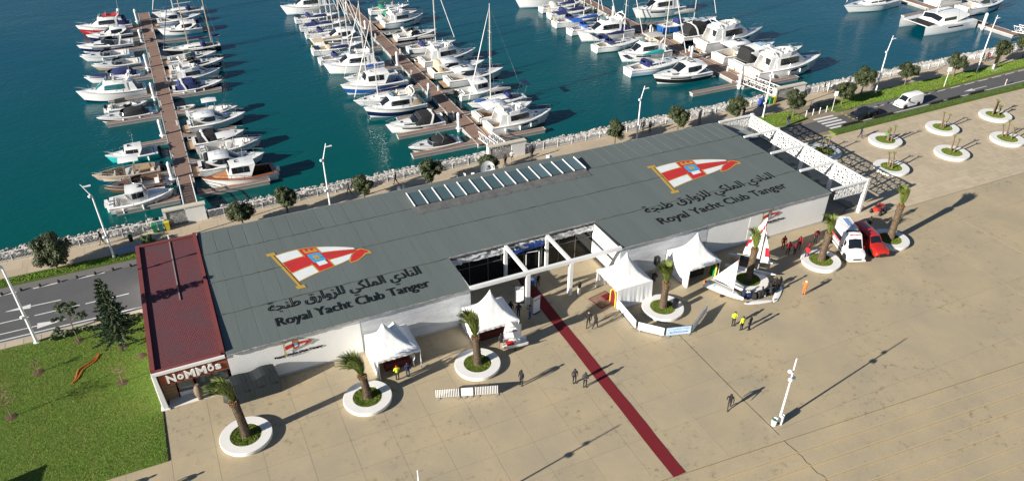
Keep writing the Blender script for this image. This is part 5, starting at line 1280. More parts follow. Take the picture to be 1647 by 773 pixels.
for k, y in enumerate((43.9, 56.5, 72.6, 92.0, 106)): pile(43.7, y, 2.6, .24, ['white mooring pile nearest the quay on middle pier', 'white mooring pile second from quay on middle pier', 'white mooring pile third from quay on middle pier', 'white mooring pile fourth from quay on middle pier', 'white mooring pile at far end of middle pier'][k])
for k, y in enumerate((40.0, 53.4, 66.4, 80.0)): pile(91.55, y, 2.7, .26, ['white mooring pile beside gangway of right pier', 'white mooring pile second from quay on right pier', 'white mooring pile third from quay on right pier', 'white mooring pile fourth from quay on right pier'][k])
pile(154.9, 44.8, 2.8, .3, 'thick white mooring pile of the far right pier')
for k, y in enumerate((50.5, 62.2, 71.0, 80.0, 95.0, 110.0)): pedestal(6.5 if k % 2 else 4.95, y, 'grey service pedestal on left pier, %s from the quay' % ['first', 'second', 'third', 'fourth', 'fifth', 'sixth'][k])
for k, y in enumerate((47.8, 58.5, 67.0, 78.0, 88.0)): pedestal(46.0 if k % 2 else 44.4, y, 'grey service pedestal on middle pier, %s from the quay' % ['first', 'second', 'third', 'fourth', 'fifth'][k])
for k, y in enumerate((46.0, 57.0, 69.0)): pedestal(93.8, y, 'grey service pedestal on right pier, %s from the quay' % ['first', 'second', 'third'][k])
# gangways with truss sides, and the perforated gate walls
def gangway(xc, y0, y1, lab, wd=1.5):
    g = thing('gangway', lab, 'gangway', (0, 0, 0), 0, 'gangways down to the piers')
    za, zb_ = 0.05, DZ + .12; n_ = 12
    P = lambda x, u, h: (x, lerp(y0, y1, u), lerp(za, zb_, u) + h)
    MB().grid([[P(xc - wd/2, i/6, 0), P(xc + wd/2, i/6, 0)] for i in range(7)]).build('walkway', mat('gangway_mat', (.11, .075, .06), .9), g)
    for i in range(14): 
        u = (i + .5)/14; MB().box(P(xc, u, .03), (wd - .2, .05, .02)).build('tread', DARKM, g, smooth=False)
    for sg in (-1, 1):
        b = MB(); x = xc + sg*wd/2
        b.tube([P(x, 0, 1.05), P(x, 1, 1.05)], .06, 6); b.tube([P(x, 0, 0), P(x, 1, 0)], .07, 6)
        for i in range(n_):
            b.tube([P(x, i/n_, 0), P(x, i/n_, 1.05)], .03, 4); b.tube([P(x, i/n_, 0 if i % 2 else 1.05), P(x, (i+1)/n_, 1.05 if i % 2 else 0)], .025, 4)
        b.build('truss', WMETAL, g)
GATEM = mat('gate_screen', (.30, .30, .29), .8)
def gate(x0, x1, y, lab, solid):
    g = thing('gate_wall', lab, 'gate', (0, 0, 0), 0, 'concrete gate walls at the piers')
    h = 1.95
    MB().box(((x0 + x1)/2, y, h + .08), (x1 - x0 + .3, .75, .16)).build('coping', mat('pale_coping', (.62, .57, .47), .8, var=.4, vscale=.7), g, smooth=False)
    MB().box((x0, y, h/2), (.28, .6, h)).build('pillar', WHITE, g, smooth=False)
    MB().add([(solid, y - .3, 0), (x1, y - .3, 0), (x1, y + .3, 0), (solid, y + .3, 0), (solid - (0 if x0 < 50 else .5), y - .3, h), (x1, y - .3, h), (x1, y + .3, h), (solid - (0 if x0 < 50 else .5), y + .3, h)], [(0, 3, 2, 1), (4, 5, 6, 7), (0, 1, 5, 4), (1, 2, 6, 5), (2, 3, 7, 6), (3, 0, 4, 7)]).build('wall', PLASTER, g, smooth=False)
    b = perforated(solid - x0 - .15, h - .05, int((solid - x0)*4.2), 7, .55, .06, 3, .3); b.build('perforated_screen', GATEM, g, (x0 + .14, y - .2, .02), smooth=False)
gate(2.75, 7.1, 31.0, 'perforated gate wall with white end at the left pier', 5.0); gate(42.7, 47.9, 30.6, 'perforated gate wall with white end at the middle pier', 45.9); gate(90.4, 96.0, 30.6, 'perforated gate wall with slanted white end at the right pier', 94.2)
gangway(5.7, 31.6, 42.6, 'short gangway down to the left pier'); gangway(45.6, 31.2, 39.2, 'white truss gangway down to the middle pier'); gangway(92.9, 31.2, 41.5, 'white truss gangway down to the right pier'); gangway(157.6, 31.2, 40, 'white gangway at the far right pier')

# ------------------------------------------------------------------ rip-rap and quay railing
ROCK = mat('white_rock', (.33, .315, .29), .9, var=.6, vscale=1.5, col2=(.20, .19, .175), isl=.38, bump=.5, bscale=4)
rk = MB(); qr = random.Random(9)
bmq = bmesh.new(); bmesh.ops.create_icosphere(bmq, subdivisions=1, radius=1); ICO_V = [v.co.copy() for v in bmq.verts]; ICO_F = [tuple(v.index for v in f.verts) for f in bmq.faces]; bmq.free()
for i in range(7000):
    x = qr.uniform(-22, 152); u = qr.random(); y = 31.15 + u*5.2
    if 45.2 > x > 43.6 and False: continue
    zc = lerp(.15, -1.75, u**1.1) + qr.uniform(-.12, .18); s = qr.uniform(.12, .40)
    M_ = Matrix.Translation((x, y, zc)) @ Matrix.Rotation(qr.uniform(0, 6.28), 4, Vector((qr.uniform(-1, 1), qr.uniform(-1, 1), qr.uniform(-1, 1))).normalized()) @ Matrix.Diagonal((s, s*qr.uniform(.6, 1), s*qr.uniform(.5, .9), 1))
    rk.add([v*qr.uniform(.78, 1.15) for v in ICO_V], ICO_F, 0, M_)
tag(rk.build('rocks', ROCK, smooth=False), kind='stuff')
fn = thing('quay_railing', 'long white railing with thin bars along the quay edge', 'railing', (0, 30.62, 0))
pm = MB().box((0, 0, .56), (.07, .10, 1.12)).mesh('post', WMETAL, False)
bars = MB(); rail = MB()
def gap(x): return 2.6 < x < 7.3 or 42.5 < x < 48.1 or 90.2 < x < 96.2
x = -24.0
while x < 150:
    if not gap(x): child('post', pm, fn, (x, 0, 0))
    for i in range(1, 16):
        xx = x + 2.2*i/16
        if not gap(xx): bars.box((xx, 0, .56), (.022, .022, .88))
    x += 2.2
for a_, b_ in ((-24, 2.6), (7.3, 42.5), (48.1, 90.2), (96.2, 152)):
    rail.box(((a_+b_)/2, 0, 1.12), (b_ - a_, .09, .06)); rail.box(((a_+b_)/2, 0, .12), (b_ - a_, .05, .05))
rail.build('rail', WMETAL, fn, smooth=False); tag(bars.build('bars', WMETAL, fn, smooth=False), kind='stuff')
# ------------------------------------------------------------------ trees and planting
LEAFD = mat('dark_olive_leaf', (0.034, 0.050, 0.014), 0.65, isl=0.45, var=.5, vscale=1.0, col2=(0.062, 0.070, 0.022))
LEAFG = mat('green_leaf', (0.055, 0.095, 0.025), 0.65, isl=0.45)
BARK = mat('grey_bark', (0.16, 0.125, 0.09), 0.9, var=.5, vscale=6, bump=.5, bscale=20)
PALMB = mat('palm_bark', (0.17, 0.12, 0.075), 0.95, var=.8, vscale=5, col2=(0.06, 0.045, 0.03), isl=.5, bump=.5, bscale=15)
PALMT = mat('palm_cut_stubs', (0.24, 0.12, 0.055), 0.9, var=.6, vscale=6, col2=(.16, .08, .04), isl=.3)
FROND = mat('palm_frond', (0.15, 0.18, 0.03), 0.6, isl=.25, var=.6, vscale=1.5, col2=(0.07, 0.11, 0.03))
SOIL = mat('bare_soil', (0.10, 0.06, 0.035), 0.95, var=.5, vscale=3)
def crown_mesh(rad, clumps, leaves, size, r, flat=0.0):
    b = MB(); vs = []; fs = []
    cl = []
    for i in range(clumps):
        d = Vector((r.gauss(0, 1), r.gauss(0, 1), r.gauss(0, 1) + .15)); d.normalize(); q = r.uniform(.35, .95)
        cl.append((Vector((d.x*rad[0], d.y*rad[1], d.z*rad[2]))*min(q, .78), r.uniform(.26, .44)))
    for i in range(leaves):
        c, s = cl[r.randrange(clumps)]
        d = Vector((r.gauss(0, 1), r.gauss(0, 1), r.gauss(0, 1))); d.normalize()
        rr_ = s*(r.random()**.4)
        p = c + Vector((d.x*rad[0], d.y*rad[1], d.z*rad[2]))*rr_
        nrm = (d + Vector((r.uniform(-.6, .6), r.uniform(-.6, .6), r.uniform(-.2, .9)))).normalized()
        u = nrm.orthogonal().normalized(); u.rotate(Matrix.Rotation(r.uniform(0, 6.28), 3, nrm)); v = nrm.cross(u); sz = size*r.uniform(.6, 1.4)
        k = len(vs); vs += [p - u*sz, p + v*sz*.55, p + u*sz, p - v*sz*.55]; fs.append((k, k+1, k+2, k+3))
    b.v = [tuple(q) for q in vs]; b.f = fs; b.mi = [0]*len(fs)
    return b
def tree(name, x, y, zc, rad, label, cat='tree', group=None, m=LEAFD, leaves=2600, clumps=26, trunk=.12, seed=0, size=.11, base=0.0, lean=0.0):
    r = random.Random(seed); t = thing(name, label, cat, (x, y, base), 0, group)
    tk = MB(); top = (lean + r.uniform(-.1, .1), r.uniform(-.1, .1), zc)
    tk.tube([(0, 0, -.1), (lean*.4, 0, zc*.4), (lean*.8, 0, zc*.75), top], [trunk, trunk*.8, trunk*.6, trunk*.4], 7)
    for i in range(7):
        a_ = r.uniform(0, 6.28); q = Vector((rad[0]*.7*math.cos(a_), rad[1]*.7*math.sin(a_), r.uniform(-.2, .6)*rad[2])) + Vector(top)
        s0 = Vector((lean*.7, 0, zc*.65)).lerp(Vector(top), r.random()); tk.tube([s0, s0.lerp(q, .5) + Vector((0, 0, -.05)), q], [trunk*.4, trunk*.28, trunk*.1], 5)
    tk.build('trunk', BARK, t)
    cr = crown_mesh(rad, clumps, leaves, size, r); cr.build('crown', m, t, (lean, 0, zc), smooth=False)
    return t
G_P = 'round trees along the promenade'
TL = [(-8.6, 26.7, 2.3, (2.0, 1.8, 1.9), 'large dark spreading tree beside the quay at left'),
      (10.6, 27.3, 1.9, (1.5, 1.2, 1.15), 'dark bush behind the roof beside the left gate wall'),
      (15.8, 27.8, 2.3, (1.25, 1.15, 1.3), 'round dark tree behind the roof left of the first promenade lamp'),
      (24.9, 27.3, 2.1, (1.3, 1.2, 1.25), 'round dark tree behind two walkers on the promenade'),
      (33.4, 27.2, 2.3, (1.5, 1.3, 1.4), 'round dark tree behind the left end of the skylight'),
      (41.0, 26.6, 1.9, (1.3, 1.2, 1.1), 'round dark tree behind the white dish near middle gate'),
      (60.2, 27.6, 2.2, (1.35, 1.3, 1.35), 'round dark tree left of the lamp behind the roof'),
      (70.6, 27.7, 2.3, (1.45, 1.4, 1.45), 'round dark tree beside the leaning promenade board'),
      (80.4, 27.2, 2.4, (1.7, 1.6, 1.5), 'round dark tree behind the far end of the lattice screen'),
      (89.1, 24.9, 2.6, (1.8, 1.7, 1.5), 'round clipped tree on the small verge by the crossing'),
      (98.8, 25.2, 2.3, (1.9, 1.8, 1.35), 'broad dark tree beside the crossing sign'),
      (104.6, 27.0, 2.9, (1.9, 1.8, 1.7), 'tall round tree left of the street lamp on the right verge'),
      (113.7, 26.8, 2.5, (1.9, 1.7, 1.2), 'flat topped tree on the right verge'),
      (124.2, 26.4, 2.4, (1.8, 1.7, 1.6), 'round tree behind the square road sign on the right verge'),
      (136.0, 27.2, 2.8, (1.7, 1.6, 1.45), 'round tree behind the dark totem on the right verge'),
      (142.3, 27.4, 2.9, (1.9, 1.8, 1.7), 'round tree cut by the right edge of the picture')]
for i, (x, y, zc, rad, lab) in enumerate(TL):
    k = 1.0 if i < 9 else .92
    tree('round_tree', x, y, zc, tuple(v*k for v in rad), lab, 'tree', G_P, LEAFD, 8000 if i else 11000, 30 if i else 40, .13, 40 + i, .115, .06)
tree('small_shrub', .4, 27.6, .8, (.9, .8, .6), 'low shrub by the bins behind the red roof', 'shrub', None, LEAFG, 900, 12, .05, 90, .1, 0)
# tall tiered conifer and young pine on the lawn
def conifer(x, y, h, label, seed):
    r = random.Random(seed); t = thing('norfolk_pine', label, 'tree', (x, y, .05))
    MB().tube([(0, 0, -.1), (0, 0, h*.5), (0, 0, h)], [.17, .11, .03], 7).build('trunk', BARK, t)
    br = MB(); vs = []; fs = []
    tiers = 17
    for k in range(tiers):
        z = h*(.20 + .78*k/(tiers - 1)); ln = lerp(2.3, .25, (k/(tiers - 1))**.9); n_ = 9
        for j in range(n_):
            a_ = j*6.283/n_ + r.uniform(-.25, .25) + k; d = Vector((math.cos(a_), math.sin(a_), 0)); l2 = ln*r.uniform(.75, 1.1); sd = Vector((-d.y, d.x, 0))
            for q in range(int(26*l2) + 8):
                u = r.uniform(.12, 1); p = Vector((0, 0, z)) + d*l2*u + Vector((0, 0, -.22*u*l2 + .12*u*u*l2))
                wv = .30*(1.15 - u)*l2*.5 + .13; s2 = sd*r.choice((-1, 1)) + d*.7; s2.normalize()
                k0 = len(vs); e_ = p + s2*wv*r.uniform(.7, 1.3) + Vector((0, 0, r.uniform(-.02, .16)))
                vs += [tuple(p), tuple(p + d*.10 + Vector((0, 0, .04))), tuple(e_), tuple(p - d*.10 + Vector((0, 0, .03)))]; fs.append((k0, k0+1, k0+2, k0+3))
    br.v = vs; br.f = fs; br.mi = [0]*len(fs); br.build('branches', mat('conifer_needle', (.034, .062, .022), .7, isl=.45), t, smooth=False)
    MB().lathe([(.55, 0), (.5, .03), (.01, .04)], 12).build('soil_ring', SOIL, t)
conifer(-2.92, 10.2, 7.6, 'tall tiered conifer on the lawn beside the red roofed pavilion', 5)
pt = thing('young_pine', 'young umbrella pine with thin trunk on the lawn left of the tall conifer', 'tree', (-6.6, 12.8, .05)); r = random.Random(8)
tk = MB(); tk.tube([(0, 0, -.1), (-.05, 0, 1.4), (.05, .05, 2.7), (0, 0, 4.3)], [.08, .06, .05, .03], 6)
pads = [(-1.1, .2, 2.6, .75), (.95, -.2, 2.9, .8), (-.5, .5, 3.7, .8), (.55, .45, 3.6, .7), (0, -.5, 4.3, .85), (-1.4, -.3, 1.9, .5), (.2, .1, 3.2, .5)]
for px, py, pz, ps in pads: tk.tube([(0, 0, pz - .6), (px*.5, py*.5, pz - .2), (px, py, pz)], [.035, .025, .012], 5)
tk.build('trunk', BARK, pt)
for px, py, pz, ps in pads: crown_mesh((ps, ps, ps*.38), 8, 330, .085, r).build('foliage_pad', mat('pine_green', (.055, .085, .03), .7, isl=.4), pt, (px, py, pz), smooth=False)
MB().lathe([(.5, 0), (.45, .03), (.01, .04)], 12).build('soil_ring', SOIL, pt)
def sapling(x, y, h, label, seed, leafy):
    r = random.Random(seed); t = thing('bare_sapling', label, 'tree', (x, y, .05)); b = MB(); tips = []
    b.tube([(0, 0, -.05), (.03, 0, h*.5), (0, 0, h*.75)], [.05, .04, .025], 6)
    for i in range(10):
        a_ = r.uniform(0, 6.28); s0 = Vector((.02, 0, h*r.uniform(.25, .75))); e_ = s0 + Vector((math.cos(a_), math.sin(a_), r.uniform(.4, 1)))*h*r.uniform(.28, .42); b.tube([s0, s0.lerp(e_, .6), e_], [.022, .015, .006], 4); tips.append(e_)
        for k in range(3):
            a2 = r.uniform(0, 6.28); m0 = s0.lerp(e_, r.uniform(.4, .9)); f = m0 + Vector((math.cos(a2), math.sin(a2), r.uniform(.1, .9)))*h*.15; b.tube([m0, f], [.01, .004], 3); tips.append(f)
    b.build('branches', mat('twig', (.22, .15, .09), .9), t)
    if leafy: crown_mesh((h*.42, h*.42, h*.3), 16, leafy, .05, r).build('thin_foliage', mat('thin_leaf', (.17, .15, .06), .7, isl=.4), t, (0, 0, h*.8), smooth=False)
    MB().lathe([(.52, 0), (.42, .04), (.01, .05)], 12).build('soil_ring', SOIL, t)
sapling(-3.2, 4.98, 1.7, 'bare twiggy sapling on the lawn near the pavilion wall', 1, 120)
sapling(-9.85, 9.5, 1.3, 'tiny bare sapling in a soil ring left of the hose', 2, 60)
sapling(-11.7, 4.4, 3.0, 'thin leaning sapling at the left edge of the lawn', 3, 380)
sr = thing('soil_patch', 'bare round soil patch on the lawn beside the pavilion wall', 'soil', (-1.45, 8.05, .06)); MB().lathe([(.45, 0), (.38, .05), (.01, .1)], 14).build('mound', SOIL, sr)
ORD = ['first', 'second', 'third', 'fourth', 'fifth', 'sixth', 'seventh', 'eighth', 'ninth', 'tenth']
# shrubs along the pavement edge of the lawn
for i in range(9):
    x = -8.6 + i*.95
    if i in (4,): continue
    tree('low_shrub', x, 14.0 + .1*math.sin(i), .35, (.55, .4, .35), 'low green shrub at the lawn edge, %s from the left lamp post' % ORD[i], 'shrub', 'low shrubs at the lawn edge', LEAFG, 420, 9, .04, 200 + i, .08, .05)
# palms in white ring planters
RINGM = mat('planter_white', (.78, .77, .74), .6, var=.3, vscale=1.2, col2=(.6, .58, .53))
PGR = mat('planter_grass', (.13, .20, .018), .8, isl=.3, var=.7, vscale=1.0, col2=(.19, .20, .03))
def ring_planter(root, Ro, Ri, h, seed, grass=2600):
    MB().lathe([(Ro - .10, 0), (Ro - .10, .10), (Ro, .16), (Ro, h - .03), (Ro - .03, h), (Ri + .03, h), (Ri, h - .03), (Ri, .05)], 56, caps=False).build('rim', RINGM, root, ang=30)
    MB().lathe([(Ri + .01, .30), (Ri*.7, .36), (.01, .42)], 28).build('soil', GRASSB, root)
    r = random.Random(seed); tufts('grass', lambda x, y: x*x + y*y < Ri*Ri*.98, (-Ri, Ri, -Ri, Ri), grass, .36, .075, root, seed, PGR)
def palm(x, y, hz, top, lean, bend, label, seed, flat=.0, nf=17, R0=2.05):
    """trunk up to hz, fronds up to top; bend is the side to which the fronds blow"""
    r = random.Random(seed); pl_ = thing('ring_planter', 'white ring planter ' + label, 'planter', (x, y, 0), 0, 'white ring planters on the plaza')
    ring_planter(pl_, R0, 1.22, .42, seed)
    t = thing('palm_tree', 'stubby palm ' + label, 'palm', (x, y, .38), 0, 'palms in ring planters on the plaza')
    H_ = hz - .38; b = MB(); n_ = 16
    prof = [(.42, 0), (.37, .12), (.33, .3), (.31, .5), (.31, .7), (.34, .82), (.39, .9), (.35, .96), (.22, 1.0)]
    def rad(u):
        for (a0, u0), (a1, u1) in zip(prof, prof[1:]):
            if u <= u1: return lerp(a0, a1, (u - u0)/(u1 - u0))
        return .2
    C = lambda u: Vector((lean[0]*u*u, lean[1]*u*u, H_*u))
    b.tube([C(i/n_) for i in range(n_+1)], [rad(i/n_)*.93 for i in range(n_+1)], 12); tr = b.build('trunk', PALMB, t)
    sc = MB(); st = MB(); rows_ = int(H_/.13)
    for k in range(rows_):
        u = (k + .5)/rows_; tgt = st if u > .91 else sc
        for j in range(11):
            a_ = (j + .5*(k % 2))*6.283/11; d = Vector((math.cos(a_), math.sin(a_), 0)); s_ = Vector((-d.y, d.x, 0)); p = C(u) + d*rad(u)*.9
            o = .06 + (.07 if u > .91 else 0)*r.random()
            tgt.add([p - s_*.07, p + s_*.07, p + s_*.05 + Vector((0, 0, .13)) + d*o, p - s_*.05 + Vector((0, 0, .13)) + d*o, p + Vector((0, 0, .17))], [(0, 1, 2, 3), (3, 2, 4), (1, 4, 2), (0, 3, 4)])
    sc.build('bark_scales', PALMB, tr, smooth=False); st.build('cut_stubs', PALMT, tr, smooth=False)
    fl = top - hz + .5
    for i in range(nf):
        a_ = i*2.399 + r.uniform(-.3, .3); d = Vector((math.cos(a_), math.sin(a_), 0)); up = r.uniform(.75, 1.15)*fl
        sp = r.uniform(.18, .48); bv = Vector((bend[0], bend[1], 0))*r.uniform(.7, 1.5)
        path = []
        for k in range(9):
            u = k/8; p = C(1) + d*(.10 + sp*u + .25*u*u*(.4 + flat)) + Vector((0, 0, up*(u - .30*u*u*u*(1 + bv.length*.35)))) + bv*(u**2.2)
            path.append(p)
        f = MB(); f.tube(path, [lerp(.035, .008, k/8) for k in range(9)], 4)
        for k in range(1, 9):
            for q in range(3):
                u = (k - 1 + q/3 + .15)/8; j = min(7, int(u*8)); p = path[j].lerp(path[j+1], u*8 - j); tan = (path[j+1] - path[j]).normalized()
                s_ = tan.cross(Vector((-d.y, d.x, .2))).normalized(); s2 = tan.cross(s_).normalized(); ll = .62*math.sin(math.pi*min(1, .22 + u*.75))*fl/2.2 + .06
                for sg in (-1, 1):
                    e_ = p + (tan*1.0 + s2*sg*.62 + s_*.12)*ll; f.add([p, p + tan*.05, e_, p - tan*.03 + s2*sg*.02], [(0, 1, 2, 3)])
        f.build('frond', FROND, t, smooth=False)
PW = [(5.55, -6.15, 4.2, 6.6, (-.25, 0), (-1.0, .35), 'nearest the lettered pavilion'), (15.59, -6.05, 2.9, 5.2, (-.25, 0), (-.9, .4), 'before the first tent from the left'), (25.68, -6.05, 3.55, 6.4, (-.15, 0), (-.45, .25), 'before the second tent and small sailing dinghy'),
      (45.3, -6.1, 3.3, 5.5, (0, 0), (-.3, .1), 'inside the banner barrier curve'), (55.9, -5.9, 4.2, 6.4, (.0, 0), (-.25, .3), 'beside the racing dinghy and catamaran'), (65.24, -6.3, 3.7, 5.7, (.15, 0), (-.3, .25), 'beside the ambulance'), (75.2, -6.3, 4.7, 6.9, (.0, 0), (-.3, .3), 'beside the red van')]
for i, (x, y, hz, top, ln, bd, lab) in enumerate(PW): palm(x, y, hz, top, ln, bd, lab, 300 + i, nf=(26, 26, 24, 28, 9, 12, 16)[i], flat=(.2, .3, .1, .8, .1, .2, .3)[i])
# small cut palms in the rings of the paved square
PR = [(94.62, 12.73, 'with the kneeling visitors, nearest the hedge', 4), (88.97, 6.4, 'at the front left of the paved square', 3), (105.22, 12.35, 'second from the left near the hedge', 3), (99.69, 6.13, 'in the front row centre of the paved square', 2), (115.94, 12.21, 'third from the left near the hedge', 4), (110.29, 5.92, 'at the front right of the paved square', 3), (84.43, 13.6, 'half in the lattice shade beyond the pergola', 2)]
for i, (x, y, lab, n_) in enumerate(PR):
    r = random.Random(500 + i); pl_ = thing('ring_planter', 'white ring planter ' + lab, 'planter', (x, y, 0), 0, 'white ring planters on the paved square')
    ring_planter(pl_, 2.2, 1.3, .42, 520 + i, 2200)
    pc = thing('cut_palm_cluster', 'group of short cut palm stems ' + lab, 'palm', (x, y, .36), 0, 'cut palm clusters on the paved square')
    for k in range(n_):
        a_ = r.uniform(0, 6.28); q = r.uniform(.2, .8); bx_, by_ = q*math.cos(a_), q*math.sin(a_); h = r.uniform(.7, 1.9) if k else 2.0
        lx, ly = r.uniform(-.3, .4), r.uniform(-.1, .3)
        MB().tube([(bx_, by_, -.05), (bx_ + lx*.5, by_ + ly*.5, h*.6), (bx_ + lx, by_ + ly, h)], [.12, .10, .09], 7).build('stem', PALMB, pc)
        f = MB()
        for j in range(7):
            a2 = j*.9; d = Vector((math.cos(a2), math.sin(a2), 0)); p0 = Vector((bx_ + lx, by_ + ly, h - .03)); e_ = p0 + d*.22 + Vector((0, 0, .42)); s_ = Vector((-d.y, d.x, 0))*.05
            f.add([p0 - s_, p0 + s_, e_ + s_*.5, e_ + d*.1], [(0, 1, 2, 3)])
        f.build('leaf_tuft', FROND, pc, smooth=False)
pl_ = thing('ring_planter', 'white ring planter inside the shaded pergola end', 'planter', (74.6, 8.2, .05), 0); ring_planter(pl_, 1.9, 1.1, .42, 540, 900)
# ------------------------------------------------------------------ lamp posts, signs, street furniture
def lamp_post(x, y, label, bend_h, tip, H_=6.0, group='tall white lamp posts along the promenade', mid=True, r0=.11):
    """tall pole, bent arm at the top ending in a flat head, globe spots on the shaft"""
    t = thing('lamp_post', label, 'lamp post', (x, y, 0), 0, group)
    MB().tube([(0, 0, 0), (0, 0, bend_h*.5), (0, 0, bend_h)], [r0, r0*.85, r0*.65], 8).build('pole', WMETAL, t)
    MB().lathe([(.30, 0), (.30, .06), (.16, .10), (.14, .35)], 10).build('base', WMETAL, t)
    if tip:
        MB().tube([(0, 0, bend_h - .02), tip], [r0*.62, r0*.4], 8).build('arm', WMETAL, t)
        d = Vector(tip) - Vector((0, 0, bend_h)); q = Vector((0, 0, bend_h)).lerp(Vector(tip), .8)
        b = MB(); b.loft([[(q.x + u*.75, q.y + s*.13, q.z + .02 - h) for s, h in ((-1, 0), (1, 0), (1, .07), (-1, .07))] for u in (0, .5, 1)]); b.build('lamp_head', WMETAL, t)
        s = MB(); s.ball((-.22, -.05, bend_h + .02), .17); s.tube([(0, 0, bend_h), (-.2, -.05, bend_h)], .04, 5); s.build('globe_spot', WMETAL, t)
    if mid:
        s = MB(); s.ball((-.24, -.05, bend_h*.36), .17); s.tube([(0, 0, bend_h*.36), (-.2, -.05, bend_h*.36)], .04, 5); s.build('globe_spot', WMETAL, t)
lamp_post(-10.15, 14.25, 'white lamp post on the lawn at the left edge', 8.5, (-.9, -.2, 10.2), r0=.15)
lamp_post(-3.08, 26.45, 'white lamp post with globe at the quay left of the red roof', 7.6, (-.7, .2, 9.0))
lamp_post(20.75, 27.6, 'white lamp post left of the skylight behind the roof', 6.1, (.7, .6, 7.8))
lamp_post(63.9, 27.8, 'white lamp post behind the right painted flag', 5.9, (.8, .5, 7.5))
lamp_post(84.8, 26.4, 'white lamp post left of the right gate wall', 6.4, (.9, .5, 8.5))
lamp_post(107.0, 26.4, 'white lamp post on the right verge with bent arm', 6.6, (1.5, .9, 8.6))
lamp_post(129.5, 26.2, 'white lamp post near the right edge beside the totem', 7.0, (1.6, .9, 8.9))
def plaza_lamp(x, y, label):
    t = thing('plaza_lamp', label, 'lamp post', (x, y, 0), 0, 'slim spotlight posts on the plaza')
    MB().tube([(0, 0, 0), (0, 0, 3), (0, 0, 6.9)], [.09, .075, .05], 8).build('pole', WMETAL, t)
    for k, (z, dx, dy) in enumerate(((5.7, -.32, .0), (5.0, -.28, -.2), (4.75, .3, .05))):
        b = MB(); b.tube([(0, 0, z), (dx*.6, dy*.6, z)], .035, 5); b.lathe([(.03, .14), (.17, .06), (.19, -.08), (.02, -.10)], 10, (dx, dy, z)); b.build('spotlight', WMETAL, t)
    MB().box((.18, 0, .45), (.06, .5, .9)).build('guard_plate', WMETAL, t, smooth=False); MB().box((-.05, -.2, .45), (.06, .35, .9)).build('guard_plate', WMETAL, t, smooth=False)
    MB().lathe([(.22, 0), (.22, .05), (.12, .06)], 10).build('base', DARKM, t)
plaza_lamp(45.45, -22.75, 'white spotlight post beside the litter bin on the plaza')
plaza_lamp(15.35, -20.9, 'white spotlight post whose top shows at the bottom edge')
def litter_bin(x, y, label, m=None):
    t = thing('litter_bin', label, 'bin', (x, y, 0))
    MB().lathe([(.02, .12), (.20, .12), (.25, .78), (.22, .78), (.19, .2), (.02, .18)], 14).build('drum', m or WMETAL, t); MB().lathe([(.26, .76), (.27, .80), (.24, .82), (.22, .77)], 14, caps=False).build('rim', mat('green_liner', (.02, .25, .06), .5), t)
    MB().lathe([(.05, 0), (.05, .13)], 8).build('foot', DARKM, t)
litter_bin(44.75, -22.9, 'white litter bin with green liner beside the plaza post'); litter_bin(-1.2, 29.2, 'dark litter bin on the promenade right of the left lamp post', DARKM)
for k, (x, m_, lab) in enumerate(((2.05, mat('teal_bin', (.02, .16, .14), .5), 'dark teal wheeled bin at the left gate wall'), (2.75, mat('yellow_bin', (.62, .52, .03), .5), 'yellow wheeled bin at the left gate wall'), (1.4, mat('green_bin', (.02, .22, .10), .5), 'green wheeled bin left of the others at left gate'), (89.2, mat('green_bin', (.02, .22, .10), .5), 'green wheeled bin beside the right gate wall'), (89.9, mat('yellow_bin', (.62, .52, .03), .5), 'yellow wheeled bin beside the right gate wall'), (87.4, mat('blue_bin', (.02, .06, .35), .5), 'blue wheeled bin near the right gate wall'))):
    t = thing('wheeled_bin', lab, 'bin', (x, 30.1, 0), 0, 'recycling bins at the gate walls'); MB().loft([[(-.2*s, -.22*s, z), (.2*s, -.22*s, z), (.2*s, .22*s, z), (-.2*s, .22*s, z)] for s, z in ((1, .1), (1.25, 1.0))]).build('body', m_, t, smooth=False); MB().box((0, 0, 1.04), (.54, .6, .08)).build('lid', m_, t, smooth=False)
    MB().tube([(-.25, .25, .1), (.25, .25, .1)], .09, 8).build('wheels', RUBBER, t)
# black bollard stubs along the lay-bys
for i, x in enumerate([-13.6 + 1.72*q for q in range(8)]):
    t = thing('bollard', 'low black bollard on the left lay-by line, %s from the left edge' % ORD[i], 'bollard', (x, 24.0, 0), 0, 'black bollards on the left lay-by'); MB().lathe([(.14, 0), (.13, .22), (.10, .26)], 10).build('post', RUBBER, t); MB().lathe([(.105, .26), (.09, .31), (.02, .34)], 10).build('cap', DARKM, t)
for i in range(9):
    x = 99.3 + 2.1*i; t = thing('bollard', 'low black bollard on the right lay-by line, %s from the crossing' % ORD[i], 'bollard', (x, rf(x) + .02, 0), 0, 'black bollards on the right lay-by'); MB().lathe([(.16, 0), (.15, .2), (.12, .25)], 10).build('post', RUBBER, t); MB().lathe([(.12, .25), (.1, .3), (.02, .33)], 10).build('cap', DARKM, t)
for i, y in enumerate((23.3, 23.3, 23.3, 23.35)):
    x = 90.8 + i*1.3; t = thing('steel_bollard', 'thin white bollard lining the crossing kerb, %s from left' % ORD[i], 'bollard', (x, 24.05, 0), 0, 'thin bollards at the crossing'); MB().tube([(0, 0, 0), (0, 0, .9)], .05, 6).build('post', WMETAL, t); MB().ball((0, 0, .93), .065).build('cap', WMETAL, t)
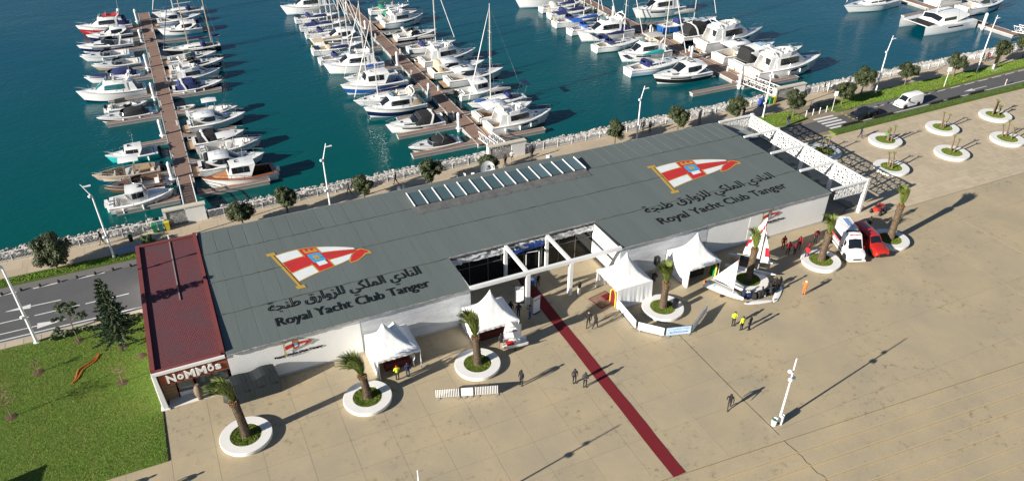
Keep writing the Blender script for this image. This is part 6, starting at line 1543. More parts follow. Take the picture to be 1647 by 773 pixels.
def road_sign(x, y, h, label, face, m, rz=0, post=WMETAL):
    t = thing('road_sign', label, 'sign', (x, y, 0), rz); MB().tube([(0, 0, 0), (0, 0, h)], .045, 6).build('post', post, t)
    if face == 'square': MB().box((0, -.06, h - .25), (.7, .04, .7)).build('plate', m, t, smooth=False)
    else:
        MB().lathe([(.01, 0), (.32, 0), (.32, .03), (.01, .03)], 18, M=Matrix.Translation((0, -.06, h - .3)) @ Matrix.Rotation(R(90), 4, 'X')).build('plate', m, t)
        MB().lathe([(.24, 0), (.33, 0), (.33, .04), (.24, .04)], 18, M=Matrix.Translation((0, -.065, h - .3)) @ Matrix.Rotation(R(90), 4, 'X'), caps=False).build('rim', REDP, t)
    return t
t = road_sign(118.9, 23.7, 3.2, 'square white road sign on the right verge', 'square', WMETAL, R(-15)); t = road_sign(95.8, 24.0, 3.0, 'narrow white sign beside the zebra crossing', 'square', WMETAL, R(-30)); t.scale = (.75, .75, 1)
road_sign(128.6, 20.2, 1.0, 'round red rimmed sign at the road edge near the right corner', 'round', mat('sign_face', (.6, .6, .62), .4), R(20))
t = thing('totem', 'dark advertising totem on grey plinth at the right verge', 'sign', (133.3, 25.9, 0), R(10)); MB().box((0, 0, .55), (.9, .35, .9)).build('plinth', KERB, t, smooth=False); MB().box((0, 0, 1.9), (1.0, .16, 1.8)).build('panel', BLACKG, t, smooth=False); MB().box((0, 0, .05), (2.6, 1.6, .12)).build('slab', KERB, t, smooth=False)
t = thing('promenade_board', 'leaning grey display board behind the roof', 'sign', (74.7, 28.3, 0), R(35)); MB().box((0, 0, 1.1), (.95, .12, 2.2)).build('panel', mat('board_print', (.22, .20, .24), .5, var=.6, vscale=2), t, smooth=False); MB().box((.5, 0, 1.1), (.06, .18, 2.25)).build('frame', DARKM, t, smooth=False)
t = thing('utility_box', 'low blue grey box on the promenade behind the red roof', 'box', (-1.5, 27.0, 0), R(4)); MB().box((0, 0, .25), (2.4, .7, .5)).build('body', mat('blue_grey_box', (.16, .24, .36), .6), t, smooth=False); MB().box((0, 0, .53), (2.5, .8, .06)).build('lid', mat('blue_grey_lid', (.20, .29, .42), .6), t, smooth=False)
# white dish and stacked chairs behind the roof ridge
t = thing('satellite_dish', 'round white dish behind the skylight', 'dish', (40.3, 25.4, 0)); MB().tube([(0, 0, 0), (0, .1, 1.7)], .06, 6).build('mast', STEEL, t)
MB().lathe([(.01, .0), (.5, .06), (.95, .2), (.97, .22), (.5, .09), (.01, .03)], 22, M=Matrix.Translation((0, .1, 1.75)) @ Matrix.Rotation(R(68), 4, 'X')).build('reflector', GEL, t)
MB().box((0, -.05, 1.8), (.45, .03, .28), M=None).build('emblem', mat('pale_emblem', (.35, .45, .55), .6), t, smooth=False)
def chair(x, y, rz, label):
    t = thing('white_chair', label, 'chair', (x, y, 0), rz, 'white chairs on the promenade terrace'); MB().box((0, 0, .44), (.46, .46, .05)).build('seat', GEL, t, smooth=False); MB().box((0, .22, .72), (.44, .04, .5), top=.9).build('backrest', GEL, t, smooth=False)
    for sx_ in (-1, 1):
        for sy in (-1, 1): MB().tube([(sx_*.19, sy*.19, .44), (sx_*.22, sy*.22, 0)], .02, 4).build('leg', GEL, t)
for i, x in enumerate((29.2, 30.0, 37.0, 38.0, 38.9, 42.2, 42.9, 43.6, 49.5, 50.2)): chair(x, 26.9 + .2*(i % 2), i*.7, 'white plastic chair behind the skylight, %s from the left' % ORD[i])
# ------------------------------------------------------------------ red carpet, rug, hose
CARP = mat('red_carpet', (.165, .004, .010), .95, var=.3, vscale=1.2, col2=(.12, .004, .009), bump=.3, bscale=30, world=True)
cp = MB(); cp.grid([[(34.28 + .012*(y + 24) + .02*math.sin(y*.7), y, .020 + .004*math.sin(y*3)), (35.42 + .012*(y + 24) + .02*math.sin(y*.7 + 1), y, .020 + .004*math.sin(y*2.3))] for y in [-23.9 + .5*i for i in range(58)]], flip=True)
tag(cp.build('red_carpet', CARP), 'long dark red carpet running from the entrance across the plaza', 'carpet')
t = thing('rug', 'patterned rug with red edge before the third tent', 'rug', (40.9, -2.2, 0), R(12)); MB().box((0, 0, .012), (2.3, 2.0, .016)).build('border', CARP, t, smooth=False); MB().box((0, 0, .018), (2.1, 1.8, .016)).build('field', mat('rug_field', (.30, .22, .15), .95, var=.8, vscale=5, col2=(.16, .07, .05)), t, smooth=False); MB().box((.45, .1, .10), (.75, .75, .14), top=.9).build('cushion', CARP, t)
hz = MB(); r = random.Random(2); pts = []
for i in range(41):
    u = i/40; pts.append((lerp(-4.9, -7.2, u) + .12*math.sin(u*9), lerp(9.8, 6.7, u) + .10*math.cos(u*11), .13))
for i in range(41):
    u = 1 - i/40; pts.append((lerp(-4.9, -7.2, u) + .12*math.sin(u*9) - .32*math.sin(math.pi*u), lerp(9.8, 6.7, u) + .10*math.cos(u*11) + .2*math.sin(math.pi*u), .13))
hz.tube(pts, .045, 5); tag(hz.build('hose', ORANGEP), 'orange hose lying in a long loop on the lawn', 'hose')
# ------------------------------------------------------------------ tents
TENT = mat('tent_fabric', (.82, .82, .82), .7, var=.15, vscale=.8, col2=(.7, .7, .7), bump=.5, bscale=3, stretch=(1, 1, .4))
def tent(x0, x1, y0, y1, eave, peaks, label, walls, inner, drop=.25, seed=0):
    t = thing('pagoda_tent', label, 'tent', ((x0+x1)/2, (y0+y1)/2, 0), 0, 'white pagoda tents along the clubhouse'); W, D_ = (x1-x0)/2, (y1-y0)/2; r = random.Random(seed)
    n_ = 28
    def hgt(u, v):
        base = 0
        for (pu, pv, ph) in peaks:
            du = (u - pu)/(1 - abs(pu)) if True else 0; d = max(abs(u - pu)/(1 + abs(pu) if (u - pu)*pu < 0 else 1 - abs(pu)), abs(v - pv)/(1 + abs(pv) if (v - pv)*pv < 0 else 1 - abs(pv))); d = min(1, d)
            base = max(base, (ph - eave)*((1 - d)**2.6*.72 + (1 - d)*.28))
        return eave + base + .02*math.sin(u*17 + v*5)*math.cos(v*13)*(1 - max(abs(u), abs(v)))
    P = [[(W*u, D_*v, hgt(u, v)) for v in [-1 + 2*j/n_ for j in range(n_+1)]] for u in [-1 + 2*i/n_ for i in range(n_+1)]]
    MB().grid(P, flip=True).build('roof', TENT, t, ang=60)
    for side in 'fblr':                      # valance on every side, full walls where closed
        hgtw = eave if side in walls else drop
        P = []
        m_ = 26
        for i in range(m_+1):
            u = -1 + 2*i/m_; fold = .035*math.sin(i*1.9 + seed) + .02*math.sin(i*.8)
            row = []
            for k in range(6):
                z = eave - hgtw*k/5; o = 1 + (fold*.5*(k/5) + (.05*(k/5) if side in walls else 0))
                q = {'f': (W*u, -D_*o), 'b': (W*u, D_*o), 'l': (-W*o, D_*u), 'r': (W*o, D_*u)}[side]; row.append((q[0], q[1], z + (0.02 if k == 5 else 0)))
            P.append(row)
        fixn(MB().grid(P).build('side_wall' if side in walls else 'valance', TENT, t, ang=60))
    for sx_ in (-1, 1):
        for sy in (-1, 1): MB().tube([(sx_*(W - .05), sy*(D_ - .05), 0), (sx_*(W - .05), sy*(D_ - .05), eave)], .04, 5).build('leg', WMETAL, t)
    if inner:
        P = [[(W*.97*u, -D_*.985 , eave - .02 - .22*k - (.09*abs(math.sin(i*1.2)) if k else 0)) for k in (0, 1)] for i, u in enumerate([-1 + 2*j/24 for j in range(25)])]
        fixn(MB().grid(P).build('fringe', mat('gold_fringe', (.40, .20, .04), .8, var=.8, vscale=5, col2=(.25, .03, .02)), t))
        MB().box((0, D_*.90, eave*.5), (W*1.85, .05, eave*.95)).build('backdrop', inner, t, smooth=False)
    return t
DARKI = mat('dark_drape', (.05, .03, .028), .95, var=.6, vscale=2, col2=(.02, .02, .02))
tent(17.2, 21.1, -4.25, -.25, 2.25, ((-.35, .05, 4.6), (.25, .35, 4.0)), 'white tent with two sagging peaks, leftmost of the row', 'lb', DARKI, seed=1)
tent(26.6, 30.7, -4.1, -.2, 2.25, ((0, 0, 5.0),), 'white pagoda tent left of the red carpet', 'lb', DARKI, seed=2)
tent(41.2, 45.2, -4.15, -.15, 2.3, ((0, 0, 5.0),), 'white pagoda tent right of the red carpet with closed front', 'frb', None, seed=3)
tent(49.65, 53.5, -4.1, -.15, 2.3, ((0, 0, 5.05),), 'white pagoda tent with green and gold drapes, rightmost of the row', 'lb', DARKI, seed=4)
def table(x, y, z, lx, ly, m, label, rz=0):
    t = thing('covered_table', label, 'table', (x, y, z), rz); MB().box((0, 0, .73), (lx, ly, .04)).build('top', m, t, smooth=False)
    P = [[(px*(1 + .03*math.sin(i*1.7)*k), py*(1 + .03*math.sin(i*1.7)*k), .71*(1 - k) + .03) for k in (0, .5, 1)] for i, (px, py) in enumerate([(lx/2*a_, ly/2*b_) for a_, b_ in ((-1, -1), (-.5, -1), (0, -1), (.5, -1), (1, -1), (1, 0), (1, 1), (.5, 1), (0, 1), (-.5, 1), (-1, 1), (-1, 0), (-1, -1))])]; fixn(MB().grid(P).build('cloth', m, t))
table(19.2, -2.9, 0, 2.4, .8, mat('maroon_cloth', (.12, .02, .02), .9), 'dark red covered table inside the leftmost tent'); table(28.6, -2.6, 0, 2.6, .8, mat('maroon_cloth', (.12, .02, .02), .9), 'dark red covered table inside the tent left of the carpet'); table(51.4, -2.4, 0, 2.4, .8, CANB, 'black covered table inside the rightmost tent')
for x, y, lab, rz in ((53.35, -3.3, 'green and gold arched panel at the edge of the rightmost tent', R(90)), (41.35, -3.2, 'red and gold arched panel at the edge of the third tent', R(90))):
    t = thing('arched_panel', lab, 'panel', (x, y, 0), rz)
    P = lambda s: [(-.55*s, 0), (.55*s, 0), (.55*s, 1.2), (.4*s, 1.55), (0, 1.55 + .3*s), (-.4*s, 1.55), (-.55*s, 1.2)]
    M_ = Matrix.Rotation(R(90), 4, 'X'); MB().prism(P(1), -.03, .03, M=M_).build('frame', YELLOW, t, smooth=False); MB().prism(P(.7), -.04, .04, M=M_).build('field', mat('green_panel', (.01, .20, .05), .7) if 'green' in lab else CARP, t, smooth=False)
# covered furniture beside the pavilion
t = thing('tarpaulin_stack', 'furniture stack under a dark blue grey tarpaulin beside the pavilion', 'tarpaulin', (7.3, -.85, 0), R(1)); t.scale = (1.05, 1.15, 1.1); r = random.Random(6)
TARP = mat('tarpaulin', (.013, .019, .024), .7, bump=.5, bscale=1.8)
P = []
for i in range(31):
    u = -1.75 + 3.5*i/30; hh = 1.65 + .05*math.sin(i*.35) + .012*math.sin(i*2.3) + .12*sm((i - 14)/8); wv = .012*math.sin(i*2.1)
    P.append([(u + (.1*math.sin(k)), y_ + wv*k*.2, z) for k, (y_, z) in enumerate(((-.98 + .012*math.sin(i*2.6), .02), (-.9, .4), (-.78, .95), (-.62, hh), (0, hh + .06), (.5, hh), (.62, .6), (.66, .02)))])
o = MB().grid(P); o.add(P[0], [tuple(range(8))]); o.add(P[-1], [tuple(range(8))]); fixn(o.build('cover', TARP, t, ang=60)); MB().tube([(-1.75 + 3.5*i/20, -.8 + .03*math.sin(i), .95) for i in range(21)], .02, 4).build('tie_rope', CANB, t)
P = []
t = thing('tarpaulin_bundle', 'low crumpled bundle under dark tarpaulin by the palm', 'tarpaulin', (5.0, -1.1, 0)); 
P = [[(.55*math.cos(a_)*(1 - .75*k*k)*(1 + .12*math.sin(i*2.3)), .5*math.sin(a_)*(1 - .75*k*k)*(1 + .1*math.sin(i*1.7)), .02 + .75*(k**.7)) for k in (0, .3, .6, .85, 1)] for i, a_ in enumerate([2*math.pi*j/22 for j in range(23)])]
o = MB().grid(P); fixn(o.build('cover', TARP, t, ang=60)); MB().tube([(.5*math.cos(q*.4), .45*math.sin(q*.4), .28) for q in range(16)], .02, 4).build('tie_rope', CANB, t)
t = thing('clay_urn', 'tall brown clay urn before the pavilion windows', 'urn', (2.75, .1, .05)); MB().lathe([(.14, 0), (.22, .15), (.36, .6), (.38, .95), (.28, 1.3), (.14, 1.5), (.16, 1.56), (.10, 1.56)], 18).build('vessel', mat('clay', (.22, .16, .11), .85, var=.5, vscale=3), t); MB().lathe([(.2, 0), (.2, .04), (.01, .04)], 14).build('foot', DARKM, t)
t = thing('door_stand', 'dark metal entrance stand before the pavilion door', 'stand', (4.1, .15, .05))
for x in (-.55, .55): MB().tube([(x, 0, 0), (x, .1, 1.9)], .035, 5).build('post', DARKM, t)
MB().box((0, .1, 1.85), (1.2, .05, .12)).build('crossbar', DARKM, t, smooth=False); MB().box((0, 0, .06), (1.3, .35, .1)).build('base', DARKM, t, smooth=False)
# ------------------------------------------------------------------ barriers
def barrier(p, q, label, face, group, z1=1.05, leanx=0):
    p, q = Vector((*p, 0)), Vector((*q, 0)); d = q - p; ln = d.length
    t = thing('crowd_barrier', label, 'barrier', ((p.x+q.x)/2, (p.y+q.y)/2, 0), math.atan2(d.y, d.x), group)
    MB().tube([(-ln/2 + .03, 0, .15), (-ln/2 + .03, 0, z1), (ln/2 - .03, 0, z1), (ln/2 - .03, 0, .15)], .025, 5, closed=True).build('frame', STEEL, t)
    b = MB(); n_ = max(4, int(ln/.14))
    for i in range(1, n_): b.tube([(-ln/2 + ln*i/n_, 0, .15), (-ln/2 + ln*i/n_, 0, z1)], .012 if face else .048, 4)
    b.build('bars', STEEL if face else WMETAL, t)
    for s in (-1, 1): MB().tube([(s*(ln/2 - .25), -.3, .02), (s*(ln/2 - .25), -.26, .12), (s*(ln/2 - .25), .26, .12), (s*(ln/2 - .25), .3, .02)], .022, 4).build('foot', STEEL, t)
    if face == 'white': MB().box((0, -.04, .6), (ln*.97, .015, .9)).build('banner', TENT, t, smooth=False)
    elif face:
        bo = MB().box((0, -.05, .6), (ln*.97, .015, .9)).build('banner', TENT if face != 'blue' else mat('banner_pale_blue', (.36, .55, .75), .6, var=.8, vscale=1.6, col2=(.75, .8, .85)), t, smooth=False)
        pm_ = mat('banner_blue_print', (.05, .18, .50), .6)
        print_marks(bo, -ln*.42, ln*.8, -.062, .78, .12, pm_ if face == 'blue' else mat('banner_pale_print', (.45, .52, .62), .6), int(ln*10)); print_marks(bo, -ln*.35, ln*.7, -.062, .38, .24 if face == 'blue' else .1, pm_ if face == 'blue' else mat('banner_pale_print', (.45, .52, .62), .6), int(ln*7))
GBN = 'banner barriers curving around a palm'
barrier((41.5, -3.9), (41.3, -7.6), 'banner barrier beside the third tent, left end of the curve', 'print', GBN)
barrier((41.35, -7.75), (43.1, -9.6), 'white banner barrier, second of the curve around the palm', 'print', GBN)
barrier((43.2, -9.65), (45.6, -10.3), 'pale blue banner barrier at the front of the curve', 'blue', GBN)
barrier((45.7, -10.28), (49.0, -8.2), 'banner barrier at the right end of the curve', 'print', GBN)
GBW = 'white barriers in a row before the ring planter'
for k, (u0, u1) in enumerate(((0, .40), (.41, .60), (.61, 1.0))):
    p0, p1 = Vector((20.75, -8.3)), Vector((25.95, -10.1)); barrier(p0.lerp(p1, u0), p0.lerp(p1, u1), ['white barred barrier, left of the short row before a planter', 'white boarded barrier in the middle of the short row', 'white barred barrier, right of the short row before a planter'][k], 'white' if k == 1 else None, GBW)
# roll-up banners and striped stand by the carpet
for x, y, lab, rz in ((33.1, .9, 'tall white roll-up banner at the left column of the entrance', R(-20)), (33.9, -1.3, 'white lettered stand beside the start of the carpet', R(15))):
    t = thing('roll_up_banner', lab, 'banner', (x, y, 0), rz); MB().box((0, 0, 1.0), (.85, .03, 1.95)).build('sheet', TENT, t, smooth=False); MB().box((0, 0, .04), (.9, .25, .08)).build('base', DARKM, t, smooth=False)
    print_marks(t, -.36, .7, -.022, 1.55, .2, BLKP, 5)
t = thing('loudspeaker', 'black loudspeaker on stand between third and fourth tents', 'loudspeaker', (47.9, -.9, 0)); MB().box((0, 0, 1.9), (.5, .45, .9)).build('cabinet', BLACKG, t, smooth=False); MB().tube([(0, 0, 0), (0, 0, 1.5)], .03, 5).build('pole', DARKM, t); MB().lathe([(.35, 0), (.3, .05), (.05, .5)], 8).build('foot', DARKM, t)
t = thing('sound_desk', 'black sound desk with cases between third and fourth tents', 'desk', (46.6, -1.6, 0), R(15)); MB().box((0, 0, .75), (1.6, .7, .12)).build('top', BLACKG, t, smooth=False); MB().box((-.5, 0, .35), (.5, .6, .7)).build('case', CANB, t, smooth=False); MB().box((.5, 0, .35), (.5, .6, .7)).build('case', CANB, t, smooth=False)
t = thing('black_speaker', 'black floor speaker standing on the palm planter grass', 'loudspeaker', (46.3, -6.7, .38), R(20)); MB().box((0, 0, .5), (.45, .4, 1.0)).build('cabinet', BLACKG, t, smooth=False); MB().box((0, -.21, .5), (.36, .02, .85)).build('grille', DARKM, t, smooth=False)
# ------------------------------------------------------------------ boats ashore
def trolley(t, L_):
    b = MB(); b.tube([(-L_*.35, 0, .22), (L_*.35, 0, .22)], .03, 5); b.tube([(0, -.5, .2), (0, .5, .2)], .03, 5); b.build('trolley', STEEL, t)
    for s in (-1, 1): MB().tube([(0, s*.48, .16), (0, s*.56, .16)], .16, 10).build('wheel', RUBBER, t)
t = thing('optimist_dinghy', 'tiny white training dinghy with raised lettered sail beside a tent', 'dinghy', (29.8, -5.1, 0), R(-12)); trolley(t, 2.3)
h = MB(); rings = []
for u in range(7):
    q = u/6; wb = .40 + .16*math.sin(math.pi*min(1, .3 + q*.6)); rings.append([(-1.15 + 2.3*q, s*wb*k, z + .1*q*q) for s, k, z in ((-1, 1, .72), (-1, .8, .35), (1, .8, .35), (1, 1, .72), (1, .92, .72), (1, .72, .42), (-1, .72, .42), (-1, .92, .72))])
h.loft(rings); fixn(h.build('hull', GEL, t, ang=25)); MB().box((.05, 0, .62), (.25, .9, .04)).build('thwart', SEATW, t, smooth=False); MB().box((-.45, .1, .52), (.7, .5, .12)).build('cushion', REDP, t); MB().box((-1.25, 0, .45), (.25, .06, .6)).build('rudder', CANT, t, smooth=False)
MB().tube([(.55, 0, .45), (.55, 0, 2.75)], .03, 5).build('mast', ALU, t); MB().tube([(.55, 0, .95), (-1.2, .25, 1.0)], .025, 5).build('boom', ALU, t)
P = [[(lerp(.52, lerp(-1.15, -.75, v), u), .25*math.sin(u*1.5)*(1 - .3*v) + .03, lerp(1.02, lerp(2.6, 3.2, u), v)) for v in [k/6 for k in range(7)]] for u in [k/6 for k in range(7)]]
SAILM = mat('sailcloth', (.80, .80, .79), .6, bump=.5, bscale=3); so = MB().grid(P).build('sail', SAILM, t, ang=60)
print_marks(so, -.75, .8, .06, 2.25, .28, BLKP, 7); print_marks(so, -.8, .9, .06, 1.8, .24, BLKP, 8)
t = thing('racing_dinghy', 'flat white racing dinghy with raised white sail near a ring planter', 'dinghy', (52.3, -6.6, 0), R(-66)); trolley(t, 4)
h = MB(); rings = []
for u in range(9):
    q = u/8; wb = .68*(1 - max(0, (q - .4)/.62)**2) ; rings.append([(-2.1 + 4.2*q, y_*wb, z + .08*q) for y_, z in ((-1, .52), (-.7, .28), (.7, .28), (1, .52), (.5, .58), (-.5, .58))])
h.loft(rings); fixn(h.build('hull', GEL, t, ang=30)); MB().box((-.5, 0, .585), (1.4, .5, .03)).build('cockpit', SKYB, t, smooth=False); MB().box((-2.15, 0, .5), (.3, .08, .5)).build('rudder', ORANGEP, t, smooth=False)
MB().tube([(.9, 0, .5), (.85, 0, 4.6)], [.035, .02], 5).build('mast', ALU, t); MB().tube([(.9, 0, 1.1), (-1.6, .1, 1.1)], .03, 5).build('boom', ALU, t)
P = [[(lerp(.86, lerp(-1.55, .82, v), u), .25*math.sin(u*2.4)*(1 - v) + .02, lerp(1.15, 4.5, v) + .05*u) for v in [k/8 for k in range(9)]] for u in [k/6 for k in range(7)]]
so = MB().grid(P).build('sail', SAILM, t, ang=60); MB().box((.8, .03, 4.3), (.12, .03, .5)).build('sail_tip', REDP, so, smooth=False)
t = thing('beach_catamaran', 'beach catamaran with tall white sail striped red beside a palm', 'catamaran', (57.9, -4.0, 0), R(-48))
for s in (-1, 1):
    h = MB(); rings = []
    for u in range(11):
        q = u/10; k = math.sin(math.pi*min(1, .12 + .88*q*1.0))**.5 if q > .5 else (.8 + .2*q*2); k = max(.12, k); rings.append([(-2.6 + 5.2*q, s*1.1 + y_*k, .45 + z*k + .12*q*q) for y_, z in ((-.16, .12), (-.13, -.2), (0, -.32), (.13, -.2), (.16, .12), (0, .2))])
    h.loft(rings); fixn(h.build('float', GEL, t))
MB().tube([(.7, -1.1, .72), (.7, 1.1, .72)], .05, 6).build('crossbeam', ALU, t); MB().tube([(-1.4, -1.1, .72), (-1.4, 1.1, .72)], .05, 6).build('crossbeam', ALU, t)
fixn(MB().grid([[(x, y, .70) for y in (-1, 0, 1)] for x in (-1.4, -.3, .7)]).build('trampoline', CANB, t)); MB().tube([(.7, 0, .75), (.55, 0, 6.4)], [.05, .03], 6).build('mast', BLACKG, t); MB().tube([(.65, 0, 1.35), (-1.7, .1, 1.35)], .03, 5).build('boom', ALU, t)
def tri_sail(x0, xf, z0, z1, band, nm, roach=.35):
    P = [[(lerp(x0, lerp(xf, x0 - .12, v**1.15) - roach*math.sin(math.pi*v)*.6, u), .22*math.sin(u*2.2)*(1 - v*.8), lerp(z0, z1, v)) for v in [k/10 for k in range(11)]] for u in [k/8 for k in range(9)]]
    b = MB(); 
    for i in range(8):
        for j in range(10):
            mi = 1 if band(i/8, j/10) else 0; b.add([P[i][j], P[i+1][j], P[i+1][j+1], P[i][j+1]], [(0, 1, 2, 3)], mi)
    return b.build(nm, [SAILM, mat('sail_red', (.40, .015, .03), .6)], t, smooth=False)
tri_sail(.6, -1.15, 1.4, 6.3, lambda u, v: .0 <= v - (.12 + .62*(1 - u)) < .16, 'mainsail'); tri_sail(.75, 1.8, .9, 4.6, lambda u, v: .18 < v < .42 and u > .35, 'jib', 0)
# beach gear piled round the same planter
GEAR = [(54.2, -8.1, 'navy'), (54.7, -8.35, 'black'), (55.2, -8.45, 'black'), (55.7, -8.4, 'grey'), (56.2, -8.3, 'black'), (56.7, -8.2, 'black'), (57.1, -7.9, 'black'), (57.4, -7.6, 'black')]
for i, (x, y, c) in enumerate(GEAR):
    t = thing('gear_bag', '%s sports gear bag on the front rim of the racing dinghy planter, %s from left' % (c, ['first', 'second', 'third', 'fourth', 'fifth', 'sixth', 'seventh', 'eighth'][i]), 'bag', (x, y, 0.0), i*.8, 'gear bags at the racing dinghy planter'); h = .55 + .12*(i % 3)
    MB().loft([[(a_*k*.30, b_*k*.22, z) for a_, b_ in ((-1, -1), (0, -1.15), (1, -1), (1.1, 0), (1, 1), (0, 1.1), (-1, 1), (-1.1, 0))] for k, z in ((.9, 0), (1, h*.4), (.85, h*.85), (.5, h))]).build('body', {'navy': CANN, 'black': CANB, 'grey': CANW}[c], t); MB().tube([(-.15, 0, h*.95), (0, 0, h + .14), (.15, 0, h*.95)], .02, 4).build('handle', RUBBER, t)
t = thing('rescue_buggy', 'grey engine cart behind the rightmost tent', 'cart', (54.8, -1.6, 0), R(-20)); MB().box((0, 0, .55), (1.3, .9, .5), top=.85).build('body', mat('cart_grey', (.18, .19, .19), .5), t); MB().box((-.2, 0, .9), (.6, .7, .25), top=.8).build('hood', DARKM, t)
for sx_ in (-.45, .45):
    for sy in (-.45, .45): MB().tube([(sx_, sy - .06, .22), (sx_, sy + .06, .22)], .22, 10).build('wheel', RUBBER, t)
# signboard off to the left whose shadow falls on the lawn
t = thing('lawn_board', 'display board standing at the lawn edge, seen only by its shadow', 'sign', (-13.2, -4.3, 0), R(75)); MB().box((0, 0, 1.0), (2.2, .08, 1.2)).build('panel', WMETAL, t, smooth=False)
for s in (-1, 1): MB().box((s*1.0, 0, .5), (.08, .08, 1.0)).build('leg', WMETAL, t, smooth=False)
# ------------------------------------------------------------------ vehicles
def wheels(t, xs, w_, r=.34):
    me_t = MB().lathe([(r*.62, -.11), (r*.95, -.11), (r, -.06), (r, .06), (r*.95, .11), (r*.62, .11)], 20, M=Matrix.Rotation(R(90), 4, 'X'), caps=False).mesh('tyre', RUBBER)
    me_r = MB().lathe([(.02, .03), (r*.2, .09), (r*.5, .06), (r*.64, .09), (r*.64, -.09), (.02, -.05)], 14, M=Matrix.Rotation(R(90), 4, 'X')).mesh('rim', STEEL)
    me_a = MB().lathe([(.01, -.02), (r*1.22, -.02), (r*1.22, .02), (.01, .02)], 20, M=Matrix.Rotation(R(90), 4, 'X')).mesh('wheel_arch', RUBBER)
    for x in xs:
        for s in (-1, 1):
            wh = child('wheel', me_t, t, (x, s*(w_ - .10), r), (0, 0, 0 if s > 0 else math.pi)); child('rim', me_r, wh, (0, .0, 0), (0, 0, math.pi))
            child('wheel_arch', me_a, t, (x, s*(w_ - .005), r + .04))
def vehicle(name, label, cat, x, y, head, body, lower, green, wx, w_, win, r=.34, glassm=GLASS, group=None, roofm=None):
    t = thing(name, label, cat, (x, y, 0.02), head, group)
    lo = Pod(lower); lo_o = lo.body(t, 'body', body); gr = Pod(green); gr_o = gr.body(t, 'cab', roofm or body)
    gr.screen(gr_o, *win['screen'], glassm, .15, 'windscreen', .012, .93)
    for k in win['side']: gr.glass(gr_o, k[0], k[1], .18, .80, glassm, 'side_window', 4, .012)
    if win.get('rear'): 
        b = MB(); n_ = len(green) - 1; P = []
        for a_ in range(3):
            i = lerp(win['rear'][0], win['rear'][1], a_/2); ring = [gr.pt(i, v, 1) for v in (.2, .8, 1.0, 1.5, 2.0)] + [gr.pt(i, v, -1) for v in (1.5, 1.0, .8, .2)]; P.append([Vector((q.x - .012, q.y*.93, q.z + .012)) for q in ring])
        fixn(MB().grid(P).build('rear_window', glassm, gr_o, ang=60))
    wheels(t, wx, w_, r)
    xf = lower[0][0]; 
    for s in (-1, 1): MB().ball((xf - .10, s*(w_*.72), lower[0][4] - .14), (.10, .20, .09), 8, 5).build('headlight', CLEARG, t); MB().box((lower[-1][0] - .01, s*(w_*.85), lower[-1][4] - .2), (.05, .16, .35)).build('tail_light', REDP, t)
    MB().box((xf + .01, 0, lower[0][4] - .22), (.06, w_*.9, .16)).build('grille', RUBBER, t, smooth=False); MB().box((xf + .02, 0, .42), (.10, w_*1.8, .16)).build('bumper', RUBBER if cat == 'car' else body, t)
    for s in (-1, 1): MB().box((green[1][0] - .05 if True else 0, s*(w_ + .12), green[0][3] + .12), (.10, .2, .18)).build('mirror', RUBBER, t)
    return t, gr_o, lo_o
WP = mat('white_car_paint', (.80, .80, .80), .25, coat=.5); RP = mat('red_car_paint', (.50, .02, .012), .3, coat=.6); BP = mat('black_car_paint', (.010, .011, .013), .15, coat=.7)
AMB, cabo, lowo = vehicle('ambulance', 'white ambulance van with red markings and striped roof', 'ambulance', 69.6, -5.35, R(-112), WP,
    [(3.0, .80, .72, .35, .80), (2.75, .98, .92, .32, 1.02), (2.05, 1.02, 1.0, .32, 1.22), (-2.55, 1.02, 1.0, .32, 1.25)],
    [(2.10, .90, .80, 1.15, 1.24), (1.35, .98, .84, 1.2, 2.18), (.95, 1.0, .88, 1.2, 2.55), (-2.45, 1.0, .90, 1.2, 2.62), (-2.54, 1.0, .88, 1.2, 2.55)], (2.1, -1.5), 1.02, {'screen': (.08, .92), 'side': [(.75, 1.35)]}, .36)
for s in (-1, 1):
    MB().box((-.85, s*1.0, 1.62), (2.6, .03, .5)).build('side_window', GLASS, AMB, smooth=False); MB().box((-.85, s*1.018, 1.28), (2.6, .02, .13)).build('red_stripe', REDP, AMB, smooth=False)
    for k in range(7): MB().box((-2.0 + .4*k, s*1.025, 1.08), (.22, .02, .16)).build('red_check', REDP, AMB, smooth=False)
    MB().box((-.2, s*1.03, .62), (3.2, .03, .10)).build('rub_strip', RUBBER, AMB, smooth=False)
for k in range(9): MB().box((-1.15, -.72 + .18*k, 2.70), (2.3, .06, .05)).build('roof_slat', GEL, AMB, smooth=False)
MB().box((-1.1, .1, 2.75), (1.5, .5, .05)).build('stretcher_board', mat('board_blue', (.18, .30, .52), .5), AMB, smooth=False); MB().box((.62, 0, 2.66), (.22, 1.45, .12)).build('light_bar', mat('lightbar_black', (.02, .02, .03), .2), AMB, smooth=False)
letters('AMBULANCE', .24, (1.22, -.62, 2.44), (R(42), 0, R(90)), REDP, AMB, 'lettering', .003, .004, 1.2)
MB().ball((1.9, 1.0, 1.42), .07).build('red_emblem', REDP, AMB)
vehicle('red_van', 'red pickup with covered bed parked beside the ambulance', 'car', 72.3, -6.1, R(-104), RP,
    [(2.55, .72, .66, .40, .82), (2.35, .84, .80, .36, .98), (1.1, .88, .85, .36, 1.06), (-2.6, .88, .86, .36, 1.10), (-2.66, .86, .84, .4, 1.0)],
    [(1.15, .80, .70, 1.02, 1.08), (.45, .84, .68, 1.05, 1.68), (-.75, .84, .72, 1.05, 1.74), (-2.5, .84, .74, 1.08, 1.70), (-2.62, .84, .76, 1.08, 1.2)], (1.6, -1.65), .88, {'screen': (.08, .92), 'side': [(1.0, 1.45), (1.55, 2.1)], 'rear': (3.1, 3.9)}, .36)
